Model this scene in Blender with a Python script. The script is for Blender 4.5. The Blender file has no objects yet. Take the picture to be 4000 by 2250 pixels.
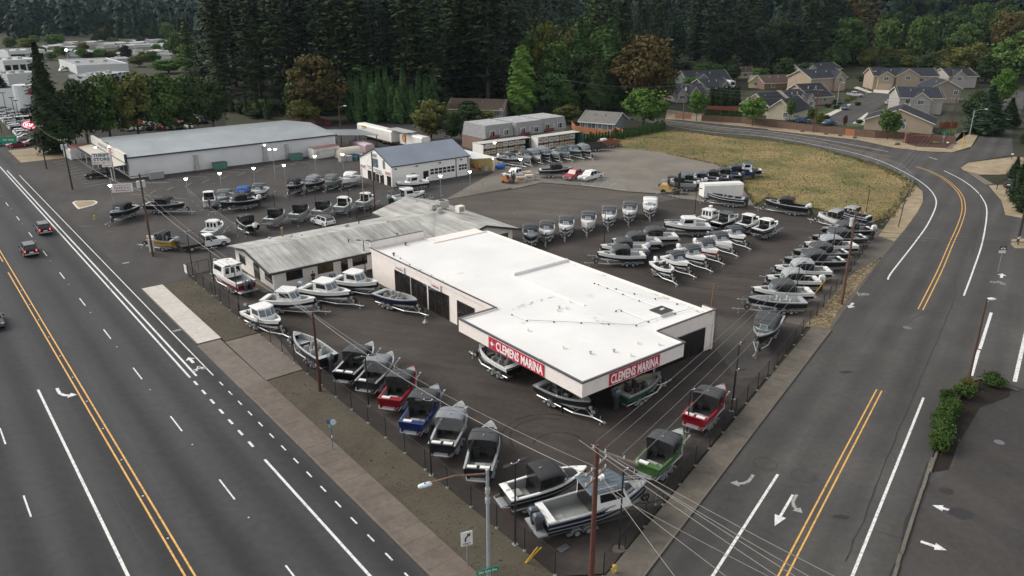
import bpy, math, random
from mathutils import Vector
random.seed(7)
R = math.radians
sc = bpy.context.scene
# ------------------------------------------------------------------ camera, sky, sun, exposure
FPX, HPX, CX, CY, CH = 3040.0, 1125.0, 2000.0, 1125.0, 34.0     # focal length and horizon offset in photo pixels, height in metres
PITCH = math.atan2(HPX, FPX)
cam = bpy.data.cameras.new('camera'); camo = bpy.data.objects.new('camera', cam)
sc.collection.objects.link(camo); sc.camera = camo
cam.sensor_width = 36.0; cam.lens = FPX/4000*36.0; cam.clip_start = 0.5; cam.clip_end = 9000
camo.location = (0, 0, CH); camo.rotation_euler = (math.pi/2-PITCH, 0, 0)
SUN_EL, SUN_AZ = R(38), R(-75)      # soft light from the left
w = bpy.data.worlds.new('World'); sc.world = w; w.use_nodes = True
nt = w.node_tree; nt.nodes.clear()
o_ = nt.nodes.new('ShaderNodeOutputWorld'); b_ = nt.nodes.new('ShaderNodeBackground')
h_ = nt.nodes.new('ShaderNodeHueSaturation'); s_ = nt.nodes.new('ShaderNodeTexSky')
s_.sky_type = 'NISHITA'; s_.sun_disc = False; s_.sun_elevation = SUN_EL; s_.sun_rotation = SUN_AZ
s_.air_density = 1.0; s_.dust_density = 1.5; s_.ozone_density = 1.0
h_.inputs['Saturation'].default_value = 0.22
wb_ = nt.nodes.new('ShaderNodeMix'); wb_.data_type = 'RGBA'; wb_.blend_type = 'MULTIPLY'; wb_.inputs[0].default_value = 1.0; wb_.inputs[7].default_value = (1.03, 1.0, .95, 1)   # thin overcast
nt.links.new(s_.outputs[0], h_.inputs['Color']); nt.links.new(h_.outputs[0], wb_.inputs[6]); nt.links.new(wb_.outputs[2], b_.inputs[0])
b_.inputs[1].default_value = 0.12
nt.links.new(b_.outputs[0], o_.inputs[0])
sl = bpy.data.lights.new('sun', 'SUN'); sl.energy = 1.1; sl.angle = R(30); sl.color = (1.0, 0.93, 0.84)
so = bpy.data.objects.new('sun', sl); sc.collection.objects.link(so)
sd = Vector((math.sin(SUN_AZ)*math.cos(SUN_EL), math.cos(SUN_AZ)*math.cos(SUN_EL), math.sin(SUN_EL)))
so.rotation_euler = sd.to_track_quat('Z', 'Y').to_euler(); so.location = (-60, 20, 90)
sc.view_settings.view_transform = 'Standard'; sc.view_settings.look = 'None'
sc.view_settings.exposure = 0.97; sc.view_settings.gamma = 1.0
# ------------------------------------------------------------------ photo pixel -> point on a level plane
def px(x, y, z=0.0):
    X = (x-CX)/FPX; Y = -(y-CY)/FPX
    dx, dy, dz = X, math.cos(PITCH)+Y*math.sin(PITCH), -math.sin(PITCH)+Y*math.cos(PITCH)
    t = (z-CH)/dz
    return Vector((t*dx, t*dy, z))
def top_z(base, top):                    # height of a pixel that stands over a ground point
    X = (top[0]-CX)/FPX; Y = -(top[1]-CY)/FPX
    dy, dz = math.cos(PITCH)+Y*math.sin(PITCH), -math.sin(PITCH)+Y*math.cos(PITCH)
    return CH + base.y/dy*dz
S_ = 2.574; Z_ = 4.287
FR = {'A':(0,500,S_),'B':(1000,500,S_),'C':(2000,500,S_),'D':(3000,500,S_),'E':(0,1000,S_),'F':(1000,1000,S_),'G':(2000,1000,S_),
 'H':(3000,1000,S_),'I':(0,1687,S_),'J':(1000,1500,S_),'K':(1800,1687,S_),'L':(3000,1687,S_),'T1':(0,0,S_),'T2':(1000,0,S_),'T3':(2000,0,S_),'T4':(3000,0,S_),
 's':(0,0,1.0),'Z1':(750,650,Z_),'Z2':(1250,600,Z_),'Z3':(1850,480,Z_),'Z4':(2400,560,Z_),'Z5':(2000,760,Z_),'Z6':(2550,780,Z_),'Z7':(2900,760,Z_),'Z8':(2800,1020,Z_),
 'Y1':(700,950,Z_),'Y2':(1100,1250,Z_),'Y3':(1500,1500,3.308),'Y4':(2400,1480,Z_),'Y5':(1850,1300,Z_),'Y6':(1880,1750,3.22)}
def q(f, x, y, z=0.0):
    a, b, s = FR[f]; return px(a+x/s, b+y/s, z)
AZ1 = R(38.6); AZ2 = R(34.5)
U = Vector((-math.sin(AZ1), math.cos(AZ1), 0)); V = Vector((math.cos(AZ1), math.sin(AZ1), 0))     # along / across the highway
UA = Vector((math.sin(AZ2), math.cos(AZ2), 0)); UC = Vector((math.cos(AZ2), -math.sin(AZ2), 0))   # along / across the side road
def W(u, v, z=0.0): return U*u + V*v + Vector((0, 0, z))
def GE(a, c, z=0.0): return UA*a + UC*c + Vector((0, 0, z))
ROT_V = AZ1                     # rotation that turns local +x to V (then local +y is U)
# ------------------------------------------------------------------ mesh builder
COL = sc.collection
class MB:
    def __init__(s): s.v = []; s.f = []
    def add(s, vs, fs):
        n = len(s.v); s.v += [tuple(p) for p in vs]; s.f += [tuple(i+n for i in f) for f in fs]; return s
    def box(s, x0, x1, y0, y1, z0, z1):
        return s.add([(x0,y0,z0),(x1,y0,z0),(x1,y1,z0),(x0,y1,z0),(x0,y0,z1),(x1,y0,z1),(x1,y1,z1),(x0,y1,z1)],
            [(0,3,2,1),(4,5,6,7),(0,1,5,4),(1,2,6,5),(2,3,7,6),(3,0,4,7)])
    def frus(s, a, b, z0, z1):            # a,b = (x0,x1,y0,y1) at bottom / top
        return s.add([(a[0],a[2],z0),(a[1],a[2],z0),(a[1],a[3],z0),(a[0],a[3],z0),(b[0],b[2],z1),(b[1],b[2],z1),(b[1],b[3],z1),(b[0],b[3],z1)],
            [(0,3,2,1),(4,5,6,7),(0,1,5,4),(1,2,6,5),(2,3,7,6),(3,0,4,7)])
    def poly(s, pts): return s.add(pts, [tuple(range(len(pts)))])
    def prism(s, pts, z0, z1):            # 2-D outline, counter-clockwise
        n = len(pts)
        return s.add([(p[0],p[1],z0) for p in pts]+[(p[0],p[1],z1) for p in pts],
            [tuple(range(n-1,-1,-1)), tuple(range(n,2*n))]+[(i,(i+1)%n,n+(i+1)%n,n+i) for i in range(n)])
    def extr(s, pts, vec):                # 3-D outline swept along a vector
        n = len(pts); vec = Vector(vec)
        return s.add([Vector(p) for p in pts]+[Vector(p)+vec for p in pts],
            [tuple(range(n-1,-1,-1)), tuple(range(n,2*n))]+[(i,(i+1)%n,n+(i+1)%n,n+i) for i in range(n)])
    def loft(s, rings, closed=True, caps=True):
        n = len(rings[0]); base = len(s.v)
        for r in rings: s.v += [tuple(p) for p in r]
        for i in range(len(rings)-1):
            for j in range(n if closed else n-1):
                k = (j+1) % n
                s.f.append((base+i*n+j, base+i*n+k, base+(i+1)*n+k, base+(i+1)*n+j))
        if caps and closed:
            s.f.append(tuple(base+j for j in range(n-1,-1,-1))); s.f.append(tuple(base+(len(rings)-1)*n+j for j in range(n)))
        return s
    def tube(s, p0, p1, r0, r1=None, n=6):
        r1 = r0 if r1 is None else r1
        p0 = Vector(p0); p1 = Vector(p1); d = (p1-p0)
        if d.length < 1e-6: return s
        d.normalize(); a = Vector((0,0,1)) if abs(d.z) < .9 else Vector((1,0,0))
        x = d.cross(a).normalized(); y = d.cross(x)
        return s.loft([[p+(x*math.cos(2*math.pi*k/n)+y*math.sin(2*math.pi*k/n))*r for k in range(n)] for p, r in ((p0,r0),(p1,r1))])
    def path(s, pts, r, n=5):
        for a, b in zip(pts, pts[1:]): s.tube(a, b, r, r, n)
        return s
    def ell(s, c, r, nu=8, nv=5):
        rings = []
        for i in range(1, nv):
            t = math.pi*i/nv
            rings.append([(c[0]+r[0]*math.sin(t)*math.cos(2*math.pi*k/nu), c[1]+r[1]*math.sin(t)*math.sin(2*math.pi*k/nu), c[2]-r[2]*math.cos(t)) for k in range(nu)])
        return s.loft(rings)
    def wheel(s, c, r, w_, n=14):         # disc with its axis along y
        return s.tube((c[0],c[1]-w_/2,c[2]), (c[0],c[1]+w_/2,c[2]), r, r, n)
    def mesh(s, name, smooth=False):
        m = bpy.data.meshes.new(name); m.from_pydata(s.v, [], s.f); m.update()
        if smooth:
            m.polygons.foreach_set('use_smooth', [True]*len(m.polygons))
        return m
def part(name, mb, mat, parent=None, smooth=False, loc=None, rot=None):
    me = mb.mesh(name, smooth) if isinstance(mb, MB) else mb
    ob = bpy.data.objects.new(name, me); COL.objects.link(ob)
    if not me.materials: me.materials.append(mat)
    elif me.materials[0] is not mat:
        ob.material_slots[0].link = 'OBJECT'; ob.material_slots[0].material = mat
    if parent is not None: ob.parent = parent
    if loc is not None: ob.location = loc
    if rot is not None: ob.rotation_euler = rot if hasattr(rot, '__len__') else (0, 0, rot)
    return ob
LAB = {}
def tag(ob, label, cat, group=None):
    ob['label'] = label; ob['category'] = cat
    if group: ob['group'] = group
    LAB.setdefault(label, []).append(group)
    return ob
def thing(name, label, cat, loc=(0,0,0), rot=0.0, group=None):
    ob = bpy.data.objects.new(name, None); COL.objects.link(ob); ob.empty_display_size = .3
    ob.location = loc; ob.rotation_euler = (0, 0, rot)
    return tag(ob, label, cat, group)
def struct(name, mb, mat, parent=None, smooth=False):
    ob = part(name, mb, mat, parent, smooth)
    if parent is None: ob['kind'] = 'structure'
    return ob
def stuff(ob, label=None, cat=None):
    ob['kind'] = 'stuff'
    if label: ob['label'] = label; ob['category'] = cat
    return ob
# ------------------------------------------------------------------ materials
MT = {}
def node_mat(name):
    m = bpy.data.materials.new(name); m.use_nodes = True; n = m.node_tree
    return m, n, n.nodes['Principled BSDF']
def lin(c):                               # sRGB 0-255 -> linear
    return tuple((((x/255)/12.92) if x/255 <= .04045 else (((x/255)+.055)/1.055)**2.4) for x in c)
def noise(n, scale, detail=4, coord=None, rough=.55):
    t = n.nodes.new('ShaderNodeTexNoise'); t.inputs['Scale'].default_value = scale; t.inputs['Detail'].default_value = detail
    t.inputs['Roughness'].default_value = rough
    if coord is not None: n.links.new(coord, t.inputs['Vector'])
    return t.outputs['Fac']
def ramp(n, fac, stops):
    r = n.nodes.new('ShaderNodeValToRGB'); e = r.color_ramp.elements
    while len(e) < len(stops): e.new(.5)
    for k, (p, c) in enumerate(stops):
        e[k].position = p; e[k].color = (*c, 1) if hasattr(c, '__len__') else (c, c, c, 1)
    n.links.new(fac, r.inputs[0]); return r.outputs[0]
def mult(n, a, b, kind='MULTIPLY', fac=1.0):
    m = n.nodes.new('ShaderNodeMix'); m.data_type = 'RGBA'; m.blend_type = kind; m.inputs[0].default_value = fac
    for s, i in ((a, 6), (b, 7)):
        if hasattr(s, 'is_linked') or hasattr(s, 'links'): n.links.new(s, m.inputs[i])
        else: m.inputs[i].default_value = (*s, 1)
    return m.outputs[2]
def coords(n, kind='Object', scale=None, rot=0.0):
    t = n.nodes.new('ShaderNodeTexCoord'); o = t.outputs[kind]
    if scale is None and not rot: return o
    mp = n.nodes.new('ShaderNodeMapping'); mp.inputs['Rotation'].default_value = (0, 0, rot)
    mp2 = n.nodes.new('ShaderNodeMapping'); mp2.inputs['Scale'].default_value = scale or (1,1,1)
    n.links.new(o, mp.inputs[0]); n.links.new(mp.outputs[0], mp2.inputs[0]); return mp2.outputs[0]
def bump(n, p, h, strength=.3, dist=.02):
    b = n.nodes.new('ShaderNodeBump'); b.inputs['Strength'].default_value = strength; b.inputs['Distance'].default_value = dist
    n.links.new(h, b.inputs['Height']); n.links.new(b.outputs[0], p.inputs['Normal'])
def mat(name, col, rough=.6, metal=0.0, var=.12, scale=3.0, inst=0.0, bmp=0.0, spec=None):
    if name in MT: return MT[name]
    m, n, p = node_mat(name)
    c = coords(n)
    f = noise(n, scale, 5, c)
    out = mult(n, col, ramp(n, f, [(.3, 1-var), (.7, 1+var)]))
    f2 = noise(n, scale*9, 3, c)
    out = mult(n, out, ramp(n, f2, [(.35, 1-var*.5), (.65, 1+var*.5)]))
    if inst:
        oi = n.nodes.new('ShaderNodeObjectInfo')
        out = mult(n, out, ramp(n, oi.outputs['Random'], [(0, 1-inst), (1, 1+inst)]))
    n.links.new(out, p.inputs['Base Color'])
    p.inputs['Roughness'].default_value = rough; p.inputs['Metallic'].default_value = metal
    if spec is not None: p.inputs['Specular IOR Level'].default_value = spec
    rr = n.nodes.new('ShaderNodeMapRange'); rr.inputs[3].default_value = max(.03, rough-.08); rr.inputs[4].default_value = min(1, rough+.08)
    n.links.new(f, rr.inputs[0]); n.links.new(rr.outputs[0], p.inputs['Roughness'])
    if bmp: bump(n, p, f2, bmp, .02)
    MT[name] = m; return m
def emis(name, col, st):
    if name in MT: return MT[name]
    m, n, p = node_mat(name); p.inputs['Base Color'].default_value = (*col, 1)
    p.inputs['Emission Color'].default_value = (*col, 1); p.inputs['Emission Strength'].default_value = st
    MT[name] = m; return m
def glass(name, col, rough=.08):
    if name in MT: return MT[name]
    m, n, p = node_mat(name); p.inputs['Roughness'].default_value = rough
    p.inputs['Specular IOR Level'].default_value = .7
    f = noise(n, 1.3, 3, coords(n)); n.links.new(mult(n, col, ramp(n, f, [(.3, .6), (.7, 1.4)])), p.inputs['Base Color'])
    MT[name] = m; return m
def sheer(name, col, opac, rough=.5):     # netting, clear curtains, chain link
    if name in MT: return MT[name]
    m, n, p = node_mat(name); p.inputs['Base Color'].default_value = (*col, 1); p.inputs['Roughness'].default_value = rough
    p.inputs['Alpha'].default_value = opac; MT[name] = m; return m
def ground_mat(name, base, var=.25, big=.05, fine=2.2, streak=None, tint=None, rough=.85, tint_amt=.5, spots=0.0, lanes=None):
    m, n, p = node_mat(name)
    c = coords(n)
    out = mult(n, base, ramp(n, noise(n, big, 4, c), [(.3, 1-var), (.72, 1+var)]))
    if tint: out = mult(n, out, tint, 'MIX', 0); mx = out.node; n.links.new(ramp(n, noise(n, big*2.7, 5, c), [(.42, 0.0), (.7, tint_amt)]), mx.inputs[0])
    if streak:                             # (rotation, stretch along, across scale, amount)
        cs = coords(n, 'Object', (streak[1], streak[2], 1), streak[0])
        out = mult(n, out, ramp(n, noise(n, 1.0, 4, cs), [(.3, 1-streak[3]), (.7, 1+streak[3])]))
    if lanes:                              # (rotation, lane width, offset, amount): oil-darkened lane middles
        cl = coords(n, 'Object', (1,1,1), lanes[0]); sp = n.nodes.new('ShaderNodeSeparateXYZ'); n.links.new(cl, sp.inputs[0])
        wn = noise(n, .05, 3, c); m1 = n.nodes.new('ShaderNodeMath'); m1.operation = 'MULTIPLY_ADD'; n.links.new(wn, m1.inputs[0]); m1.inputs[1].default_value = 1.2; n.links.new(sp.outputs[lanes[4] if len(lanes) > 4 else 0], m1.inputs[2])
        m2 = n.nodes.new('ShaderNodeMath'); m2.operation = 'MULTIPLY_ADD'; n.links.new(m1.outputs[0], m2.inputs[0]); m2.inputs[1].default_value = 2*math.pi/lanes[1]; m2.inputs[2].default_value = -2*math.pi*(lanes[2]+.6)/lanes[1]
        m3 = n.nodes.new('ShaderNodeMath'); m3.operation = 'COSINE'; n.links.new(m2.outputs[0], m3.inputs[0])
        m4 = n.nodes.new('ShaderNodeMapRange'); m4.inputs[1].default_value = -1; m4.inputs[2].default_value = 1; m4.inputs[3].default_value = 1+lanes[3]; m4.inputs[4].default_value = 1-lanes[3]; n.links.new(m3.outputs[0], m4.inputs[0])
        out = mult(n, out, ramp(n, m4.outputs[0], [(0, 0.0), (1, 1.0)]) if False else m4.outputs[0])
    out = mult(n, out, ramp(n, noise(n, fine, 4, c), [(.3, .9), (.7, 1.1)]))
    g = noise(n, 26, 2, c); out = mult(n, out, ramp(n, g, [(.25, .72), (.75, 1.28)]))
    if spots:
        vo = n.nodes.new('ShaderNodeTexVoronoi'); vo.inputs['Scale'].default_value = .35; n.links.new(c, vo.inputs['Vector'])
        out = mult(n, out, ramp(n, vo.outputs['Distance'], [(.03, 1-spots), (.16, 1.0)]))
    n.links.new(out, p.inputs['Base Color']); p.inputs['Roughness'].default_value = rough
    p.inputs['Specular IOR Level'].default_value = .2
    bump(n, p, g, .25, .02); MT[name] = m; return m
def leaf_mat(name, c1, c2, c3=None, rough=.75):
    m, n, p = node_mat(name)
    g = n.nodes.new('ShaderNodeNewGeometry')
    st = [(0, c1), (.75, c2)] + ([(1, c3)] if c3 else [(1, c2)])
    out = ramp(n, g.outputs['Random Per Island'], st)
    out = mult(n, out, ramp(n, noise(n, .22, 3, coords(n)), [(.3, .6), (.72, 1.35)]))
    oi = n.nodes.new('ShaderNodeObjectInfo')
    out = mult(n, out, ramp(n, oi.outputs['Random'], [(0, (.78,.8,.75)), (1, (1.2,1.15,1.1))]))
    n.links.new(out, p.inputs['Base Color']); p.inputs['Roughness'].default_value = rough
    p.inputs['Specular IOR Level'].default_value = .15
    MT[name] = m; return m
# ------------------------------------------------------------------ lettering as flat meshes
def text_mesh(txt, h, wid=None, bold=0.0, spacing=1.0):
    cu = bpy.data.curves.new('lettering', 'FONT'); cu.body = txt; cu.size = 1.0; cu.offset = bold; cu.space_character = spacing
    cu.align_x = 'CENTER'; cu.align_y = 'CENTER'; cu.extrude = 0.004; cu.resolution_u = 2
    ob = bpy.data.objects.new('lettering', cu); COL.objects.link(ob)
    dg = bpy.context.evaluated_depsgraph_get(); me = bpy.data.meshes.new_from_object(ob.evaluated_get(dg))
    bpy.data.objects.remove(ob); bpy.data.curves.remove(cu)
    xs = [v.co.x for v in me.vertices]; ys = [v.co.y for v in me.vertices]
    cx, cy = (max(xs)+min(xs))/2, (max(ys)+min(ys))/2; sy = h/(max(ys)-min(ys)); sx = sy if wid is None else wid/(max(xs)-min(xs))
    for v in me.vertices:
        x, y, z = v.co; v.co = ((x-cx)*sx, 0.0 - z*1.0, (y-cy)*sy)     # stands upright, facing -y
    me.update(); me.name = 'lettering'; return me
# ================================================================== the setting: ground, roads, lots
ASPH_ROAD = ground_mat('asphalt_highway', (.050,.051,.054), .16, .04, 1.5, (-AZ1, .55, .006, .16), None, lanes=(-AZ1, 3.7, 15.85, .2))
ASPH_SIDE = ground_mat('asphalt_side_road', (.074,.071,.067), .16, .06, 1.8, (-(math.pi/2-AZ2), .03, .55, .14), (.045,.047,.052), spots=.1, lanes=(-(math.pi/2-AZ2), 3.6, 6.6, .10, 1))
ASPH_LOT = ground_mat('asphalt_marina', (.064,.055,.049), .25, .07, 1.6, (.35, .05, .5, .2), (.032,.030,.029))
ASPH_PARK = ground_mat('asphalt_parking', (.062,.057,.054), .24, .06, 1.8, (-AZ1-1.2, .05, .4, .12), (.04,.042,.045))
GRAVEL = ground_mat('gravel_grey', (.17,.155,.135), .2, .06, 2.5, None, (.26,.23,.19))
GRAVEL_G = ground_mat('gravel_strip_soil', (.078,.068,.05), .2, .3, 4.0, None, (.10,.088,.066))
CONC = ground_mat('concrete_old', (.17,.15,.13), .12, .3, 2.0, None, (.12,.105,.09), .9, .4)
CONC_N = ground_mat('concrete_new', (.52,.49,.45), .06, .3, 2.0, None, None, .9)
EARTH = ground_mat('earth_far', (.03,.034,.018), .3, .01, .3, None, (.08,.07,.04))
DRY = ground_mat('dry_verge', (.33,.265,.175), .25, .25, 2.0, None, (.17,.15,.10))
FIELDM = ground_mat('field_grass', (.23,.175,.08), .25, .04, .5, None, (.085,.105,.035), .95, 1.0)
LAWN = ground_mat('lawn', (.05,.085,.025), .25, .2, 2.0, None, (.12,.11,.05))
BARK = ground_mat('bark_mulch', (.07,.04,.028), .25, .4, 3.0)
def paint_mat(name, col):
    m, n, p = node_mat(name); c = coords(n)
    wv = noise(n, 3.5, 6, c, .7)
    out = mult(n, col, ramp(n, wv, [(.34, .45), (.52, 1.0)]))
    n.links.new(out, p.inputs['Base Color']); p.inputs['Roughness'].default_value = .7; MT[name] = m; return m
WHITE_P = paint_mat('paint_white', (.72,.72,.71)); YEL_P = paint_mat('paint_yellow', (.72,.40,.10)); FADE_P = paint_mat('paint_faded', (.34,.33,.32))
BLUE_P = paint_mat('paint_utility_blue', (.12,.28,.45)); RED_P = paint_mat('paint_utility_red', (.45,.1,.08))
def sheet(name, pts, z, m, parent=None):
    mb = MB(); mb.poly([(p[0], p[1], z) for p in pts]); ob = struct(name, mb, m, parent)
    if ob.data.polygons[0].normal.z < 0: ob.data.flip_normals()
    return ob
# terrain: flat town, then wooded hills; heights for the far part
def hill(x, y):
    d = math.hypot(x, y)
    a = math.degrees(math.atan2(x, y))
    def sm(t): t = max(0, min(1, t)); return t*t*(3-2*t)
    right = sm((a-2)/22)
    near = sm((d-430)/900)*75*right
    far = sm((d-1250)/1500)*330
    return max(0.0, near + far + (8*math.sin(x*.011)+6*math.sin(y*.009+1.3))*sm((d-600)/600))
mb = MB(); N1, N2 = 60, 40
rows = []
for j in range(N2+1):
    d = 0 if j == 0 else 60*(4600/60)**((j-1)/(N2-1))
    rows.append([(d*math.sin(R(-100+200*i/N1)), -80+d*math.cos(R(-100+200*i/N1)), hill(d*math.sin(R(-100+200*i/N1)), d*math.cos(R(-100+200*i/N1)))-.06) for i in range(N1+1)])
mb.loft(rows, closed=False); struct('ground', mb, EARTH, None, True)
highway = sheet('road', [W(-60,-30), W(-60,20.6), W(900,20.6), W(900,-30)], 0.0, ASPH_ROAD)
ledge = [q('H',570,800), q('H',1160,0), q('D',1270,1160), q('D',1370,1020), q('D',1500,850), q('D',1565,740), q('D',1560,640), q('D',1490,565), q('D',1200,400), q('D',860,285), q('D',400,165), q('D',0,100), q('T3',2200,1332), q('T3',1560,1258), q('T3',1230,1212), q('T3',900,1130), q('T3',690,1108)]
redge = [q('T3',690,1085), q('T3',1230,1172), q('T3',1700,1212), q('T3',2400,1290), q('T4',0,1310), q('T4',900,1412), q('D',1280,207), q('D',1600,242), q('D',1850,250), q('D',2030,215), q('D',2100,130), q('D',2170,0), q('T4',2260,1180), q('T4',2420,800), q('T4',2480,620), q('T4',2574,620), q('T4',2640,900), q('D',2450,60), q('D',2470,270), q('D',2000,345), q('D',1925,400), q('D',1960,430), q('D',2200,575), q('D',2340,725), q('D',2380,875), q('D',3400,1000), q('H',4200,900)]
side = sheet('road', [GE(10,-15.5), GE(60,-15.5)]+ledge+redge+[GE(55,-2.6), GE(10,-2.6)], .004, ASPH_SIDE)
rlot = sheet('parking_lot', [GE(5,-2.58), GE(58,-2.58), GE(62,-1.2), GE(80,-.6), GE(88,60), GE(5,60)], .009, ASPH_PARK)
park = sheet('parking_lot', [W(100.5,20.62), W(240,20.62), W(235,45), W(203,120), W(150,120), W(116,93), W(101,62)], .006, ASPH_PARK)
yard = sheet('gravel_yard', [q('B',1900,720), q('B',2574,600), q('C',0,615), q('C',300,548), q('C',720,582), q('C',1150,638), q('C',1500,660), q('C',1700,712), q('C',2440,780), q('C',2200,450), q('C',2100,372), q('C',1500,245), q('C',1060,190), q('C',1000,90), q('C',600,90), q('B',2150,300), q('B',2200,380), q('B',2400,440)], .012, GRAVEL)
lot = sheet('marina_lot', [W(29.2,26.9), GE(36.2,-17.7), GE(70,-17.9), GE(100,-18.4), GE(125,-19.5), q('D',1090,960), q('C',2440,785), q('C',1700,716), q('C',1150,642), q('C',720,586), q('C',300,552), q('C',0,622), q('B',2100,690), q('B',1500,790), W(106,56), W(104,33), W(101.8,26.9), W(100.7,26.9), W(78,26.9), W(66.5,26.9)], .016, ASPH_LOT)
OLDA = ground_mat('asphalt_old_yard', (.098,.085,.075), .2, .06, 1.6, (.3, .04, .35, .2), (.07,.063,.057))
sheet('paved_yard', [q('B',1500,800), q('B',2080,700), q('C',0,625), q('C',300,556), q('C',720,590), q('C',1150,646), q('C',1500,672), q('C',1690,722), q('C',1290,770), q('C',860,870), q('C',590,930), q('C',180,985), q('C',0,1010), q('B',2300,960)], .0185, OLDA)
sheet('concrete_apron', [W(66.6,23.15), W(66.6,26.88), W(77.9,28.3), W(77.9,23.25)], .02, CONC)
sheet('concrete_apron', [W(66.5,20.62), W(66.5,23.1), W(78.9,23.1), W(78.9,20.62)], .014, CONC)
gs1 = sheet('gravel_strip', [W(27.5,23.2), W(27.5,26.85), W(66.4,26.85), W(66.4,23.2)], .024, GRAVEL_G)
gs2 = sheet('gravel_strip', [W(78.1,23.3), W(78.1,26.85), W(100.4,26.85), W(100.4,23.3)], .024, GRAVEL_G)
sheet('concrete_apron', [q('G',2070,600), q('G',2574,760), q('H',60,1190), q('H',-300,1240), q('G',2040,930)], .02, ground_mat('concrete_ramp', (.078,.072,.066), .12, .2, 2.0))
# sidewalks with their slabs
def walk(name, P, along, n, width, m, z=.12, gap=.012, kerb=.16):
    """slabs along a line: P(a, c) gives points; c from 0 to width"""
    a0, a1 = along; base = MB()
    ring = [P(a0,0), P(a1,0), P(a1,width), P(a0,width)]
    base.prism([(p[0],p[1]) for p in ring], -.02, z-.012)
    b = struct(name, base, MT['concrete_old'])
    if b.data.polygons[1].normal.z < 0: b.data.flip_normals()
    step = (a1-a0)/n
    for k in range(n):
        s0, s1 = a0+k*step+gap, a0+(k+1)*step-gap
        mb = MB(); rg = [P(s0,kerb), P(s1,kerb), P(s1,width-gap), P(s0,width-gap)]
        dz = random.uniform(-.004,.004)
        mb.prism([(p[0],p[1]) for p in rg], z-.03, z+dz)
        part('slab', mb, m, b)
    for k in range(max(1, n//2)):
        s0, s1 = a0+k*(a1-a0)/(n//2), a0+(k+1)*(a1-a0)/(n//2)-.015
        mb = MB(); rg = [P(s0,0), P(s1,0), P(s1,kerb-.012), P(s0,kerb-.012)]
        mb.prism([(p[0],p[1]) for p in rg], z-.1, z+.006); part('kerb_stone', mb, MT['concrete_old'], b)
    return b
slab_old = ground_mat('slab_old', (.15,.125,.105), .16, .35, 2.5, None, (.10,.085,.07), .9, .5)
slab_ge = ground_mat('slab_side', (.135,.12,.10), .2, .35, 2.5, None, (.19,.17,.145), .9, .6)
walk('sidewalk', lambda a, c: W(a, 20.64+c), (27, 66.4), 26, 2.5, slab_old)
walk('sidewalk', lambda a, c: W(a, 20.64+c), (79, 100.3), 14, 2.6, CONC_N)
walk('sidewalk', lambda a, c: GE(a, -15.52-c), (33, 84.5), 30, 2.05, slab_ge)
# verges
sheet('concrete_apron', [GE(84,-15.7), GE(84,-20.5), GE(118,-22.5), q('D',1080,1010), q('D',1370,1025), q('D',1270,1160), q('H',1160,0)], .017, ground_mat('concrete_drive', (.13,.115,.10), .15, .2, 2.0))
sheet('verge', [GE(85,-15.9), q('H',700,560), q('H',1150,0), q('D',1150,1300), q('D',870,1449), q('H',640,420), q('H',360,710)], .03, DRY)
sheet('verge', [q('D',1370,1030), q('D',1500,850), q('D',1560,740), q('D',1555,640), q('D',1475,570), q('D',1440,640), q('D',1240,900), q('D',1110,1090), q('D',1270,1140)], .03, DRY)
sheet('verge', [q('D',2480,290), q('D',2010,350), q('D',1935,400), q('D',1965,428), q('D',2120,470), q('D',2574,470), q('D',2700,400), q('D',2600,300)], .03, DRY)
sheet('verge', [q('D',2215,580), q('D',2345,730), q('D',2385,875), q('D',2574,910), q('D',2900,900), q('D',2900,600), q('D',2300,570)], .03, DRY)
sheet('concrete_apron', [q('D',1990,440), q('D',2110,470), q('D',2270,565), q('D',2190,572)], .018, CONC)
sheet('verge', [q('D',2450,1120), q('D',2440,1170), q('D',2480,1210), q('D',2574,1210), q('D',2700,1200), q('D',2700,1110)], .03, DRY)
sheet('verge', [q('T4',0,1308), q('T4',0,1270), q('T4',1400,1400), q('T4',1880,1430), q('T4',1900,1449), q('D',1850,170), q('D',2000,60), q('D',2090,20), q('D',2120,60), q('D',2040,190), q('D',1850,246), q('D',1600,236), q('D',1280,203), q('T4',900,1408)], .03, DRY)
sheet('sidewalk', [q('D',1850,215), q('D',1880,160), q('D',1960,30), q('T4',2060,1320), q('T4',2030,1320), q('D',1880,60), q('D',1840,170), q('D',1780,215)], .045, CONC)
sheet('verge', [q('T3',1540,1200), q('T3',1560,1100), q('T3',2574,1240), q('T3',2574,1300), q('T3',1700,1208)], .03, DRY)
sheet('mulch_bed', [q('D',1330,140), q('D',1880,150), q('D',1800,205), q('D',1500,190)], .04, BARK)
sheet('mulch_bed', [q('T3',640,1050), q('T3',1080,1090), q('T3',1400,1150), q('T3',1250,1000), q('T3',700,980)], .03, BARK)
sheet('lawn', [q('E',0,0), q('E',1,0), q('E',1,1)], -.03, LAWN) if False else None
sheet('verge', [W(203,22), W(203,36), W(214,38), W(222,30), W(222,22)], .03, DRY)
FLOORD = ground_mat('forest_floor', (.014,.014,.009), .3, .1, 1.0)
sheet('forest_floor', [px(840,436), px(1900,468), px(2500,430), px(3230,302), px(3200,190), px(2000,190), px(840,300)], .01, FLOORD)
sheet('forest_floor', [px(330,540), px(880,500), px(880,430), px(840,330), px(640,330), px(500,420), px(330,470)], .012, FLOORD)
sheet('forest_floor', [px(3150,275), px(3350,290), px(4000,285), px(4300,260), px(4300,180), px(3150,180)], .012, FLOORD)
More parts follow.
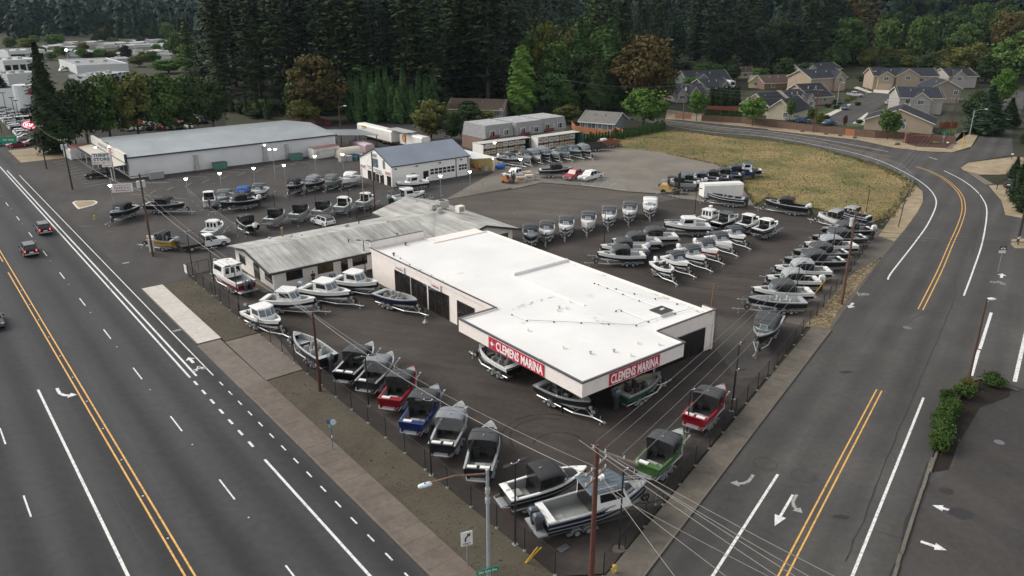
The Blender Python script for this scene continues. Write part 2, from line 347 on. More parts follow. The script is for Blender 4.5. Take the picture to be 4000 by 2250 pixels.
# dry grass field with tufts
FIELD = [q('C',1062,192), q('C',1500,247), q('C',2100,374), q('C',2230,460), q('C',2350,600), q('C',2440,778), q('D',0,690), q('D',420,800), q('D',700,880), q('D',1060,940), q('D',1240,890), q('D',1430,610), q('D',1465,560), q('D',1200,420), q('D',860,305), q('D',400,185), q('D',0,125), q('T3',2300,1395), q('T3',1600,1310), q('C',1530,35), q('C',1060,110)]
sheet('field', FIELD, .02, FIELDM)
def inside(p, poly):
    c = False; j = len(poly)-1
    for i in range(len(poly)):
        a, b = poly[i], poly[j]
        if (a[1] > p[1]) != (b[1] > p[1]) and p[0] < (b[0]-a[0])*(p[1]-a[1])/(b[1]-a[1])+a[0]: c = not c
        j = i
    return c
def tufts(name, poly, n, hmin, hmax, m, label, cat, wd=.12, z0=.02, ok=None):
    xs = [p[0] for p in poly]; ys = [p[1] for p in poly]; mb = MB(); k = 0; tries = 0
    while k < n and tries < n*8:
        tries += 1
        x, y = random.uniform(min(xs), max(xs)), random.uniform(min(ys), max(ys))
        if not inside((x, y), poly): continue
        if ok and not ok(x, y): continue
        k += 1; h = random.uniform(hmin, hmax); wq = wd*random.uniform(.6,1.6)
        for t in range(2):
            a = random.uniform(0, math.pi); dx, dy = math.cos(a)*wq, math.sin(a)*wq; lx, ly = random.uniform(-.5,.5)*h, random.uniform(-.5,.5)*h
            mb.add([(x-dx,y-dy,z0),(x+dx,y+dy,z0),(x+dx*.7+lx,y+dy*.7+ly,z0+h),(x-dx*.7+lx,y-dy*.7+ly,z0+h*.9)], [(0,1,2,3)])
    return stuff(part(name, mb, m), label, cat)
def grass_mat():
    m, n, p = node_mat('grass_blades'); c = coords(n); g = n.nodes.new('ShaderNodeNewGeometry')
    tan = ramp(n, g.outputs['Random Per Island'], [(0,(.21,.145,.06)),(.6,(.29,.205,.10)),(1,(.19,.15,.065))]); grn = ramp(n, g.outputs['Random Per Island'], [(0,(.075,.10,.03)),(1,(.13,.14,.05))])
    mx = mult(n, tan, grn, 'MIX', 0).node; n.links.new(ramp(n, noise(n, .07, 5, c, .65), [(.41,0.0),(.58,1.0)]), mx.inputs[0]); n.links.new(mx.outputs[2], p.inputs['Base Color']); p.inputs['Roughness'].default_value = .9; p.inputs['Specular IOR Level'].default_value = .1; MT['grass_blades'] = m; return m
GRASS_L = grass_mat()
tufts('dry_grass', FIELD, 9000, .03, .12, GRASS_L, 'dry patchy grass covering the field behind the chain link fence', 'grass', .10)
tufts('dry_grass', [p+(p-Vector((55,165,0))).normalized()*.9 for p in FIELD], 4000, .05, .3, GRASS_L, 'taller weeds along the ragged edge of the field', 'grass', .10, .015, lambda x, y: not inside((x,y), [p-(p-Vector((55,165,0))).normalized()*1.2 for p in FIELD]))
VERGE1 = [GE(85,-15.9), q('H',700,560), q('H',1150,0), q('D',1150,1300), q('D',870,1449), q('H',640,420), q('H',360,710)]
tufts('verge_grass', VERGE1, 2200, .02, .07, leaf_mat('verge_blades', (.36,.29,.19), (.30,.24,.15), (.14,.14,.06)), 'straw coloured grass on the verge beside the side road', 'grass', .10, .03)
for gname, ga, gb in (('gravel', 28, 66), ('gravel', 78.5, 100)):
    mb = MB()
    for k in range(2600):
        p = W(random.uniform(ga, gb), random.uniform(23.3, 26.7)); r = random.uniform(.02, .05) if random.random() > .01 else random.uniform(.08,.13)
        mb.add([(p.x-r,p.y-r*.6,.02),(p.x+r,p.y-r*.5,.02),(p.x,p.y+r,.02),(p.x+r*.1,p.y,.024+r*.9)], [(0,1,3),(1,2,3),(2,0,3)])
    stuff(part(gname, mb, leaf_mat('gravel_stones'+str(int(ga)), (.08,.07,.05), (.13,.115,.09), (.26,.24,.21))), 'small stones of the gravel strip between fence and sidewalk, '+('near the corner' if ga < 50 else 'beside the pale new sidewalk'), 'gravel')
# ------------------------------------------------------------------ painted markings (children of their road)
def strip(road, P, a0, a1, c, wd, z, m, name='lane_line'):
    mb = MB(); n = max(1, int(abs(a1-a0)/25))
    ring = [P(a0+(a1-a0)*k/n, c-wd/2, z) for k in range(n+1)]+[P(a0+(a1-a0)*k/n, c+wd/2, z) for k in range(n, -1, -1)]
    mb.poly(ring); ob = part(name, mb, m, road)
    if ob.data.polygons[0].normal.z < 0: ob.data.flip_normals()
    return ob
ZP = .008
strip(highway, W, 20, 78, 5.85, .2, ZP, WHITE_P); strip(highway, W, 20, 118.3, 8.65, .13, ZP, YEL_P); strip(highway, W, 20, 320, 9.15, .13, ZP, YEL_P)
for k in range(18): strip(highway, W, 124+k*12.2, 127.2+k*12.2, 8.75, .13, ZP, YEL_P, 'lane_dash')
strip(highway, W, 71.7, 420, 17.7, .2, ZP, WHITE_P); strip(highway, W, 71.7, 195, 18.3, .2, ZP, WHITE_P); strip(highway, W, 70.8, 188, 19.6, .12, ZP, WHITE_P)
strip(highway, W, 20, 53.5, 17.75, .2, ZP, WHITE_P)
for k in range(-6, 26): strip(highway, W, 77.4-3.2+12.2*k, 77.4+12.2*k, 14.0, .12, ZP, WHITE_P, 'lane_dash')
for k in range(-3, 26): strip(highway, W, 59.9-3.2+12.2*k, 59.9+12.2*k, 2.1, .12, ZP, WHITE_P, 'lane_dash')
for k in range(9):
    u = 70.2-2.3*k
    if u > 54.5: strip(highway, W, u-.5, u+.5, 17.75, .2, ZP, WHITE_P, 'lane_dash')
for k in range(17): strip(highway, W, 68.6-2.4*k-.45, 68.6-2.4*k+.45, 19.6, .12, ZP, WHITE_P, 'lane_dash')
for k in range(14):
    for v, m in ((8.9, 1), (14.0, 0)):
        mb = MB(); p = W(30+k*6.1 if m else 71.5+12.2*(k-4), v); mb.box(p.x-.06,p.x+.06,p.y-.05,p.y+.05,0,.025); part('road_stud', mb, WHITE_P, highway)
def flat_shape(road, P, a, c, outline, m, z, name):
    """outline in (along, across) metres around (a, c)"""
    mb = MB(); mb.poly([P(a+x, c+y, z) for x, y in outline]); ob = part(name, mb, m, road)
    if ob.data.polygons[0].normal.z < 0: ob.data.flip_normals()
    return ob
ARW = [(-.9,-.12),(.2,-.12),(.2,-.38),(.95,0),(.2,.38),(.2,.12),(-.9,.12)]
flat_shape(highway, W, 75.6, 19.0, [(x*.9, y*1.2) for x, y in ARW], WHITE_P, ZP, 'lane_arrow')
def bike(road, P, a, c, m, z, sgn=1, s=1.0):
    for dc in (-.42, .42):
        mb = MB(); pts = [(a+.27*s*math.cos(t), c+(dc+.27*math.sin(t))*s) for t in [k*math.pi/6 for k in range(12)]]
        pin = [(a+.17*s*math.cos(t), c+(dc+.17*math.sin(t))*s) for t in [k*math.pi/6 for k in range(12)]]
        mb.add([P(x, y, z) for x, y in pts]+[P(x, y, z) for x, y in pin], [(i, (i+1)%12, 12+(i+1)%12, 12+i) for i in range(12)])
        part('bike_symbol', mb, m, road)
    mb = MB()
    for (x0,y0),(x1,y1) in (((0,-.42),(.35,-.1)),((.35,-.1),(.3,.35)),((.3,.35),(0,.42)),((.05,0),(.3,.35)),((.05,0),(.35,-.1)),((.35,-.1),(.75,.05)),((.75,.05),(.55,.3))):
        d = Vector((x1-x0, y1-y0)); nn = Vector((-d.y, d.x)).normalized()*.045
        mb.poly([P(a+sgn*s*(x0+nn.x), c+s*(y0+nn.y), z+.001), P(a+sgn*s*(x1+nn.x), c+s*(y1+nn.y), z+.001), P(a+sgn*s*(x1-nn.x), c+s*(y1-nn.y), z+.001), P(a+sgn*s*(x0-nn.x), c+s*(y0-nn.y), z+.001)])
    part('bike_symbol', mb, m, road)
bike(highway, W, 73.0, 19.0, WHITE_P, ZP)
TURN = [(-1.5,-.16),(-.3,-.16),(.35,.08),(.7,.5),(.98,.36),(.86,1.25),(.2,.86),(.45,.66),(.15,.36),(-.35,.12),(-1.5,.12)]
flat_shape(highway, W, 75.6, 7.3, [(-x*1.1, y*.95) for x, y in TURN], WHITE_P, ZP, 'turn_arrow')
# side road
ZS = .012
strip(side, GE, 33, 72.5, -8.65, .12, ZS, YEL_P); strip(side, GE, 33, 72.5, -8.2, .12, ZS, YEL_P)
strip(side, GE, 33, 73.2, -4.8, .2, ZS, WHITE_P); strip(side, GE, 33, 53.4, -12.05, .2, ZS, WHITE_P)
def curve_line(pts, wd, m, off=0.0):
    out = []
    for k in range(len(pts)-1):                      # Catmull-Rom through the photo points
        p0, p1, p2, p3 = pts[max(0,k-1)], pts[k], pts[k+1], pts[min(len(pts)-1,k+2)]
        for t in [i/8 for i in range(8)]:
            out.append(.5*((2*p1)+(p2-p0)*t+(2*p0-5*p1+4*p2-p3)*t*t+(3*p1-p0-3*p2+p3)*t**3))
    out.append(pts[-1]); l, r = [], []
    for k, p in enumerate(out):
        d = (out[min(k+1,len(out)-1)]-out[max(k-1,0)]); d.z = 0; d.normalize(); nn = Vector((d.y, -d.x, 0))
        l.append((*(p+nn*(off-wd/2)).xy, ZS)); r.append((*(p+nn*(off+wd/2)).xy, ZS))
    mb = MB(); n = len(l); mb.add(l+r, [(i, n+i, n+i+1, i+1) for i in range(n-1)]); ob = part('lane_line', mb, m, side)
    if ob.data.polygons[0].normal.z < 0: ob.data.flip_normals()
yl = [GE(96.8,-8.5), q('D',1720,1449), q('D',1830,1190), q('D',1930,960), q('D',1968,800), q('D',1930,660), q('D',1800,530), q('D',1640,440), q('D',1490,388)]
curve_line(yl, .13, YEL_P, -.25); curve_line(yl, .13, YEL_P, .25)
curve_line([q('D',1228,292), q('D',900,220), q('D',500,138), q('D',0,60), q('T3',2100,1295), q('T3',1540,1240)], .13, YEL_P, 0)
curve_line([q('H',1205,238), q('D',1245,1449), q('D',1470,1160), q('D',1610,960), q('D',1690,770), q('D',1660,660), q('D',1560,560), q('D',1400,460), q('D',1150,340), q('D',860,250), q('D',450,165), q('D',0,88), q('T3',2000,1328), q('T3',1560,1258)], .2, WHITE_P)
curve_line([q('H',1968,400), q('D',2060,1440), q('D',2160,1130), q('D',2200,830), q('D',2150,700), q('D',2060,600), q('D',1930,510), q('D',1770,430)], .2, WHITE_P)
curve_line([q('D',1210,238), q('D',800,160), q('D',400,90), q('D',0,35), q('T3',2000,1270), q('T3',1540,1210)], .2, WHITE_P)
curve_line([q('D',1620,293), q('D',1700,317)], .25, WHITE_P)
curve_line([q('H',2245,570), q('H',2130,935)], .3, WHITE_P); curve_line([q('H',2120,945), q('H',2045,1205)], .3, WHITE_P); curve_line([q('H',2600,740), q('H',2480,1265)], .35, WHITE_P)
bike(side, GE, 98.6, -15.5, FADE_P, ZS, -1, 1.5); flat_shape(side, GE, 93.6, -15.5, [(-x*1.1, y*1.4) for x, y in ARW], WHITE_P, ZS, 'lane_arrow')
flat_shape(side, GE, 116, -1.6, [(x*1.1, y*1.4) for x, y in ARW], WHITE_P, ZS, 'lane_arrow'); bike(side, GE, 112.5, -1.8, FADE_P, ZS, 1, 1.3)
mb = MB(); flat_shape(side, GE, 51.0, -13.6, [(-x*.85, -y*.85) for x, y in TURN], FADE_P, ZS, 'turn_arrow')
STR = [(-2.3,-.1),(.9,-.1),(.9,-.42),(2.3,0),(.9,.42),(.9,.1),(-2.3,.1)]
flat_shape(side, GE, 49.2, -10.35, [(-x*.95, y*.95) for x, y in STR], WHITE_P, ZS, 'lane_arrow')
flat_shape(side, GE, 50.3, -10.1, [(-x*.85, y*.75) for x, y in TURN], FADE_P, ZS+.003, 'turn_arrow')
def free_arrow(road, a, b, m, z):
    d = b-a; L = d.length; d.normalize(); nn = Vector((-d.y, d.x, 0)); P = lambda x, y: (*(a+d*x+nn*y).xy, z)
    mb = MB(); mb.poly([P(0,-.14), P(L*.55,-.14), P(L*.55,-.42), P(L,0), P(L*.55,.42), P(L*.55,.14), P(0,.14)]); ob = part('lane_arrow', mb, m, road)
    if ob.data.polygons[0].normal.z < 0: ob.data.flip_normals()
free_arrow(rlot, q('L',1890,808), q('L',1650,738), WHITE_P, .014); free_arrow(rlot, q('L',1535,1103), q('L',1797,1192), WHITE_P, .014)
# parking bays in front of and beside the store, worn paint
def bay(a, b, wd=.1, m=FADE_P):
    d = b-a; d.z = 0; d.normalize(); nn = Vector((-d.y, d.x, 0))*wd/2; mb = MB()
    mb.poly([(*(a+nn).xy,.012),(*(b+nn).xy,.012),(*(b-nn).xy,.012),(*(a-nn).xy,.012)]); ob = part('bay_line', mb, m, park)
    if ob.data.polygons[0].normal.z < 0: ob.data.flip_normals()
for k in range(11):
    bay(q('A',535+k*33,348+k*24), q('A',650+k*45,322+k*23))
for (x0,y0,x1,y1) in ((1655,512,1900,530),(1835,484,2075,494),(2010,460,2200,466),(2180,434,2415,448),(2350,412,2574,425)): bay(q('A',x0,y0), q('A',x1,y1))
for k in range(9): bay(q('A',1500+k*178,665-k*37), q('A',1566+k*180,627-k*37))
for (x0,y0,x1,y1) in ((390,338,530,350),(250,356,400,372),(100,374,280,390),(540,318,640,326)): bay(q('B',x0,y0), q('B',x1,y1))
for (x0,y0,x1,y1) in ((1175,552,1715,545),(1175,552,1250,575),(1250,572,1715,545)): bay(q('A',x0,y0), q('A',x1,y1))
for k in range(18): bay(q('A',1215+k*27,557-k*.4), q('A',1245+k*24,540+k*.3))
bay(q('A',1140,588), q('A',1300,562)); bay(q('A',1140,590), q('A',1360,600)); bay(q('A',1320,665), q('A',1890,715))
# islands, drains, covers
def island(poly_px, f):
    pts = [q(f,x,y) for x, y in poly_px]; c = sum(pts, Vector((0,0,0)))/len(pts)
    mb = MB(); mb.prism([(p.x,p.y) for p in pts], -.01, .14); ob = part('kerb_island', mb, mat('kerb_white', (.62,.58,.52), .85, 0, .2))
    if ob.data.polygons[1].normal.z < 0: ob.data.flip_normals()
    tag(ob, 'small kerbed island of dry grass in the parking entrance', 'traffic island')
    inn = [c+(p-c)*.84 for p in pts]; mb = MB(); mb.poly([(p.x,p.y,.15) for p in inn]); g = part('grass_top', mb, DRY, ob)
    if g.data.polygons[0].normal.z < 0: g.data.flip_normals()
island([(728,755),(760,740),(950,736),(982,748),(975,765),(930,785),(795,820),(770,805)], 'A')
DARKM = mat('cast_iron', (.03,.03,.032), .6, .6); GALV = mat('galvanised', (.42,.43,.44), .45, .6, .12, 5)
for (f,x,y,r,lb) in (('H',1400,722,.45,'round manhole cover in the side road'),('L',2325,105,.4,'manhole cover with a slot in the corner parking lot')):
    p = q(f,x,y); mb = MB(); mb.tube((0,0,0),(0,0,.022),r,r,16); part('manhole_cover', mb, mat('cover_steel',(.16,.18,.2),.55,.5), None, False, p); tag(COL.objects[-1], lb, 'manhole')
for (f,x,y,lb) in (('K',1030,1172,'square storm drain grate below the big dark cabin boat'),('E',1265,72,'storm drain grate in the drive by the black gate'),('E',1780,752,'storm drain at the kerb of the highway')):
    p = q(f,x,y); t = thing('drain_grate', lb, 'drain', (p.x,p.y,.03), AZ1)
    mb = MB(); mb.box(-.45,.45,-.3,.3,-.03,.0); part('frame', mb, DARKM, t)
    for k in range(7): mb = MB(); mb.box(-.4+k*.125,-.34+k*.125,-.26,.26,0,.012); part('bar', mb, GALV, t)
# precast wheel kerb along the corner lot, piece by piece
kb = MB(); kb.prism([tuple(GE(a,c).xy) for a, c in ((30,-2.72),(30,-2.56),(62.5,-2.56),(62.5,-2.72))], -.02, .03); kerb = struct('kerb', kb, MT['cast_iron'])
a = 31.0
while a < 62:
    L_ = random.choice((.6,.9,1.2,1.8)); mb = MB(); dz = random.uniform(-.02,.02); dc = random.uniform(-.03,.03)
    mb.prism([tuple(GE(x,c+dc).xy) for x, c in ((a,-2.76),(a,-2.54),(a+L_-.03,-2.54),(a+L_-.03,-2.76))], .0, .14+dz); o = part('kerb_stone', mb, slab_ge, kerb)
    a += L_

# tar seams, loop cuts and patches on the roads
TAR = mat('tar_seal', (.020,.020,.022), .6, 0, .2, 2); PATCH = ground_mat('asphalt_patch', (.036,.036,.037), .2, .3, 2.0)
def seam(road, pts, wd, m=TAR, z=.014, jit=.08, name='tar_seam'):
    out = []
    for a, b in zip(pts, pts[1:]):
        n = max(2, int((b-a).length/1.2))
        for k in range(n): out.append(a.lerp(b, k/n)+Vector((random.uniform(-jit,jit), random.uniform(-jit,jit), 0)))
    out.append(pts[-1]); l, r = [], []
    for k, p in enumerate(out):
        d = out[min(k+1,len(out)-1)]-out[max(k-1,0)]; d.z = 0; d.normalize(); nn = Vector((d.y,-d.x,0))*wd/2*random.uniform(.4,1.5); l.append((*(p-nn).xy, z)); r.append((*(p+nn).xy, z))
    mb = MB(); n = len(l); mb.add(l+r, [(i, n+i, n+i+1, i+1) for i in range(n-1)]); ob = part(name, mb, m, road)
    if ob.data.polygons[0].normal.z < 0: ob.data.flip_normals()
seam(side, [q('D',1880,1449), q('H',1890,400), q('H',1730,780), q('H',1640,1000), q('H',1500,1320), q('L',1310,0), q('L',1180,280), q('L',1090,560), q('L',960,900), q('L',780,1300)], .10)
seam(side, [q('H',1880,460), q('H',1500,600), q('H',1300,760)], .05); seam(side, [q('H',1400,640), q('H',1720,790)], .05); seam(side, [q('L',1060,985), q('L',1370,1080)], .05); seam(side, [q('D',2120,600), q('D',2150,900), q('D',2040,1300)], .14)
seam(side, [q('H',560,800), q('H',350,1080), q('H',60,1449)], .16); seam(side, [q('L',1620,320), q('L',1540,500), q('L',1440,800), q('L',1340,1130), q('L',1230,1449)], .2)
seam(highway, [q('I',710,0), q('I',800,170)], .05, TAR, .007); seam(highway, [q('I',950,480), q('I',1110,790)], .05, TAR, .007); seam(highway, [q('I',1080,540), q('I',1300,900), q('I',1480,1240)], .10, TAR, .007); seam(highway, [q('I',1320,400), q('I',1465,655)], .05, TAR, .007); seam(highway, [q('E',1060,130), q('E',1130,400)], .06, TAR, .009)
def loop_cut(road, c, r, z):
    mb = MB(); mb.add([(*(c+Vector((math.cos(k*math.pi/14)*r, math.sin(k*math.pi/14)*r, 0))).xy, z) for k in range(28)]+[(*(c+Vector((math.cos(k*math.pi/14)*(r-.045), math.sin(k*math.pi/14)*(r-.045), 0))).xy, z) for k in range(28)], [(i, 28+i, 28+(i+1)%28, (i+1)%28)[::-1] for i in range(28)]); part('loop_cut', mb, TAR, road)
for f, x, y, rd, z in (('L',355,440,side,.013),('L',-30,320,side,.013),('I',1700,1380,highway,.006),('L',1160,250,side,.013)): loop_cut(rd, q(f,x,y), .9, z)
for f, x, y, w_, h_, rd in (('H',785,1168,.75,.35,side),('L',1945,825,.9,.7,rlot),('L',1790,590,.6,.5,rlot),('L',735,855,.6,.3,side),('A',860,988,1.1,.5,park),('A',1095,1045,1.0,.5,park)):
    c = q(f,x,y); mb = MB(); mb.poly([(c.x+math.cos(k*.628)*w_*random.uniform(.7,1.1), c.y+math.sin(k*.628)*h_*random.uniform(.7,1.1), .0175) for k in range(10)]); part('oil_patch', mb, TAR if w_ > .8 else PATCH, rd)
def arcs(c, r, a0, a1, wd=.16): seam(lot, [c+Vector((math.cos(a0+(a1-a0)*k/10)*r, math.sin(a0+(a1-a0)*k/10)*r, 0)) for k in range(11)], wd, MT['tyre_mark'], .0205, .0, 'tyre_mark')
m_, n_, p_ = node_mat('tyre_mark'); p_.inputs['Base Color'].default_value = (.022,.019,.017,1); p_.inputs['Roughness'].default_value = .8; p_.inputs['Alpha'].default_value = .38; MT['tyre_mark'] = m_
for (f,x,y,r,a0,a1) in (('K',880,60,3.2,1.2,3.6),('K',880,60,3.9,1.0,3.4),('K',1000,150,2.2,.6,3.0),('F',1450,900,14,1.9,2.6),('F',1500,960,14.6,1.9,2.7),('F',1700,1000,16,1.8,2.4),('G',2300,400,7,.2,1.6),('G',2300,400,8.6,.1,1.5),('C',1900,1350,9,3.4,4.8),('C',2000,1350,11,3.4,4.8),('C',700,900,18,1.2,2.0),('C',500,800,22,1.1,1.9)): arcs(q(f,x,y), r, a0, a1)
# ================================================================== buildings
def ray_px(f, x, y):
    a, b, s = FR[f]; x = a+x/s; y = b+y/s
    X = (x-CX)/FPX; Y = -(y-CY)/FPX
    return Vector((X, math.cos(PITCH)+Y*math.sin(PITCH), -math.sin(PITCH)+Y*math.cos(PITCH)))
def on_v(v, f, x, y):                   # where a pixel meets the upright plane v = const: (u, z)
    r = ray_px(f, x, y); t = v/r.dot(V); p = r*t; return p.dot(U), p.z+CH
def on_u(u, f, x, y):
    r = ray_px(f, x, y); t = u/r.dot(U); p = r*t; return p.dot(V), p.z+CH
def uvz(f, x, y, z):
    p = q(f, x, y, z); return p.dot(U), p.dot(V)
WALLW = mat('stucco_warm_white', (.80,.74,.70), .85, 0, .05, 1.2, 0, .08)
WALLG = mat('siding_white', (.78,.76,.72), .75, 0, .06, 1.5)
ROOFW = None
def roof_white():
    m, n, p = node_mat('roof_membrane'); c = coords(n)
    out = mult(n, (.76,.757,.745), ramp(n, noise(n, .18, 4, c), [(.3, .9), (.7, 1.03)]))
    d = ramp(n, noise(n, .33, 6, c, .62), [(.66, 0.0), (.78, .5)])
    mx = mult(n, out, (.28,.25,.21), 'MIX', 0).node; n.links.new(d, mx.inputs[0]); out = mx.outputs[2]
    br = n.nodes.new('ShaderNodeTexBrick'); br.inputs['Scale'].default_value = 1; br.inputs['Brick Width'].default_value = 30; br.inputs['Row Height'].default_value = 2.6
    br.inputs['Mortar Size'].default_value = .012; br.inputs['Color1'].default_value = (1,1,1,1); br.inputs['Color2'].default_value = (.99,.99,.99,1); br.inputs['Mortar'].default_value = (.9,.9,.9,1)
    n.links.new(c, br.inputs['Vector']); out = mult(n, out, br.outputs['Color'])
    n.links.new(out, p.inputs['Base Color']); p.inputs['Roughness'].default_value = .6; MT['roof_membrane'] = m; return m
ROOFW = roof_white()
def roof_rolled():
    m, n, p = node_mat('rolled_roofing'); c = coords(n)
    out = mult(n, (.40,.40,.38), ramp(n, noise(n, .25, 5, c), [(.3, .72), (.7, 1.2)]))
    cs = coords(n, 'Object', (1.6, .06, 1)); out = mult(n, out, ramp(n, noise(n, 1.0, 5, cs, .65), [(.3, .62), (.7, 1.3)]))
    br = n.nodes.new('ShaderNodeTexBrick'); br.inputs['Scale'].default_value = 1; br.inputs['Brick Width'].default_value = 1.0; br.inputs['Row Height'].default_value = 40
    br.inputs['Mortar Size'].default_value = .025; br.inputs['Color1'].default_value = (1,1,1,1); br.inputs['Color2'].default_value = (.93,.93,.92,1); br.inputs['Mortar'].default_value = (.62,.6,.56,1)
    n.links.new(c, br.inputs['Vector']); out = mult(n, out, br.outputs['Color'])
    n.links.new(out, p.inputs['Base Color']); p.inputs['Roughness'].default_value = .9; MT['rolled_roofing'] = m; return m
ROOFR = roof_rolled()
DARKT = mat('trim_dark', (.035,.033,.033), .6); COPE = mat('coping_grey', (.10,.105,.115), .45, .3)
PANE = glass('pane_dark', (.02,.018,.017)); PANEB = glass('pane_blue', (.10,.13,.16)); FRW = mat('frame_white', (.72,.71,.69), .5)
STEEL = mat('steel_black', (.022,.022,.024), .5, .2); ALU = mat('aluminium', (.50,.52,.54), .38, .75, .08, 4); HVAC = mat('hvac_grey', (.42,.42,.40), .6, .3, .15)
def rect_on_v(parent, v, uu, zz, name='window', frame=DARKT, pane=PANE, out=-1, mull=0, u0=0, v0=0, fw=.06):
    """opening on a wall of constant v; local frame of the parent is x = v-v0, y = u-u0"""
    (ua, ub), (za, zb) = sorted(uu), sorted(zz)
    x = v-v0; d = .05*out; mb = MB()
    for (a, b, c, e) in ((ua-fw,ua,za-fw,zb+fw),(ub,ub+fw,za-fw,zb+fw),(ua,ub,za-fw,za),(ua,ub,zb,zb+fw)):
        mb.box(min(x+d,x-.02*out), max(x+d,x-.02*out), a-u0, b-u0, c, e)
    w_ = part(name, mb, frame, parent)
    mb = MB(); mb.box(min(x+.02*out,x-.02*out), max(x+.02*out,x-.02*out), ua-u0, ub-u0, za, zb); part('pane', mb, pane, w_)
    for k in range(mull):
        c = ua+(ub-ua)*(k+1)/(mull+1)-u0; mb = MB(); mb.box(min(x+.04*out,x), max(x+.04*out,x), c-.03, c+.03, za, zb); part('mullion', mb, frame, w_)
    return w_
def rect_on_u(parent, u, vv, zz, name='window', frame=DARKT, pane=PANE, mull=0, u0=0, v0=0, fw=.06, hm=0):
    (va, vb), (za, zb) = sorted(vv), sorted(zz); y = u-u0; mb = MB()
    for (a, b, c, e) in ((va-fw,va,za-fw,zb+fw),(vb,vb+fw,za-fw,zb+fw),(va,vb,za-fw,za),(va,vb,zb,zb+fw)): mb.box(a-v0, b-v0, y-.05, y+.02, c, e)
    w_ = part(name, mb, frame, parent)
    mb = MB(); mb.box(va-v0, vb-v0, y-.02, y+.02, za, zb); part('pane', mb, pane, w_)
    for k in range(mull):
        c = va+(vb-va)*(k+1)/(mull+1)-v0; mb = MB(); mb.box(c-.03, c+.03, y-.04, y, za, zb); part('mullion', mb, frame, w_)
    for k in range(hm):
        c = za+(zb-za)*(k+1)/(hm+1); mb = MB(); mb.box(va-v0, vb-v0, y-.038, y, c-.03, c+.03); part('mullion', mb, frame, w_)
    return w_
# ------------------------------------------------------------------ marina showroom
U0, V0 = 44.6, 45.1
ms = thing('marina_showroom', 'long white flat-roofed showroom with a big square canopy at the corner', 'building', W(U0, V0), ROT_V)
def ub(mb, ua, ub_, va, vb, za, zb): return mb.box(va-V0, vb-V0, ua-U0, ub_-U0, za, zb)
mb = MB(); ub(mb, 59.2, 85.3, 45.1, 61.5, 0, 4.02); ub(mb, 47.6, 59.2, 47.2, 61.5, 0, 4.0); ub(mb, 44.75, 47.6, 50.5, 62.1, 0, 4.01); part('wall', mb, WALLW, ms)
mb = MB(); ub(mb, 44.9, 82.4, 45.3, 61.4, 4.03, 4.17); ub(mb, 82.4, 85.2, 45.3, 52.8, 4.03, 4.165); part('roof', mb, ROOFW, ms)
mb = MB()
for (a,b,c,d,z0,z1) in ((59.2,85.5,45.0,45.25,3.9,4.4),(85.3,85.55,45.0,53.0,3.9,5.15),(82.4,82.6,53.0,61.6,3.9,4.3),(44.6,82.5,61.4,61.6,3.9,4.33),(44.6,44.85,53.3,62.2,2.9,4.42),(44.6,46.2,62.0,62.2,0.0,4.42),(82.55,85.3,52.85,53.02,3.9,4.32)): ub(mb, a, b, c, d, z0, z1)
part('parapet', mb, WALLW, ms)
for (a,b,c,d,z0,z1) in ((59.2,85.5,44.94,45.08,4.36,4.46),(85.25,85.6,44.9,53.05,5.15,5.2),(44.5,44.68,53.3,62.25,4.40,4.50),(44.55,46.2,62.08,62.26,4.40,4.499)): part('coping', ub(MB(), a, b, c, d, z0, z1), COPE, ms)
# canopy at the corner
cn = MB(); ub(cn, 41.45, 58.95, 40.55, 53.25, 3.62, 4.2); ca = part('canopy', cn, ROOFW, ms)
mb = MB()
for (a,b,c,d,z0,z1) in ((41.3,59.1,40.4,40.6,2.98,4.38),(41.3,41.5,40.6,53.3,2.98,4.379),(58.9,59.1,40.6,45.0,2.98,4.378),(41.5,44.6,53.15,53.35,2.98,4.377)): ub(mb, a, b, c, d, z0, z1)
part('fascia', mb, WALLW, ca)
mb = MB()
for (a,b,c,d,z0,z1) in ((41.2,59.15,40.3,40.5,4.32,4.46),(41.2,41.4,40.5,53.4,4.32,4.459),(58.95,59.15,40.5,45.1,4.32,4.458),(41.4,44.6,53.22,53.42,4.32,4.457)): ub(mb, a, b, c, d, z0, z1)
part('coping', mb, COPE, ca)
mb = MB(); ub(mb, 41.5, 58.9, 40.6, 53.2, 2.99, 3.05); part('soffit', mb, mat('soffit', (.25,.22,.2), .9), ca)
for p in (q('s',2195,1612), q('Y5',205,590), W(43.2,50.2)):
    mb = MB(); x, y = p.dot(V)-V0, p.dot(U)-U0; mb.box(x-.07,x+.07,y-.07,y+.07,0,3.0); part('post', mb, STEEL, ca)
# doors and windows of the long wall
for (xa,xb,yt,yb,mul) in ((1395,1545,125,380,2),(1560,1712,205,540,2),(1735,1937,290,645,2),(2025,2195,435,700,1)):
    u1, zt = on_v(45.1,'F',xa,yt); u2, _ = on_v(45.1,'F',xb,yt+(xb-xa)*.42)
    rect_on_v(ms, 45.1, (u1, u2), (.06, 3.0), 'glass_door', DARKT, PANE, -1, mul, U0, V0)
for (xa,xb,ya,yb,txt,colr) in ((1408,1500,58,165,'HONDA',(.45,.12,.12)),(1765,1865,232,342,'YAMAHA',(.45,.06,.06))):
    u1, z1 = on_v(45.1,'F',xa,ya); u2, z2 = on_v(45.1,'F',xb,yb)
    ua_, ub2 = sorted((u1,u2)); mb = MB(); mb.box(-.17,-.02, ua_-U0, ub2-U0, 3.12, 3.82); sg = part('wall_sign', mb, FRW, ms)
    tm = text_mesh(txt, .24, (ub2-ua_)*.8, .02); part('lettering', tm, mat('letter_red_'+txt, colr, .6), sg, False, (-.19, (ua_+ub2)/2-U0, 3.47), AZ1*0-math.pi/2)
v1, _ = on_u(44.62,'G',1735,870); v2, _ = on_u(44.62,'G',1925,870)
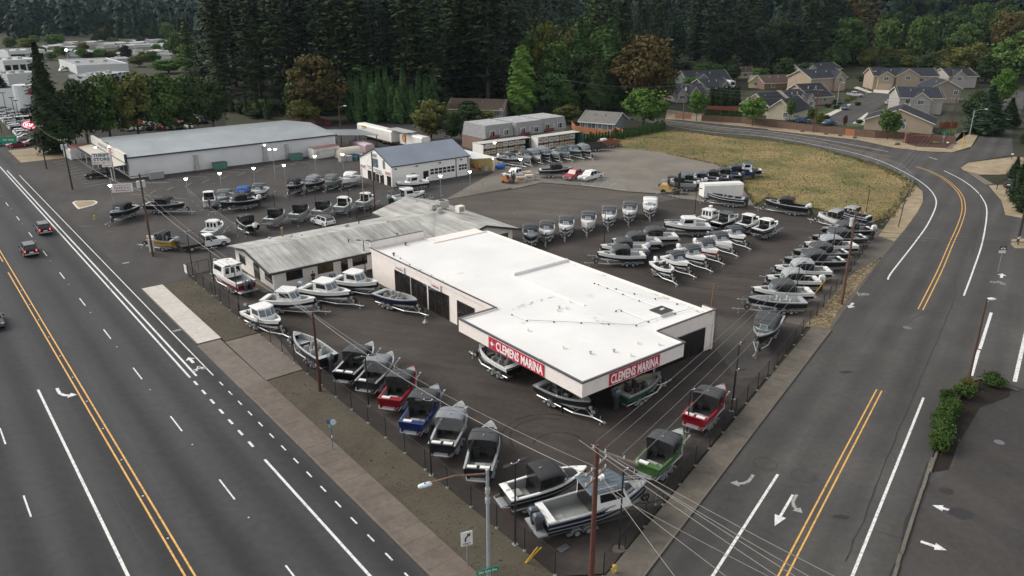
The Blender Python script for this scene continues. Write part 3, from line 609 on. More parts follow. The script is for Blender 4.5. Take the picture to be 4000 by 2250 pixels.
rect_on_u(ms, 44.6, (53.6, v2), (.1, 2.75), 'shop_window', DARKT, PANE, 2, U0, V0)
rect_on_u(ms, 44.75, (50.9, 53.2), (.1, 2.9), 'shop_window', DARKT, PANE, 1, U0, V0)
rect_on_v(ms, 47.2, (49.5, 57.5), (.1, 2.8), 'shop_window', DARKT, PANE, -1, 4, U0, V0)
# red fascia signs
REDS = mat('sign_red', (.52,.018,.05), .55, 0, .04); WLET = mat('sign_white', (.86,.86,.86), .5, 0, .02)
ua_, _ = on_v(40.4,'Y5',262,140); ub2, _ = on_v(40.4,'Y5',1187,620)
sg = thing('fascia_sign', 'long red sign with compass star and white capitals on the left canopy edge', 'sign', W((ua_+ub2)/2, 40.37, 3.62), AZ1-math.pi/2)
wd = abs(ua_-ub2); mb = MB(); mb.box(-wd/2,wd/2,-.06,0,-.56,.56); part('board', mb, REDS, sg)
part('lettering', text_mesh('CLEMENS MARINA', .92, wd*.84, .028, 1.04), WLET, sg, False, (wd*.065,-.065,0))
mb = MB(); mb.add([(0,-.07,0)]+[((.5 if k%4==0 else (.33 if k%4==2 else .12))*math.cos(k*math.pi/8),-.07,(.5 if k%4==0 else (.33 if k%4==2 else .12))*math.sin(k*math.pi/8)) for k in range(16)], [(0,1+(k+1)%16,1+k) for k in range(16)])
part('compass_star', mb, WLET, sg, False, (-wd*.43,-.01,0))
mb = MB(); mb.tube((0,-.068,0),(0,-.06,0),.3,.3,18); part('compass_ring', mb, DARKT, sg, False, (-wd*.43,0,0))
va_, _ = on_u(41.3,'G',975,1240); vb_, _ = on_u(41.3,'G',1478,1050)
sg = thing('fascia_sign', 'red sign with plain white capitals on the front canopy edge', 'sign', W(41.27, (va_+vb_)/2, 3.66), ROT_V)
wd = abs(va_-vb_); mb = MB(); mb.box(-wd/2,wd/2,-.06,0,-.56,.56); part('board', mb, REDS, sg)
part('lettering', text_mesh('CLEMENS MARINA', .92, wd*.95, .028, 1.04), WLET, sg, False, (0,-.065,0))
# roof fittings
def roof_pipe(pts, z=4.17, r=.026):
    g = part('roof_pipe', MB().path([(b-V0, a-U0, z+.18) for a, b in pts], r, 5), GALV, ms)
    for (a, b), (c, d) in zip(pts, pts[1:]):
        n = max(1, int(math.hypot(c-a, d-b)/2.2))
        for k in range(n):
            x, y = b+(d-b)*k/n-V0, a+(c-a)*k/n-U0; mb = MB(); mb.box(x-.07,x+.07,y-.05,y+.05,z-.0,z+.15); part('pipe_block', mb, COPE, g)
Q = lambda x, y: uvz('G', x, y, 4.3)
roof_pipe([Q(0,585),Q(150,648),Q(1250,695),Q(1370,655),Q(1640,575),Q(1830,525)]); roof_pipe([Q(1045,550),Q(1100,545),Q(1375,655)])
roof_pipe([Q(830,270),Q(960,318),Q(1280,445),Q(1470,515)]); roof_pipe([Q(870,280),Q(1230,375),Q(1660,478),Q(1760,492)], r=.018)
roof_pipe([uvz('F',1450,10,4.4),uvz('F',1545,75,4.4),uvz('F',1880,240,4.4),uvz('F',2260,430,4.4)])
a, b = Q(1500,565); mb = MB(); mb.box(b-.85-V0,b+.85-V0,a-.7-U0,a+.7-U0,4.1,4.5); sk = part('roof_hatch', mb, FRW, ms)
mb = MB(); mb.box(b-.95-V0,b+.95-V0,a-.8-U0,a+.8-U0,4.5,4.56); part('lid', mb, DARKT, sk)
mb = MB(); mb.box(b-.1-V0,b+.35-V0,a-.12-U0,a+.12-U0,4.56,4.66); part('vent_cap', mb, FRW, sk)
for (x,y) in ((475,520),(540,520),(455,545),(160,745),(515,920),(790,975),(1025,955),(1190,995),(1475,885),(1260,872),(580,455)):
    a, b = Q(x,y); mb = MB(); mb.tube((b-V0,a-U0,4.15),(b-V0,a-U0,4.42),.09,.09,8).tube((b-V0,a-U0,4.42),(b-V0,a-U0,4.47),.15,.15,8); part('roof_vent', mb, GALV if x in (475,790,1025) else FRW, ms)
a, b = Q(0,195); c, d = Q(730,492); mb = MB(); mb.extr([(b-V0-.15,a-U0,4.15),(b-V0+.15,a-U0,4.15),(b-V0+.1,a-U0,4.32),(b-V0-.1,a-U0,4.32)], (d-b, c-a, 0)); part('roof_curb', mb, mat('curb_cream', (.85,.80,.72), .7), ms)
mb = MB(); mb.box(53-V0,61.4-V0,66.0-U0,66.3-U0,4.15,4.5); part('roof_curb', mb, ROOFW, ms)
for (f,x,y) in (('B',1385,1275),('B',1505,1170)):
    a, b = uvz(f,x,y,4.3); mb = MB(); mb.tube((b-V0,a-U0,4.15),(b-V0,a-U0,4.45),.1,.1,8).tube((b-V0,a-U0,4.45),(b-V0,a-U0,4.55),.2,.2,8); part('roof_vent', mb, COPE, ms)
def stain_mat():
    m, n, p = node_mat('roof_dirt'); c = coords(n); p.inputs['Base Color'].default_value = (.10,.085,.065,1); p.inputs['Roughness'].default_value = .9
    n.links.new(ramp(n, noise(n, 1.6, 6, c, .7), [(.48, 0.0), (.75, .65)]), p.inputs['Alpha']); MT['roof_dirt'] = m; return m
STAIN = stain_mat()
for pts in ([(1380,365),(1470,372),(1590,425),(1580,440),(1480,430),(1400,395)],[(0,525),(120,480),(420,402),(440,415),(200,490),(60,540),(0,545)],[(850,575),(900,575),(985,605),(960,612),(870,600)],[(1760,498),(1850,510),(1960,570),(1900,580),(1800,535)],[(600,70),(690,95),(680,110),(600,90)],[(880,175),(960,190),(950,205),(890,192)],[(200,1000),(330,1050),(320,1075),(190,1020)],[(700,560),(900,690),(1050,690),(800,600)]):
    mb = MB(); mb.poly([(uvz('G',x,y,4.2)[1]-V0, uvz('G',x,y,4.2)[0]-U0, 4.206) for x, y in pts]); o_s = part('dirt_stain', mb, STAIN, ms)
    if o_s.data.polygons[0].normal.z < 0: o_s.data.flip_normals()
# ------------------------------------------------------------------ old office with the grey gabled roof
def slab(mb, pts, th):                 # sloping slab: 4 points, thickness downwards
    return mb.extr([Vector(p)-Vector((0,0,th)) for p in pts], (0,0,th))
A0, B0 = 88.6, 33.0
ob = thing('marina_office', 'low cream office with weathered grey gabled roof and dark eaves', 'building', W(A0, B0), ROT_V)
L = lambda u, v, z: (v-B0, u-A0, z)
mb = MB(); mb.box(.5,29,.75,13.6,0,2.55); mb.box(57.8-B0,68.4-B0,85.6-A0,105.6-A0,0,2.58)
mb.extr([L(89.35,33.5,2.55),L(95.8,33.5,3.85),L(102.2,33.5,2.55)], (.02,0,0)); mb.extr([L(85.6,57.8,2.58),L(85.6,63,4.1),L(85.6,68.4,2.58)], (0,.02,0)); part('wall', mb, WALLG, ob)
mb = MB(); slab(mb, [L(88.5,32.8,2.72),L(88.5,58,2.72),L(95.8,64,4.06),L(95.8,32.6,4.06)], .12); slab(mb, [L(95.8,32.6,4.06),L(95.8,64,4.06),L(103.1,58,2.72),L(103.1,32.8,2.72)], .12)
r1 = part('roof', mb, ROOFR, ob)
mb = MB(); slab(mb, [L(84.8,56.9,2.74),L(84.8,63.05,4.32),L(106.4,63.05,4.32),L(106.4,56.9,2.74)], .12); slab(mb, [L(84.8,63.05,4.32),L(84.8,69.2,2.74),L(106.4,69.2,2.74),L(106.4,63.05,4.32)], .12)
part('roof', mb, ROOFR, ob)
mb = MB()
for a, b in (((88.45,32.7,2.42),(88.45,57.4,2.42)),((103.12,32.7,2.42),(103.12,57,2.42)),((84.75,69.25,2.42),(106.4,69.25,2.42))):
    pa, pb = Vector(L(*a)), Vector(L(*b)); mb.extr([pa, pa+Vector((.05,-.06,0)) if False else pa+Vector((0.06,-.06,0)), pa+Vector((0.06,-.06,.26)), pa+Vector((0,0,.26))], pb-pa)
for a, b in (((88.4,32.68,2.44),(95.8,32.5,3.78)),((95.8,32.5,3.78),(103.2,32.68,2.44)),((84.7,56.9,2.46),(84.7,63.05,4.04)),((84.7,63.05,4.04),(84.7,69.3,2.46))):
    pa, pb = Vector(L(*a)), Vector(L(*b)); o_f = Vector((-.06,0,0)) if a[1] < 50 and a[0] > 88 else Vector((0,-.06,0)); mb.extr([pa, pa+o_f, pa+o_f+Vector((0,0,.3)), pa+Vector((0,0,.3))], pb-pa)
part('fascia', mb, DARKT, ob)
for (xa,xb,yt,yb,nm,pn) in ((310,465,150,262,'window',PANE),(625,772,80,185,'window',glass('pane_warm',(.10,.08,.03))),(975,1112,0,105,'window',PANE)):
    va, zt = on_u(89.35,'F',xa,(yt+yb)/2+15); vb, _ = on_u(89.35,'F',xb,(yt+yb)/2-15)
    rect_on_u(ob, 89.35, (va, vb), (1.0, 2.15), nm, DARKT, pn, 0, A0, B0)
va, _ = on_u(89.35,'F',855,120); rect_on_u(ob, 89.35, (va, va+1.0), (.1, 2.1), 'door', FRW, PANE, 0, A0, B0, .1)
ua, _ = on_v(33.5,'F',95,210); ubb, _ = on_v(33.5,'F',160,215); rect_on_v(ob, 33.5, (ua, ubb), (.9, 2.1), 'window', DARKT, PANE, -1, 0, A0, B0)
ua, _ = on_v(33.5,'Y1',1265,500); ubb, _ = on_v(33.5,'Y1',1350,520); rect_on_v(ob, 33.5, (ua, ubb), (.1, 2.15), 'door', DARKT, PANE, -1, 0, A0, B0)
ua, _ = on_v(33.5,'Y1',1015,240); ubb, _ = on_v(33.5,'Y1',1105,290); rect_on_v(ob, 33.5, (ua, ubb), (1.0, 2.1), 'window', DARKT, PANE, -1, 0, A0, B0)
va, _ = on_u(85.6,'B',2425,1080); vb, _ = on_u(85.6,'B',2530,1080); rect_on_u(ob, 85.6, (va, vb), (1.0, 2.2), 'window', DARKT, glass('pane_warm2',(.14,.11,.05)), 0, A0, B0)
mb = MB(); mb.box(-.9,.5,.75,9,-.02,.1); part('porch_slab', mb, CONC, ob)
OFFV = [('B',140,1125,2.9,'turbine'),('B',265,1070,3.2,'flue'),('B',350,1105,3.2,'vent'),('B',462,1090,3.3,'stub'),('B',483,1135,3.6,'stub'),('B',297,1280,3.2,'stub'),('B',910,1000,3.4,'box'),('B',930,1135,3.6,'stub'),('B',1035,955,3.4,'stub'),('B',1320,960,3.8,'vent'),('B',1845,855,4.1,'big'),('B',1610,755,4.0,'vent'),('B',2085,930,3.8,'turbine'),('B',1420,1072,3.3,'stub')]
for (f,x,y,z,k) in OFFV:
    a, b = uvz(f,x,y,z); X, Y = b-B0, a-A0; mb = MB()
    if k == 'stub': mb.tube((X,Y,z-.5),(X,Y,z+.15),.07,.07,7).tube((X,Y,z+.15),(X,Y,z+.22),.13,.13,7)
    elif k == 'flue': mb.tube((X,Y,z-.6),(X,Y,z+.8),.13,.13,8).tube((X,Y,z+.8),(X,Y,z+1.0),.2,.2,8)
    elif k == 'box': mb.frus((X-.35,X+.35,Y-.3,Y+.3),(X-.3,X+.3,Y-.2,Y+.2),z-.5,z+.5)
    elif k == 'big': mb.tube((X,Y,z-.6),(X,Y,z+.3),.42,.42,10).tube((X,Y,z+.3),(X,Y,z+.5),.5,.5,10).tube((X,Y,z+.5),(X,Y,z+.8),.35,.35,10)
    else: mb.tube((X,Y,z-.5),(X,Y,z+.1),.16,.16,8).ell((X,Y,z+.25),(.26,.26,.2))
    part('roof_vent', mb, {'flue':mat('rust_flue',(.22,.15,.08),.8),'stub':DARKT}.get(k, HVAC), ob)
a, b = uvz('B',1870,775,4.6); X, Y = b-B0, a-A0
mb = MB(); mb.box(X-.8,X+.8,Y-.7,Y+.7,4.2,5.35); ac = part('air_handler', mb, HVAC, ob)
mb = MB(); mb.tube((X,Y,5.35),(X,Y,5.4),.5,.5,14); part('fan_grille', mb, DARKT, ac)
mb = MB(); mb.box(X-2.1,X-1.1,Y-.5,Y+.5,4.3,5.0); mb.box(X-1.1,X-.8,Y-.3,Y+.3,4.4,4.85); part('duct', mb, HVAC, ac)
a, b = uvz('B',2052,830,4.2); X, Y = b-B0, a-A0; mb = MB(); mb.box(X-.55,X+.55,Y-.5,Y+.5,4.0,4.95); c2 = part('swamp_cooler', mb, mat('cooler_cream',(.7,.68,.6),.6), ob)
for k in range(5): mb = MB(); mb.box(X-.4,X+.4,Y-.53,Y-.5,4.2+k*.13,4.26+k*.13); part('louvre', mb, DARKT, c2)
mb = MB(); mb.ell((0,0,0),(.09,.09,.07),8,5); lp = part('wall_lamp', mb, emis('lamp_warm', (1.0,.8,.5), 14), ob, True, L(89.2, on_u(89.35,'F',888,42)[0], 2.35))
# ------------------------------------------------------------------ thrift store
T0, TV = 169.8, 36.4
def ribbed(name, col, sc_=3.4, var=.1, axis='X', rough=.5, metal=.3, st=.25):
    m, n, p = node_mat(name); c = coords(n)
    wv = n.nodes.new('ShaderNodeTexWave'); wv.bands_direction = axis; wv.inputs['Scale'].default_value = sc_; n.links.new(c, wv.inputs['Vector'])
    out = mult(n, col, ramp(n, noise(n, .2, 5, c), [(.3, 1-var), (.7, 1+var)]))
    out = mult(n, out, ramp(n, wv.outputs['Fac'], [(0, .90), (.5, 1.03)]))
    n.links.new(out, p.inputs['Base Color']); p.inputs['Roughness'].default_value = rough; p.inputs['Metallic'].default_value = metal
    bump(n, p, wv.outputs['Fac'], st, .03); MT[name] = m; return m
SIDING = ribbed('ribbed_white', (.66,.67,.69), 2.2, .08, 'X', .55, 0)
SIDING_Y = ribbed('ribbed_white_end', (.66,.65,.62), 2.2, .08, 'Y', .55, 0)
MROOF = ribbed('metal_roof_pale', (.30,.33,.35), 1.6, .12, 'X', .45, .35)
BLUET = mat('trim_navy', (.02,.03,.075), .5)
ts = thing('thrift_store', 'long low white metal store with pale ribbed roof and navy trim', 'building', W(T0, TV), ROT_V)
mb = MB(); mb.box(.4,46,.2,29,0,4.2); part('wall', mb, SIDING, ts)
mb = MB(); slab(mb, [(0,-.15,4.35),(46.3,-.15,4.35),(46.3,13.8,5.55),(0,13.8,5.55)], .1); slab(mb, [(0,13.8,5.55),(46.3,13.8,5.55),(46.3,29.4,4.35),(0,29.4,4.35)], .1); rf = part('roof', mb, MROOF, ts)
mb = MB()
for k in range(76):
    x = .4+k*.605; mb.extr([(x-.03,-.15,4.35),(x+.03,-.15,4.35),(x+.02,-.15,4.40),(x-.02,-.15,4.40)], (0,13.9,1.2))
part('roof_rib', mb, MROOF, rf)['kind'] = 'stuff'
mb = MB(); mb.box(-.05,46.4,-.24,-.12,4.1,4.38); mb.box(46.3,46.42,-.2,29.4,4.1,4.3); part('fascia', mb, BLUET, ts)
mb = MB(); mb.box(-.25,.35,-.1,29.6,3.3,5.05); pf = part('parapet', mb, mat('parapet_cream', (.62,.6,.55), .7), ts)
mb = MB(); mb.box(-.3,-.25,-.16,29.6,3.2,3.32); mb.box(-.3,.2,-.2,-.1,3.2,5.06); part('edge_trim', mb, BLUET, pf)
mb = MB(); slab(mb, [(-3.2,-.2,2.75),(-.2,-.2,3.1),(-.2,29.4,3.1),(-3.2,29.4,2.75)], .14); aw = part('awning', mb, mat('awning_cream', (.5,.47,.4), .8), ts)
mb = MB(); mb.box(-3.28,-3.2,-.25,29.4,2.55,2.8); mb.box(-3.2,-.2,-.3,-.2,2.6,2.9); part('edge_trim', mb, BLUET, aw)
for k in range(6): mb = MB(); mb.box(-3.1,-2.96,.2+k*5.7,.34+k*5.7,0,2.62); part('post', mb, FRW, aw)
for k in range(7): rect_on_v(ts, TV+.4, (T0+1.6+k*3.9, T0+4.4+k*3.9), (.5, 2.4), 'shop_window', mat('frame_grey',(.3,.3,.29),.5), PANE, -1, 1, T0, TV)
for x in (.9, 12.5, 23.5, 35, 45.4): mb = MB(); mb.box(x-.06,x+.06,.1,.2,0,4.1); part('downpipe', mb, FRW, ts)
for k in range(23): mb = MB(); mb.box(1+k*2-.02,1+k*2+.02,.17,.2,.05,4.1); part('panel_seam', mb, FRW, ts)
for (x, h) in ((13.6,3.3),(28.6,3.6),(33.8,3.4)):
    mb = MB(); mb.box(x-.35,x+.35,-.45,.2,.2,h); mb.box(x-.5,x+.5,-.6,.1,.1,1.2); part('duct', mb, HVAC, ts)
mb = MB(); mb.box(-.31,-.26,14.6,22.2,3.75,4.75); s1 = part('wall_sign', mb, mat('sign_faded',(.55,.54,.52),.7), ts)
part('lettering', text_mesh('RED WHITE & BLUE', .5, 7.0, .01), mat('letter_grey',(.2,.22,.25),.7), s1, False, (-.33,18.4,4.25), -math.pi/2)
mb = MB(); mb.box(-.31,-.26,9.2,13.4,3.55,4.9); s1 = part('wall_sign', mb, mat('sign_pale',(.7,.62,.6),.7), ts)
part('lettering', text_mesh('THRIFT', .45, 3.4, .02), mat('letter_red',(.5,.05,.06),.7), s1, False, (-.33,11.3,4.55), -math.pi/2)
part('lettering', text_mesh('STORE', .45, 3.4, .02), MT['letter_red'], s1, False, (-.33,11.3,3.95), -math.pi/2)
# open lean-to behind the store
sh = thing('lean_to_shed', 'pale metal lean-to roof at the rear corner of the long store', 'shed', W(171,82.9), ROT_V)
mb = MB(); slab(mb, [(0,0,4.0),(11,-1.2,3.1),(11,8.5,3.3),(0,9,4.2)], .1); part('roof', mb, MROOF, sh)
for x, y in ((.3,.4),(.3,8.5),(5.5,.2),(10.6,-.8),(10.6,8)): mb = MB(); mb.box(x-.08,x+.08,y-.08,y+.08,0,3.05); part('post', mb, DARKT, sh)
# ------------------------------------------------------------------ parts and service building
P0, PV = 130.3, 74.35
ps = thing('service_building', 'white gabled service shop with blue-grey metal roof and roll-up doors', 'building', W(P0, PV), ROT_V)
PL, PW = 18.4, 12.6
mb = MB(); mb.box(0,PL,0,PW,0,4.0); mb.extr([(0,0,4.0),(0,PW/2,6.5),(0,PW,4.0)], (.03,0,0)); mb.extr([(PL-.03,0,4.0),(PL-.03,PW/2,6.5),(PL-.03,PW,4.0)], (.03,0,0)); part('wall', mb, mat('siding_bright', (.80,.79,.76), .7, 0, .04), ps)
BROOF = ribbed('metal_roof_blue', (.23,.265,.32), 1.5, .1, 'X', .4, .3)
mb = MB(); slab(mb, [(-.15,-.2,4.0),(PL+.15,-.2,4.0),(PL+.15,PW/2,6.6),(-.15,PW/2,6.6)], .1); slab(mb, [(-.15,PW/2,6.6),(PL+.15,PW/2,6.6),(PL+.15,PW+.2,4.0),(-.15,PW+.2,4.0)], .1); rf = part('roof', mb, BROOF, ps)
mb = MB(); mb.box(-.15,PL+.15,-.28,-.19,3.82,4.02); part('gutter', mb, DARKT, ps)
mb = MB(); mb.extr([(-.2,-.22,3.88),(-.14,-.22,3.88),(-.14,-.22,4.06),(-.2,-.22,4.06)], (0,PW/2+.2,2.6)); mb.extr([(-.2,PW+.22,3.88),(-.14,PW+.22,3.88),(-.14,PW+.22,4.06),(-.2,PW+.22,4.06)], (0,-PW/2-.2,2.6)); part('rake_trim', mb, DARKT, ps)
for x0, x1, nw in ((8.6,14.9,6),(15.5,17.9,3)):
    mb = MB(); mb.box(x0,x1,-.06,.02,.05,3.55); dr = part('garage_door', mb, mat('door_white', (.78,.78,.78), .5, 0, .04), ps)
    for k in range(5): mb = MB(); mb.box(x0+.02,x1-.02,-.075,-.06,.62+k*.6,.65+k*.6); part('panel_joint', mb, HVAC, dr)
    for r in range(2):
        for k in range(nw): wq = (x1-x0-.3)/nw; mb = MB(); mb.box(x0+.2+k*wq,x0+.2+k*wq+wq*.82,-.08,-.055,1.3+r*.62,1.75+r*.62); part('pane', mb, PANE, dr)
    mb = MB(); mb.box(x1+.02,x1+.2,-.1,.02,0,3.7); part('door_jamb', mb, DARKT, ps)
for (x0,x1,z0,z1) in ((7.2,8.3,.1,2.1),(4.4,5.2,1.0,2.0)): rect_on_u(ps, P0, (PV+x0, PV+x1), (z0, z1), 'side_door' if z0 < .5 else 'window', DARKT, PANE, 0, P0, PV)
for (xa,xb,yt,yb) in ((1125,1160,425,515),(1175,1200,440,525),(1208,1235,450,545),(1248,1283,465,555),(1318,1355,483,580)):
    u1, zt = on_v(PV,'B',xa,yt); u2, _ = on_v(PV,'B',xb,yt+12); _, z2 = on_v(PV,'B',xa,yb)
    rect_on_v(ps, PV, (u1,u2), (max(.1,z2), zt), 'shop_window', DARKT, PANE, -1, 0, P0, PV)
for (xa,xb,yt,yb) in ((1165,1225,300,380),(1275,1293,325,405)):
    u1, zt = on_v(PV,'B',xa,yt); u2, _ = on_v(PV,'B',xb,yt+20); _, z2 = on_v(PV,'B',xa,yb); rect_on_v(ps, PV, (u1,u2), (z2, zt), 'window', HVAC, PANEB, -1, 1, P0, PV)
def gable_sign(xa, xb, yt, yb, txt, c, board=None):
    u1, zt = on_v(PV,'B',xa,(yt+yb)/2); u2, _ = on_v(PV,'B',xb,(yt+yb)/2+(xb-xa)*.33); h = (yb-yt)/S_/20.0; zc = zt-(xb-xa)/S_*.0
    tg = ps
    if board: mb = MB(); mb.box(-.08,-.02,min(u1,u2)-P0,max(u1,u2)-P0,zc-h/2,zc+h/2); tg = part('wall_sign', mb, board, ps)
    part('lettering', text_mesh(txt, h*.62, abs(u1-u2)*.9, .015), c, tg, False, (-.1,(u1+u2)/2-P0,zc), -math.pi/2)
LG = mat('letter_green',(.12,.22,.25),.7); LR = mat('letter_pink',(.55,.12,.14),.7)
gable_sign(1118,1168,365,390,'PARTS',LG); gable_sign(1180,1270,395,425,'& SERVICE',LG); gable_sign(1133,1165,390,408,'SALES',mat('letter_blue',(.1,.2,.35),.7)); gable_sign(1205,1268,425,458,'OPEN',mat('letter_dark',(.12,.12,.13),.7),FRW)
gable_sign(1055,1105,355,395,'MERCURY',LR,FRW); gable_sign(1300,1352,425,470,'HONDA',LR,FRW); gable_sign(1160,1215,240,292,'MARINE',LG,FRW)
for x in (.8, 5.6, 11, 16.2): mb = MB(); mb.box(x-.18,x+.18,-.4,-.2,3.35,3.55); part('flood_lamp', mb, DARKT, ps)
mb = MB(); mb.tube((13,PW/2,6.5),(13,PW/2,7.0),.12,.12,8).tube((13,PW/2,7.0),(13,PW/2,7.12),.25,.25,8); part('roof_vent', mb, GALV, ps)
# lit lean-to at its far end
ct = thing('open_shed', 'white lean-to workshop with lit yellow interior beside the blue-roofed shop', 'shed', W(130.0, 92.9), ROT_V)
mb = MB(); slab(mb, [(0,-.6,3.45),(6.3,-.6,2.95),(6.3,11.5,2.95),(0,11.5,4.2)], .12); part('roof', mb, mat('shed_roof_white',(.72,.73,.73),.6), ct)
YW = mat('plywood_yellow',(.62,.50,.25),.8,0,.15,2)
mb = MB(); mb.box(5.7,5.85,0,11,0,2.85); part('side_wall', mb, YW, ct); mb = MB(); mb.box(.05,5.7,10.6,10.8,0,3.1); part('back_wall', mb, YW, ct)
mb = MB(); mb.box(5.86,5.98,-.1,11,0,2.84); part('cladding', mb, FRW, ct)
mb = MB(); mb.box(0,6,-.3,11,-.02,.05); part('floor_slab', mb, CONC, ct)
mb = MB(); mb.box(4.2,5.4,1.0,2.0,.05,1.1); part('workbench', mb, mat('bench_grey',(.35,.34,.3),.7), ct)
mb = MB(); mb.box(2.0,3.4,5,9.9,.05,.9); mb.box(2.2,2.9,6,8,.9,1.6); part('shelf_clutter', mb, mat('clutter_dark',(.06,.05,.045),.8), ct)
mb = MB(); mb.tube((4.0,3.2,.05),(4.0,3.2,1.0),.25,.25,8); part('barrel', mb, mat('barrel_orange',(.5,.14,.04),.6), ct)
mb = MB(); mb.box(2.3,3.6,4.2,4.5,2.85,2.92); part('ceiling_lamp', mb, emis('lamp_shed',(1.0,.85,.55),9), ct)
mb = MB(); mb.ell((5.3,-.55,2.8),(.18,.1,.12),8,5); part('door_lamp', mb, emis('lamp_cool',(1,.95,.85),9), ct)
# ================================================================== boats on trailers
HC = {}
def hullm(name, col, rough=.3, metal=.0): return mat(name, col, rough, metal, .05, 2, 0, 0, .28)
SILV = mat('hull_silver', (.46,.48,.50), .42, .55, .07, 3); BLKH = hullm('hull_black', (.018,.018,.021)); NAVY = hullm('hull_navy', (.012,.016,.04)); REDH = hullm('hull_red', (.27,.014,.024)); BLUEH = hullm('hull_blue', (.02,.04,.15))
GRNH = hullm('hull_green', (.06,.135,.045)); DGRN = hullm('hull_dark_green', (.02,.075,.05)); WHTH = hullm('hull_white', (.74,.74,.73)); MAROON = hullm('hull_maroon', (.07,.02,.025)); YELH = hullm('hull_yellow', (.55,.33,.03)); GRYH = hullm('hull_grey', (.17,.19,.2))
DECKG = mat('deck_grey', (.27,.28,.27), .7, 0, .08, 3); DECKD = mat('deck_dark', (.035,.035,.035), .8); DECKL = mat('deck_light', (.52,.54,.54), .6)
CANV = {'charcoal': mat('canvas_charcoal', (.055,.06,.066), .85, 0, .12, 2), 'black': mat('canvas_black', (.025,.026,.03), .8, 0, .15, 2), 'grey': mat('canvas_grey', (.20,.22,.24), .85, 0, .1, 2), 'lightgrey': mat('canvas_light', (.30,.32,.33), .85, 0, .1, 2), 'blue': mat('canvas_blue', (.03,.10,.34), .8), 'olive': mat('canvas_olive', (.14,.155,.14), .85), 'white': WHTH, 'slate': mat('canvas_slate', (.09,.115,.135), .8, 0, .1, 2)}
CURT = sheer('curtain_smoke', (.015,.015,.016), .86, .25); CLEAR = sheer('curtain_clear', (.20,.21,.21), .55, .2); WSG = sheer('windshield_glass', (.16,.21,.24), .62, .08); DGL = glass('cabin_glass', (.012,.012,.013))
MESHC = sheer('curtain_mesh', (.010,.010,.011), .62, .6)
GLASSB = glass('cabin_glass_sky', (.10,.14,.17))
SEATM = mat('seat_grey', (.34,.35,.35), .7); SEATD = mat('seat_dark', (.045,.045,.048), .7); PADW = mat('pad_white', (.78,.77,.74), .6); RUBR = mat('tyre_rubber', (.018,.018,.018), .9); RIMM = mat('rim_bright', (.55,.56,.57), .35, .7); COWD = mat('cowl_grey', (.10,.115,.135), .25, .2); COWL_W = mat('cowl_white', (.72,.73,.74), .25); COWS = mat('cowl_silver', (.33,.38,.42), .25, .3); LEGM = mat('motor_leg', (.05,.05,.055), .4)
TRG = mat('trailer_galv', (.46,.48,.49), .45, .55, .1, 4); TRB = mat('trailer_black', (.03,.03,.032), .5); LAMP_R = mat('lens_red', (.35,.02,.02), .3)
def hb(t, B): return B/2*(1-max(0,(t-.42)/.58)**2.3*.985)*(0.93+.07*min(1,t/.3))
def gz(t, D): return D*(1+.40*t*t)
def kz(t, D): return .0 if t < .55 else D*.85*((t-.55)/.45)**2.2
def cz(t, D): return D*.30+D*.45*max(0,(t-.35)/.65)**1.8
TS = [0,.1,.2,.3,.4,.5,.6,.7,.78,.86,.93,.975,1.0]
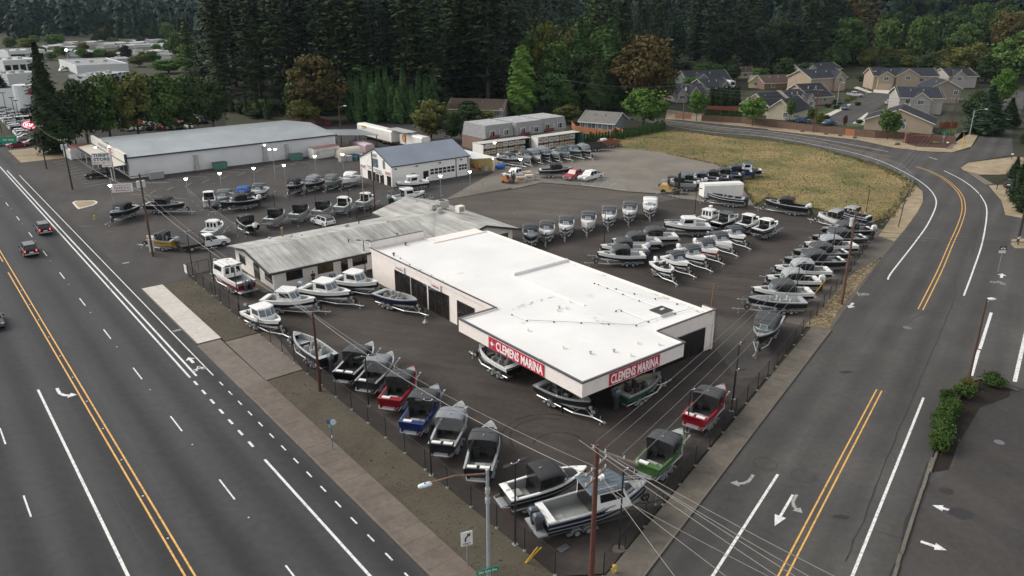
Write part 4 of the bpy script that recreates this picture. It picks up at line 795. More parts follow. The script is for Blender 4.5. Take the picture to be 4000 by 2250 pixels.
def hull_parts(L_, B, D, deep=True):
    key = (round(L_,1), round(B,2), round(D,2), deep)
    if key in HC: return HC[key]
    X = lambda t: -L_/2+L_*t+(.0 if t < .9 else 0)
    side, bot, gun, lin, flo, fore, strp, tran, band = [MB() for _ in range(9)]
    for s in (1, -1):
        a = [[(X(t), s*hb(t,B)*(.84-.34*max(0,t-.5)*1.2), cz(t,D)), (X(t)-.0, s*hb(t,B)*.96, (cz(t,D)+gz(t,D))/2), (X(t), s*hb(t,B), gz(t,D))] for t in TS]
        if s < 0: a = [r[::-1] for r in a]
        side.loft(a, False)
        b = [[(X(t), 0, kz(t,D)), (X(t), s*hb(t,B)*(.84-.34*max(0,t-.5)*1.2), cz(t,D))] for t in TS]
        if s < 0: b = [r[::-1] for r in b]
        bot.loft(b, False)
        gw = .15
        g = [[(X(t), s*(hb(t,B)+.035), gz(t,D)-.09), (X(t), s*(hb(t,B)+.035), gz(t,D)+.03), (X(t)-(0 if t < .97 else .1), s*max(.0,hb(t,B)-gw), gz(t,D)+.035), (X(t)-(0 if t < .97 else .1), s*max(.0,hb(t,B)-gw), gz(t,D)-.04)] for t in TS]
        if s < 0: g = [r[::-1] for r in g]
        gun.loft(g, False)
        li = [[(X(t), s*max(.0,hb(t,B)-gw+.005), gz(t,D)), (X(t), s*max(.0,hb(t,B)-gw-.03), D*.40)] for t in TS[:-2]]
        if s > 0: li = [r[::-1] for r in li]
        lin.loft(li, False)
        st = [[(X(t), s*(hb(t,B)*.955+.012), cz(t,D)+(gz(t,D)-cz(t,D))*.46), (X(t), s*(hb(t,B)*.965+.014), cz(t,D)+(gz(t,D)-cz(t,D))*.58)] for t in TS[:-1]]
        if s < 0: st = [r[::-1] for r in st]
        strp.loft(st, False)
        bd = [[(X(t), s*(hb(t,B)*(.90 if t < .5 else .90-.1*(t-.5))+.016), cz(t,D)+(gz(t,D)-cz(t,D))*.44), (X(t), s*(hb(t,B)*.962+.016), (cz(t,D)+gz(t,D))/2), (X(t), s*(hb(t,B)+.012), gz(t,D)-.02)] for t in TS[:-1]]
        if s < 0: bd = [r[::-1] for r in bd]
        band.loft(bd, False)
    flo.loft([[(X(t), -max(.02,hb(t,B)-.15), D*.40), (X(t), max(.02,hb(t,B)-.15), D*.40)] for t in TS[:-2]], False)
    fore.loft([[(X(t), -hb(t,B)+.03, gz(t,D)+.04), (X(t), hb(t,B)-.03, gz(t,D)+.04)] for t in (.86,.93,.975,.995)], False)
    tran.add([(X(0),-hb(0,B),gz(0,D)),(X(0),hb(0,B),gz(0,D)),(X(0),hb(0,B)*.84,cz(0,D)),(X(0),0,kz(0,D)),(X(0),-hb(0,B)*.84,cz(0,D))], [(0,1,2,3,4)])
    tran.box(X(0)+.0, X(0)+.1, -hb(0,B)+.12, hb(0,B)-.12, D*.4, D*.92)
    HC[key] = [m.mesh(n, False) for n, m in (('hull',side),('hull_bottom',bot),('gunwale',gun),('liner',lin),('deck_floor',flo),('foredeck',fore),('stripe',strp),('transom',tran),('topside_band',band))]
    return HC[key]
def outboard(parent, x, y, z, cow, n='outboard_motor', s=1.0, tilt=0.0):
    o = part(n, MB().loft([[(a*s, b*s, c*s) for a, b, c in r] for r in ([(.12,-.15,.2),(.12,.15,.2),(-.42,.17,.22),(-.42,-.17,.22)],[(.18,-.2,.42),(.18,.2,.42),(-.5,.2,.44),(-.5,-.2,.44)],[(.16,-.19,.66),(.16,.19,.66),(-.46,.19,.72),(-.46,-.19,.72)],[(.02,-.1,.82),(.02,.1,.82),(-.34,.1,.84),(-.34,-.1,.84)])]), cow, parent, False, (x,y,z), (0,tilt,0))
    part('leg', MB().frus((-.32*s,.06*s,-.09*s,.09*s),(-.38*s,.1*s,-.13*s,.13*s),-.75*s,.2*s).frus((-.3*s,.25*s,-.05*s,.05*s),(-.3*s,.15*s,-.05*s,.05*s),-1.0*s,-.75*s), LEGM, o)
    part('propeller', MB().wheel((-.34*s,0,-.9*s),.03*s,.3*s,6).box(-.36*s,-.33*s,-.16*s,.16*s,-.94*s,-.86*s), LEGM, o)
    return o
def canopy_parts(t0, L_, B, D, H, wst):
    """soft top from the windshield back; returns meshes in boat coordinates"""
    X = lambda t: -L_/2+L_*t
    zb = D*1.15; prof = [(wst-.02, zb+H*.44, .84), (wst-.07, zb+H*.84, .94), (wst-.13, zb+H*.98, .98), ((wst+t0)/2-.03, zb+H*1.03, 1.0), (t0+.03, zb+H*.99, 1.0), (t0, zb+H*.93, 1.0)]
    rings = []
    for t, z, k in prof:
        w2 = hb(min(t,.5),B)*k
        rings.append([(X(t), w2*math.copysign(abs(math.sin(a))**.8, math.sin(a)), z-.2*H*(1-max(0,math.cos(a))**.65)) for a in [-math.pi/2+math.pi*i/8 for i in range(9)]])
    top = MB().loft(rings, False); under = MB().loft([[(p[0],p[1]*.985,p[2]-.03) for p in r][::-1] for r in rings], False)
    top.v += under.v; n = len(rings)*9; top.f += [tuple(i+n for i in f) for f in under.f]
    cur = []
    for s in (1, -1):
        ring = [[(X(t), s*hb(t,B)*.9, gz(t,D)+.03), (X(t), s*hb(min(t,.5),B)*k*.985, z-.2*H)] for t, z, k in prof[1:]]
        cur.append(MB().loft(ring if s > 0 else [r[::-1] for r in ring], False))
    rear = MB(); r = rings[-1]; t = t0; w2 = hb(t,B)*.9
    rear.add([(X(t)-.01,-w2,gz(t,D)),(X(t)-.01,w2,gz(t,D))]+[(p[0]-.01,p[1]*.98,p[2]) for p in r[::-1]], [tuple(range(11))])
    fr = []
    for j in (1, 3, 5):
        t, z, k = prof[j]
        fr.append(MB().path([(X(t), -hb(t,B)*.92, gz(t,D))]+[(p[0],p[1]*1.005,p[2]+.012) for p in rings[j]]+[(X(t), hb(t,B)*.92, gz(t,D))], .022, 4))
    front = MB().add([(X(wst-.06), -hb(wst,B)*.62, zb+H*.45),(X(wst-.06), hb(wst,B)*.62, zb+H*.45),(X(wst-.09), hb(.5,B)*.8, zb+H*.85),(X(wst-.09), -hb(.5,B)*.8, zb+H*.85)], [(0,1,2,3)])
    return top, cur, rear, fr, front
def windshield(b, wst, L_, B, D, h, frame=None, gl=None, rake=.5):
    frame = frame or ALU; gl = gl or WSG
    X = -L_/2+L_*wst; w2 = hb(wst,B)*.9; z0 = gz(wst,D)+.03; z1 = z0+h
    pts = [(X-.45,-w2),(X+.12,-w2*.42),(X+.12,w2*.42),(X-.45,w2)]; tp = [(x-rake*h, y*.9) for x, y in pts]
    ws = part('windshield', MB().path([(*p,z0) for p in pts], .03, 4).path([(*p,z1) for p in tp], .03, 4), frame, b)
    for i in range(4): part('mullion', MB().tube((*pts[i],z0), (*tp[i],z1), .028, .028, 4), frame, ws)
    for i in range(3): part('pane', MB().add([(*pts[i],z0),(*pts[i+1],z0),(*tp[i+1],z1),(*tp[i],z1)], [(0,1,2,3)]), gl, ws)
    # side wings
    for s in (0, 3):
        part('wing_pane', MB().add([(*pts[s],z0),(pts[s][0]-.7,pts[s][1]*1.02,z0-.03),(tp[s][0]-.35,tp[s][1]*1.04,z0+h*.45),(*tp[s],z1)], [(0,1,2,3)]), gl, ws)
    part('dash', MB().frus((X-.5,X+.1,-w2*.95,w2*.95),(X-.7,X-.1,-w2*.9,w2*.9),D*.4,z0-.02), DECKG, ws)
def cabin(b, t0, t1, L_, B, D, h, wallm, roofm, rear='curtain', gl=DGL, ribs=True, wide=.9):
    X = lambda t: -L_/2+L_*t; w0 = hb(.4,B)*wide; w1 = w0*.9; z0 = gz(.4,D)-.25; z1 = gz(.45,D)+h; xf = X(t1); xr = X(t0); slope = .55*h
    body = MB(); wf = hb(t1,B)*.80
    bt = [(xr,-w0,z0),(xf-.35,-w0,z0),(xf,-wf*.45,z0),(xf,wf*.45,z0),(xf-.35,w0,z0),(xr,w0,z0)]
    tp = [(xr,-w1,z1),(xf-.35-slope,-w1,z1),(xf-slope,-wf*.42,z1),(xf-slope,wf*.42,z1),(xf-.35-slope,w1,z1),(xr,w1,z1)]
    body.add(bt+tp, [(0,1,7,6),(4,5,11,10),(1,2,8,7),(2,3,9,8),(3,4,10,9)]+([(5,0,6,11)] if rear != 'open' else []))
    cb = part('cabin', body, wallm, b)
    ov = .14; rings = []
    for dz, k in ((0,1.0),(.05,1.02),(.1,.97),(.13,.85)):
        cxm = (xr+xf-slope)/2; rings.append([((p[0]-cxm)*k*1.03+cxm-(.15 if p[0] == xr else -.05), p[1]*k*1.06, z1+dz) for p in tp])
    rf = part('cabin_roof', MB().loft(rings), roofm, cb)
    if ribs:
        for k in range(5): y = (-.5+k*.25)*w1*1.5; part('roof_rib', MB().box(xr-.05, xf-slope-.3, y-.025, y+.025, z1+.11, z1+.15), roofm, rf)
    def lerp(a, c, u): return tuple(a[i]+(c[i]-a[i])*u for i in range(3))
    def pan(i, j, u0, u1, s0, s1, name, off):
        A_, B_, C_, D_ = bt[i], bt[j], tp[j], tp[i]
        P = lambda u, s: lerp(lerp(A_, B_, u), lerp(D_, C_, u), s)
        n = (Vector(B_)-Vector(A_)).cross(Vector(D_)-Vector(A_)).normalized()*off
        part(name, MB().add([Vector(P(u0,s0))+n, Vector(P(u1,s0))+n, Vector(P(u1,s1))+n, Vector(P(u0,s1))+n], [(0,1,2,3)]), gl if name != 'front_window' else GLASSB, cb)
    pan(0,1,.22,.93,.5,.9,'side_window',.012); pan(4,5,.07,.78,.5,.9,'side_window',.012)
    pan(1,2,.08,.94,.42,.93,'front_window',.012); pan(2,3,.05,.95,.42,.93,'front_window',.012); pan(3,4,.06,.92,.42,.93,'front_window',.012)
    if rear == 'door':
        for u0 in (.1,.4,.7): pan(5,0,u0,u0+.2,.35,.85,'rear_window',.012)
    elif rear == 'curtain': part('rear_curtain', MB().add([(xr-.015,-w0*.9,z0),(xr-.015,w0*.9,z0),(xr-.015,w1*.92,z1-.03),(xr-.015,-w1*.92,z1-.03)], [(0,1,2,3)]), CURT if False else DGL, cb)
    return cb, z1
def seat(b, x, y, z, m, s=1.0, back=-1):
    st = part('seat', MB().box(x-.24*s,x+.24*s,y-.24*s,y+.24*s,z,z+.42*s), m, b)
    part('backrest', MB().box(x+back*.24*s-.06,x+back*.24*s+.06,y-.24*s,y+.24*s,z+.42*s,z+.9*s), m, st)
def rails(b, L_, B, D, m, h=.5, t0=.55):
    X = lambda t: -L_/2+L_*t; mb = MB(); ts = [t0+(1-t0)*k/7 for k in range(8)]
    for s in (1,-1):
        pts = [(X(t)-.05, s*max(.04,hb(t,B)-.08), gz(t,D)+(h if t > t0 else .05)) for t in ts]; mb.path(pts, .025, 4)
        for t in ts[1:]: mb.tube((X(t)-.05, s*max(.04,hb(t,B)-.08), gz(t,D)), (X(t)-.05, s*max(.04,hb(t,B)-.08), gz(t,D)+h), .02, .02, 4)
    part('bow_rail', mb, m, b)
def arch(b, x, B, D, h, m):
    mb = MB(); n = 8; pts = [(x-.2*math.sin(math.pi*k/n), -B/2*.95*math.cos(math.pi*k/n), D*1.05+h*math.sin(math.pi*k/n)**.6) for k in range(n+1)]
    mb.path(pts, .045, 5); mb.path([(p[0]+.35,p[1],p[2]*.98) for p in pts], .045, 5)
    for k in range(1, n): mb.tube(pts[k], (pts[k][0]+.35,pts[k][1],pts[k][2]*.98), .03, .03, 4)
    for k in (2,3,4,5,6): mb.tube((pts[k][0],pts[k][1],pts[k][2]), (pts[k][0]-.08,pts[k][1],pts[k][2]+.28), .03, .03, 4)
    part('light_arch', mb, m, b)
WC = {}
def wheel_set(parent, x, y, r, s, wd=.2):
    if ('t',r) not in WC:
        WC['t',r] = MB().wheel((0,0,0), r, wd, 14).mesh('tyre'); WC['r',r] = MB().wheel((0,0,0), r*.54, wd+.03, 12).mesh('rim')
    t = part('wheel', WC['t',r], RUBR, parent, False, (x,y,r)); part('rim', WC['r',r], RIMM, t)
    return t
TRC = {}
def trailer(label, loc, rot, L_, B, ax=2, black=False, spare=True):
    t = thing('boat_trailer', label, 'trailer', loc, rot, 'trailers under the boats')
    key = (round(L_*2)/2, ax)
    m = TRB if black else TRG
    xw = -L_*.17
    if key not in TRC:
        fr = MB(); Lk = key[0]; f = Lk/2*.55
        for s in (1,-1):
            fr.tube((-Lk/2+.2,s*.72,.48),(f,s*.72,.48),.065,.065,4); fr.tube((f,s*.72,.48),(Lk/2+.35,0,.46),.065,.065,4)
            fr.tube((-Lk/2+.3,s*.45,.60),(f*.9,s*.35,.62),.06,.06,4)
        for k in range(4): x = -Lk/2+.3+k*(f+Lk/2-.4)/3; fr.tube((x,-.72,.46),(x,.72,.46),.05,.05,4)
        fr.tube((Lk/2+.2,0,.46),(Lk/2+1.5,0,.46),.06,.06,4)
        wn = MB().tube((Lk/2+.35,0,.46),(Lk/2+.0,0,1.25),.05,.05,4).box(Lk/2-.1,Lk/2+.12,-.1,.1,1.15,1.4)
        jk = MB().tube((Lk/2+1.05,.12,.12),(Lk/2+1.05,.12,.85),.035,.035,6).tube((Lk/2+1.05,.12,.0),(Lk/2+1.05,.12,.12),.1,.06,8)
        cp = MB().box(Lk/2+1.45,Lk/2+1.75,-.07,.07,.42,.56)
        fes = []; n = 8; xs = (xw,) if ax == 1 else (xw-.43, xw+.43)
        for s in (1,-1):
            fe = MB(); fes.append(fe)
            for xc in xs:
                rings = [[(xc+.42*math.cos(math.pi*k/n), s*.78, .34+.42*math.sin(math.pi*k/n)), (xc+.42*math.cos(math.pi*k/n), s*1.06, .34+.42*math.sin(math.pi*k/n)), (xc+.42*math.cos(math.pi*k/n), s*1.06, .28+.38*math.sin(math.pi*k/n))] for k in range(n+1)]
                fe.loft(rings if s > 0 else [r[::-1] for r in rings], False)
            fe.box(min(xs)-.75, min(xs)-.42, s*.92-.14, s*.92+.14, .34, .38); fe.box(max(xs)+.42, max(xs)+.75, s*.92-.14, s*.92+.14, .34, .38)
        ax_ = MB()
        for xc in xs: ax_.tube((xc,-.9,.34),(xc,.9,.34),.04,.04,6)
        lt = MB().box(-Lk/2+.10,-Lk/2+.2,.66,.82,.44,.54)
        TRC[key] = [x.mesh(n) for n, x in (('frame',fr),('winch_post',wn),('jack',jk),('coupler',cp),('fender',fes[0]),('fender',fes[1]),('axle',ax_),('tail_lamp',lt))]
    mm = TRC[key]
    for me, mt in zip(mm, (m, m, GALV, m, m if not black else GALV, m if not black else GALV, DARKM, LAMP_R)): part(me.name.split('.')[0], me, mt, t)
    part('tail_lamp', mm[-1], LAMP_R, t, False, (0,-1.48,0))
    for xc in ((xw,) if ax == 1 else (xw-.43, xw+.43)):
        for s in (1,-1): wheel_set(t, xc, s*.92, .34, s)
    if spare:
        w_ = part('spare_wheel', WC['t',.34], RUBR, t, False, (key[0]/2+.2,.32,.85)); part('rim', WC['r',.34], RIMM, w_)
    return t
KEEL = .56
def boat(kind, bow, stern, label, hull=BLKH, deck=DECKG, gun=None, top='charcoal', motor=None, ax=2, D=1.02, fore=None, stripe=None, extra='', bw=None, zb=2.0, zs=1.62, tl=None, Lmax=8.2):
    """bow, stern = (frame, x, y) of the bow tip and the middle of the transom top in the photograph"""
    pb, p_s = q(*bow, zb), q(*stern, zs)
    d = (pb-p_s); d.z = 0; L_ = d.length; mid = (pb+p_s)/2; d.normalize()
    if L_ > Lmax or L_ < 4.6: L2 = min(max(L_, 4.6), Lmax); mid = p_s+d*L2/2 if False else mid; L_ = L2
    L_ = round(L_*2)/2
    B = bw or min(2.5, 1.55+L_*.115)
    rot = math.atan2(d.y, d.x); gun = gun or SILV
    b = thing('boat', label, 'boat', (mid.x, mid.y, KEEL), rot, 'boats for sale on trailers')
    hm = hull_parts(L_, B, D)
    band_on = stripe is None and gun is WHTH and hull in (BLKH, NAVY, MAROON, REDH, DGRN)
    for me, mt in zip(hm, (hull, SILV if hull is not WHTH else WHTH, gun, deck, deck, fore or (gun if gun is not SILV else DECKG), stripe or (hull if hull is not WHTH else gun), hull, WHTH)):
        if me.name.startswith('topside') and not band_on: continue
        if me.name.startswith('stripe') and (stripe is None): continue
        part(me.name.split('.')[0], me, mt, b)
    X = lambda t: -L_/2+L_*t; fl = D*.4
    def stern_deck(m=None, pads=2, platform=True):
        sd_ = part('stern_deck', MB().box(X(0)+.0, X(0)+.55, -hb(0,B)+.1, hb(0,B)-.1, D*.78, D*1.035), m or (gun if gun is not SILV else hull), b)
        for k in range(pads):
            y = (-.5+k)*hb(0,B)*.9 if pads == 2 else .35
            part('seat_pad', MB().box(X(0)+.12, X(0)+.42, y-.36, y+.36, D*1.035, D*1.12), PADW, sd_)
        if platform:
            part('swim_step', MB().box(X(0)-.5, X(0)+.0, -.55, .55, D*.30, D*.36).path([(X(0),-.9,D*.42),(X(0)-.55,-.7,D*.42),(X(0)-.55,.7,D*.42),(X(0),.9,D*.42)], .035, 5), ALU, b)
            part('jet_nozzle', MB().tube((X(0)+.05,0,.18),(X(0)-.45,0,.2),.17,.12,8), COWD, b)
    def cleats():
        for t in (.08, .5, .9):
            for s in (1,-1): part('cleat', MB().box(X(t)-.1,X(t)+.1,s*(hb(t,B)-.07)-.02,s*(hb(t,B)-.07)+.02,gz(t,D)+.03,gz(t,D)+.08), RIMM, b)
    if kind == 'S':
        wst = .71; windshield(b, wst, L_, B, D, .5)
        cn_, cu_, re_, fr_, ft_ = canopy_parts(.34, L_, B, D, 1.12, wst)
        c_ = part('canopy', cn_, CANV[top], b, True)
        [part('side_curtain', k_, CURT if 'clear' not in extra else CLEAR, c_) for k_ in cu_]; [part('canopy_bow', k_, CANV[top] if top != 'white' else ALU, c_) for k_ in fr_]; part('front_curtain', ft_, CANV[top], c_)
        part('rear_curtain', re_, (CURT if 'back' in extra else MESHC) if 'clear' not in extra else CLEAR, c_)
        part('canopy_shade_floor', MB().loft([[(X(t),-hb(t,B)+.2,fl+.012),(X(t),hb(t,B)-.2,fl+.012)] for t in (.3,.5,.7)], False), DECKD, b)  # dark sheet over the floor, paints in the shade under the canopy
        part('canopy_shade_side', MB().loft([[(X(t),-(hb(t,B)-.2),gz(t,D)-.02),(X(t),-(hb(t,B)-.22),fl)] for t in (.32,.5,.68)], False), DECKD, b); part('canopy_shade_side', MB().loft([[(X(t),hb(t,B)-.22,fl),(X(t),hb(t,B)-.2,gz(t,D)-.02)] for t in (.32,.5,.68)], False), DECKD, b)  # dark sheets inside both flanks, added as painted canopy shade
        part('top_light', MB().box(X(.42)-.1,X(.42)+.1,-.03,.03,D*1.15+1.13,D*1.15+1.19), RIMM, c_)
        for s in (1,-1): seat(b, X(.45), s*hb(.45,B)*.5, fl, SEATD)
        stern_deck(pads=1 if 'onepad' in extra else 2, platform=motor is None)
        part('engine_box', MB().frus((X(.08)+.1,X(.08)+.8,-.45,.45),(X(.08)+.15,X(.08)+.7,-.4,.4),fl,fl+.45), deck, b) if motor is None else None
        cleats()
    elif kind == 'B':                                   # bow rider: folded top behind a glass windshield
        wst = .64; windshield(b, wst, L_, B, D, .55, ALU, sheer('windshield_pale', (.34,.40,.44), .7, .1))
        cn_, cu_, re_, fr_, ft_ = canopy_parts(.26, L_, B, D, 1.05, wst)
        c_ = part('canopy', cn_, CANV[top], b, True); [part('canopy_bow', k_, ALU, c_) for k_ in fr_]; part('front_curtain', ft_, CANV[top], c_)
        if 'curt' in extra: [part('side_curtain', k_, CURT, c_) for k_ in cu_]
        for s in (1,-1): seat(b, X(.42), s*hb(.42,B)*.5, fl, SEATM)
        part('bow_cover', MB().loft([[(X(t),-hb(t,B)+.1,gz(t,D)+.02+.06),(X(t),0,gz(t,D)+.1),(X(t),hb(t,B)-.1,gz(t,D)+.02+.06)] for t in (.66,.76,.86,.94,.985)], False), gun, b)
        stern_deck(gun, 1, motor is None); cleats()
    elif kind in 'HP':
        t1, t0 = (.71, .33) if kind == 'H' else (.82, .40)
        hh = 1.05 if kind == 'H' else 1.25
        cb, z1 = cabin(b, t0, t1, L_, B, D, hh, gun if gun is not SILV else WHTH, CANV.get(top, WHTH), 'door' if 'door' in extra else 'curtain', wide=.9 if kind == 'H' else .96)
        stern_deck(gun if gun is not SILV else WHTH, 0, motor is None and kind == 'H')
        part('deck_hatch', MB().box(X(.12),X(.12)+.7,-.35,.35,fl,fl+.06), SEATM, b)
        if kind == 'P':
            part('lower_stripe', MB().loft([[(X(t), -(hb(t,B)*.90+.012), cz(t,D)+(gz(t,D)-cz(t,D))*.1), (X(t), -(hb(t,B)*.915+.016), cz(t,D)+(gz(t,D)-cz(t,D))*.2)] for t in TS[:8]][::-1], False), gun, b)
            rails(b, L_, B, D, ALU if 'alurail' in extra else WHTH); part('swim_step', MB().box(X(0)-.75,X(0),-hb(0,B)*.9,hb(0,B)*.9,D*.22,D*.32), SILV, b)
            part('radar', MB().tube((X(.55),0,z1+.12),(X(.55),0,z1+.42),.05,.05,6).tube((X(.55),0,z1+.42),(X(.55),0,z1+.55),.26,.22,10), WHTH, cb)
            part('roof_rack', MB().path([(X(.42),-hb(.4,B)*.75,z1+.22),(X(.64),-hb(.4,B)*.75,z1+.22)], .025).path([(X(.42),hb(.4,B)*.75,z1+.22),(X(.62),hb(.4,B)*.75,z1+.22)], .025), ALU, cb)
        elif 'radar' in extra: part('radar', MB().tube((X(.5),0,z1+.1),(X(.5),0,z1+.45),.05,.05,6).tube((X(.5),0,z1+.45),(X(.5),0,z1+.62),.32,.28,12), WHTH, cb)
        cleats()
    elif kind == 'O':
        for t in (.32, .5):
            for s in (1,-1): seat(b, X(t), s*hb(t,B)*.5, fl, SEATM if 'dark' not in extra else SEATD)
        part('bow_bench', MB().loft([[(X(t),-hb(t,B)+.17,fl+.35),(X(t),hb(t,B)-.17,fl+.35)] for t in (.72,.8,.88,.93)], False), DECKL, b)
        part('console', MB().frus((X(.58)-.2,X(.58)+.2,-.75,-.25),(X(.58)-.15,X(.58)+.1,-.7,-.3),fl,fl+.8), DECKG, b)
        stern_deck(gun, 0, False); cleats()
    elif kind == 'C':                                   # low boat under a fitted cover
        part('mooring_cover', MB().loft([[(X(t), y*(hb(t,B)-.02), gz(t,D)+.05+(1-y*y)*.38*(1 if .15 < t < .75 else .45)) for y in (-1,-.6,0,.6,1)] for t in (0.02,.15,.35,.55,.7,.85,.97)], False), CANV[top], b, True)
    if 'arch' in extra: arch(b, X(.36), B, D, 1.25, WHTH if 'blackarch' not in extra else ALU)
    if 'rail' in extra: rails(b, L_, B, D, ALU, .35, .6)
    if motor:
        cow = {'w': COWL_W, 'g': COWD, 's': COWS}[motor[0]]
        ys = (-.36,.36) if motor[1:2] == '2' else (0,)
        for y in ys: outboard(b, X(0)-.22, y, D*.62, cow, tilt=.45 if 't' in motor else 0, s=1.1)
    loc = (mid.x, mid.y, 0)
    trailer((tl or 'trailer') + ' under the ' + label, loc, rot, L_, B, ax, 'blk' in extra)
    return b
# ------------------------------------------------------------------ every boat in the photograph: bow tip and transom seen at these pixels
boat('P', ('Y1',585,300), ('Y1',1120,620), 'big white cabin cruiser with red band beside the office', REDH, DECKL, WHTH, 'white', 'g2', 2, 1.35, None, None, 'door', 2.6, 2.6, 2.15, None, 9.5)
boat('H', ('Y1',2290,925), ('Y1',1410,905), 'white hardtop boat, nearest of three before the office wall', BLKH, DECKL, WHTH, 'white', None, 1, 1.1)
boat('H', ('F',960,360), ('F',470,300), 'white hardtop boat, middle one of three before the office wall', BLKH, DECKL, WHTH, 'white', 's', 1, 1.1)
boat('H', ('F',1222,262), ('F',800,215), 'white hardtop boat, farthest of three, by the showroom wall', BLKH, DECKL, WHTH, 'white', 'g', 2, 1.1)
boat('H', ('Y1',1690,1290), ('Y1',1160,1095), 'small white hardtop boat at the highway fence below the cruiser', BLKH, DECKL, WHTH, 'white', 'g', 2, 1.0)
boat('O', ('F',1625,440), ('F',1225,345), 'open grey boat with seats parked by the glass doors', NAVY, DECKG, SILV, 'charcoal', None, 2, 1.0)
boat('O', ('Y2',200,190), ('Y2',790,620), 'open grey boat with one outboard behind the leaning brown pole', BLKH, DECKG, SILV, 'charcoal', 'g', 2, 1.05)
boat('S', ('Y2',1520,365), ('Y2',1030,890), 'black soft-top jet boat next to the open grey boat', BLKH, DECKD, SILV, 'charcoal', None, 2, 1.05, None, None, '')
boat('S', ('Y2',1845,530), ('Y2',1400,1040), 'grey soft-top boat with clear rear curtain beside the red boat', BLKH, DECKD, SILV, 'grey', None, 2, 1.05, None, None, 'back clear onepad')
boat('S', ('Y2',2210,770), ('Y2',1790,1340), 'bright red soft-top jet boat in the highway row', REDH, DECKG, REDH, 'charcoal', None, 2, 1.05, DECKG, SILV, 'onepad')
boat('S', ('Y3',690,2), ('Y3',345,505), 'royal blue soft-top jet boat in the highway row', BLUEH, DECKG, BLUEH, 'charcoal', None, 2, 1.05, DECKG, SILV, 'onepad')
boat('S', ('Y3',1010,215), ('Y3',735,800), 'silver soft-top jet boat with grey rear curtain beside the blue boat', BLKH, DECKG, SILV, 'grey', None, 2, 1.05, None, None, 'back clear')
boat('S', ('Y3',1385,475), ('Y3',1210,1110), 'black soft-top jet boat nearest the street lamp', BLKH, DECKG, SILV, 'charcoal', None, 2, 1.05, None, NAVY, '')
boat('S', ('Y6',1310,245), ('Y6',310,565), 'white soft-top boat with black canvas behind the large cabin boat', BLKH, DECKG, WHTH, 'black', None, 2, 1.1, None, SILV, 'back')
boat('P', ('Y6',2075,405), ('Y6',755,815), 'large dark cabin boat with twin outboards at the corner pole', NAVY, DECKG, SILV, 'slate', 'g2', 2, 1.3, None, SILV, 'alurail blk', 2.6, 2.45, 1.95, 'black boat trailer', 9.0)
boat('S', ('Y4',1835,85), ('Y4',1330,650), 'maroon red soft-top boat by the side road fence', REDH, DECKG, REDH, 'charcoal', None, 2, 1.05, DECKG, SILV, '')
boat('S', ('Y4',1145,815), ('s',2521,1823), 'light green soft-top boat by the side road fence', GRNH, DECKG, GRNH, 'charcoal', None, 2, 1.05, SILV, SILV, 'onepad')
boat('O', ('Y5',90,175), ('Y5',700,560), 'open boat under the left canopy edge by the compass sign', BLKH, DECKG, WHTH, 'charcoal', None, 2, 1.0, None, None, '', None, 2.0, 1.62, None, 6.5)
boat('O', ('Y5',1950,1120), ('Y5',1140,800), 'open boat under the canopy corner', BLKH, DECKG, SILV, 'charcoal', None, 1, .95, None, None, 'dark', None, 2.0, 1.62, None, 6.0)
boat('O', ('G',1495,1150), ('G',1080,1375), 'open boat with a dark outboard under the front canopy edge', DGRN, mat('deck_tan',(.34,.30,.2),.8), SILV, 'charcoal', 'g', 1, .95, None, None, 'dark', None, 2.0, 1.62, None, 6.5)
# row facing the camera beside the paved yard
for (bx,by,sx,sy,tp,hl,lb,k) in ((330,708,290,560,'black',BLKH,'black canvas bow-rider, first of the row from the office roof','B'),(565,640,600,492,'charcoal',BLKH,'white bow-rider, second of the row from the office roof','B'),(890,555,925,410,'charcoal',BLKH,'white bow-rider, third of the row from the office roof','B'),(1258,480,1300,332,'charcoal',WHTH,'white-hulled bow-rider, fourth of the row, middle one','B'),(1612,385,1640,240,'charcoal',BLKH,'white bow-rider behind the black lamp post of the row','B'),(1958,305,1985,170,'charcoal',BLKH,'white bow-rider, second from the gate end of the row','B'),(2312,230,2318,90,'white',BLKH,'white bow-rider with pale top nearest the sliding gate','B')):
    boat(k, ('Z5',bx,by), ('Z5',sx,sy), lb, hl, DECKL, GRYH if tp == 'black' else WHTH, tp, None, 2, 1.0)
# four seen side on and their neighbours
boat('S', ('Z5',1430,962), ('Z5',2215,988), 'white soft-top boat seen side on, nearest of the stacked four', BLKH, DECKL, WHTH, 'charcoal', 'g', 2, 1.05, None, None, '')
boat('S', ('Z5',1495,842), ('Z5',2240,870), 'white soft-top boat with tilted outboard, second of the stacked four', BLKH, DECKL, WHTH, 'charcoal', 'wt', 2, 1.05, None, None, '')
boat('S', ('Z5',1665,742), ('Z5',2480,752), 'white soft-top boat, third of the stacked four seen side on', BLKH, DECKL, WHTH, 'charcoal', None, 1, 1.05, None, None, '')
boat('S', ('Z5',1960,650), ('Z5',2770,672), 'white soft-top boat, farthest of the stacked four seen side on', BLKH, DECKL, WHTH, 'charcoal', None, 1, 1.05, None, None, '')
boat('H', ('Z6',180,388), ('Z6',960,430), 'long white hardtop boat side on with dark hull band', BLKH, DECKL, WHTH, 'white', None, 2, 1.15, None, None, 'rail')
boat('H', ('Z6',1120,190), ('Z6',790,335), 'silver pilothouse boat with a radar dome seen from behind', SILV, DECKL, SILV, 'white', None, 2, 1.1, None, None, 'door radar')
boat('H', ('Z6',1425,240), ('Z6',1060,385), 'dark hardtop boat with grey roof between the pilothouse and white hardtops', BLKH, DECKL, SILV, 'slate', None, 2, 1.05)
boat('H', ('Z6',1775,278), ('Z6',1470,415), 'white hardtop boat seen from behind, second from the right end', NAVY, DECKL, WHTH, 'white', None, 2, 1.05)
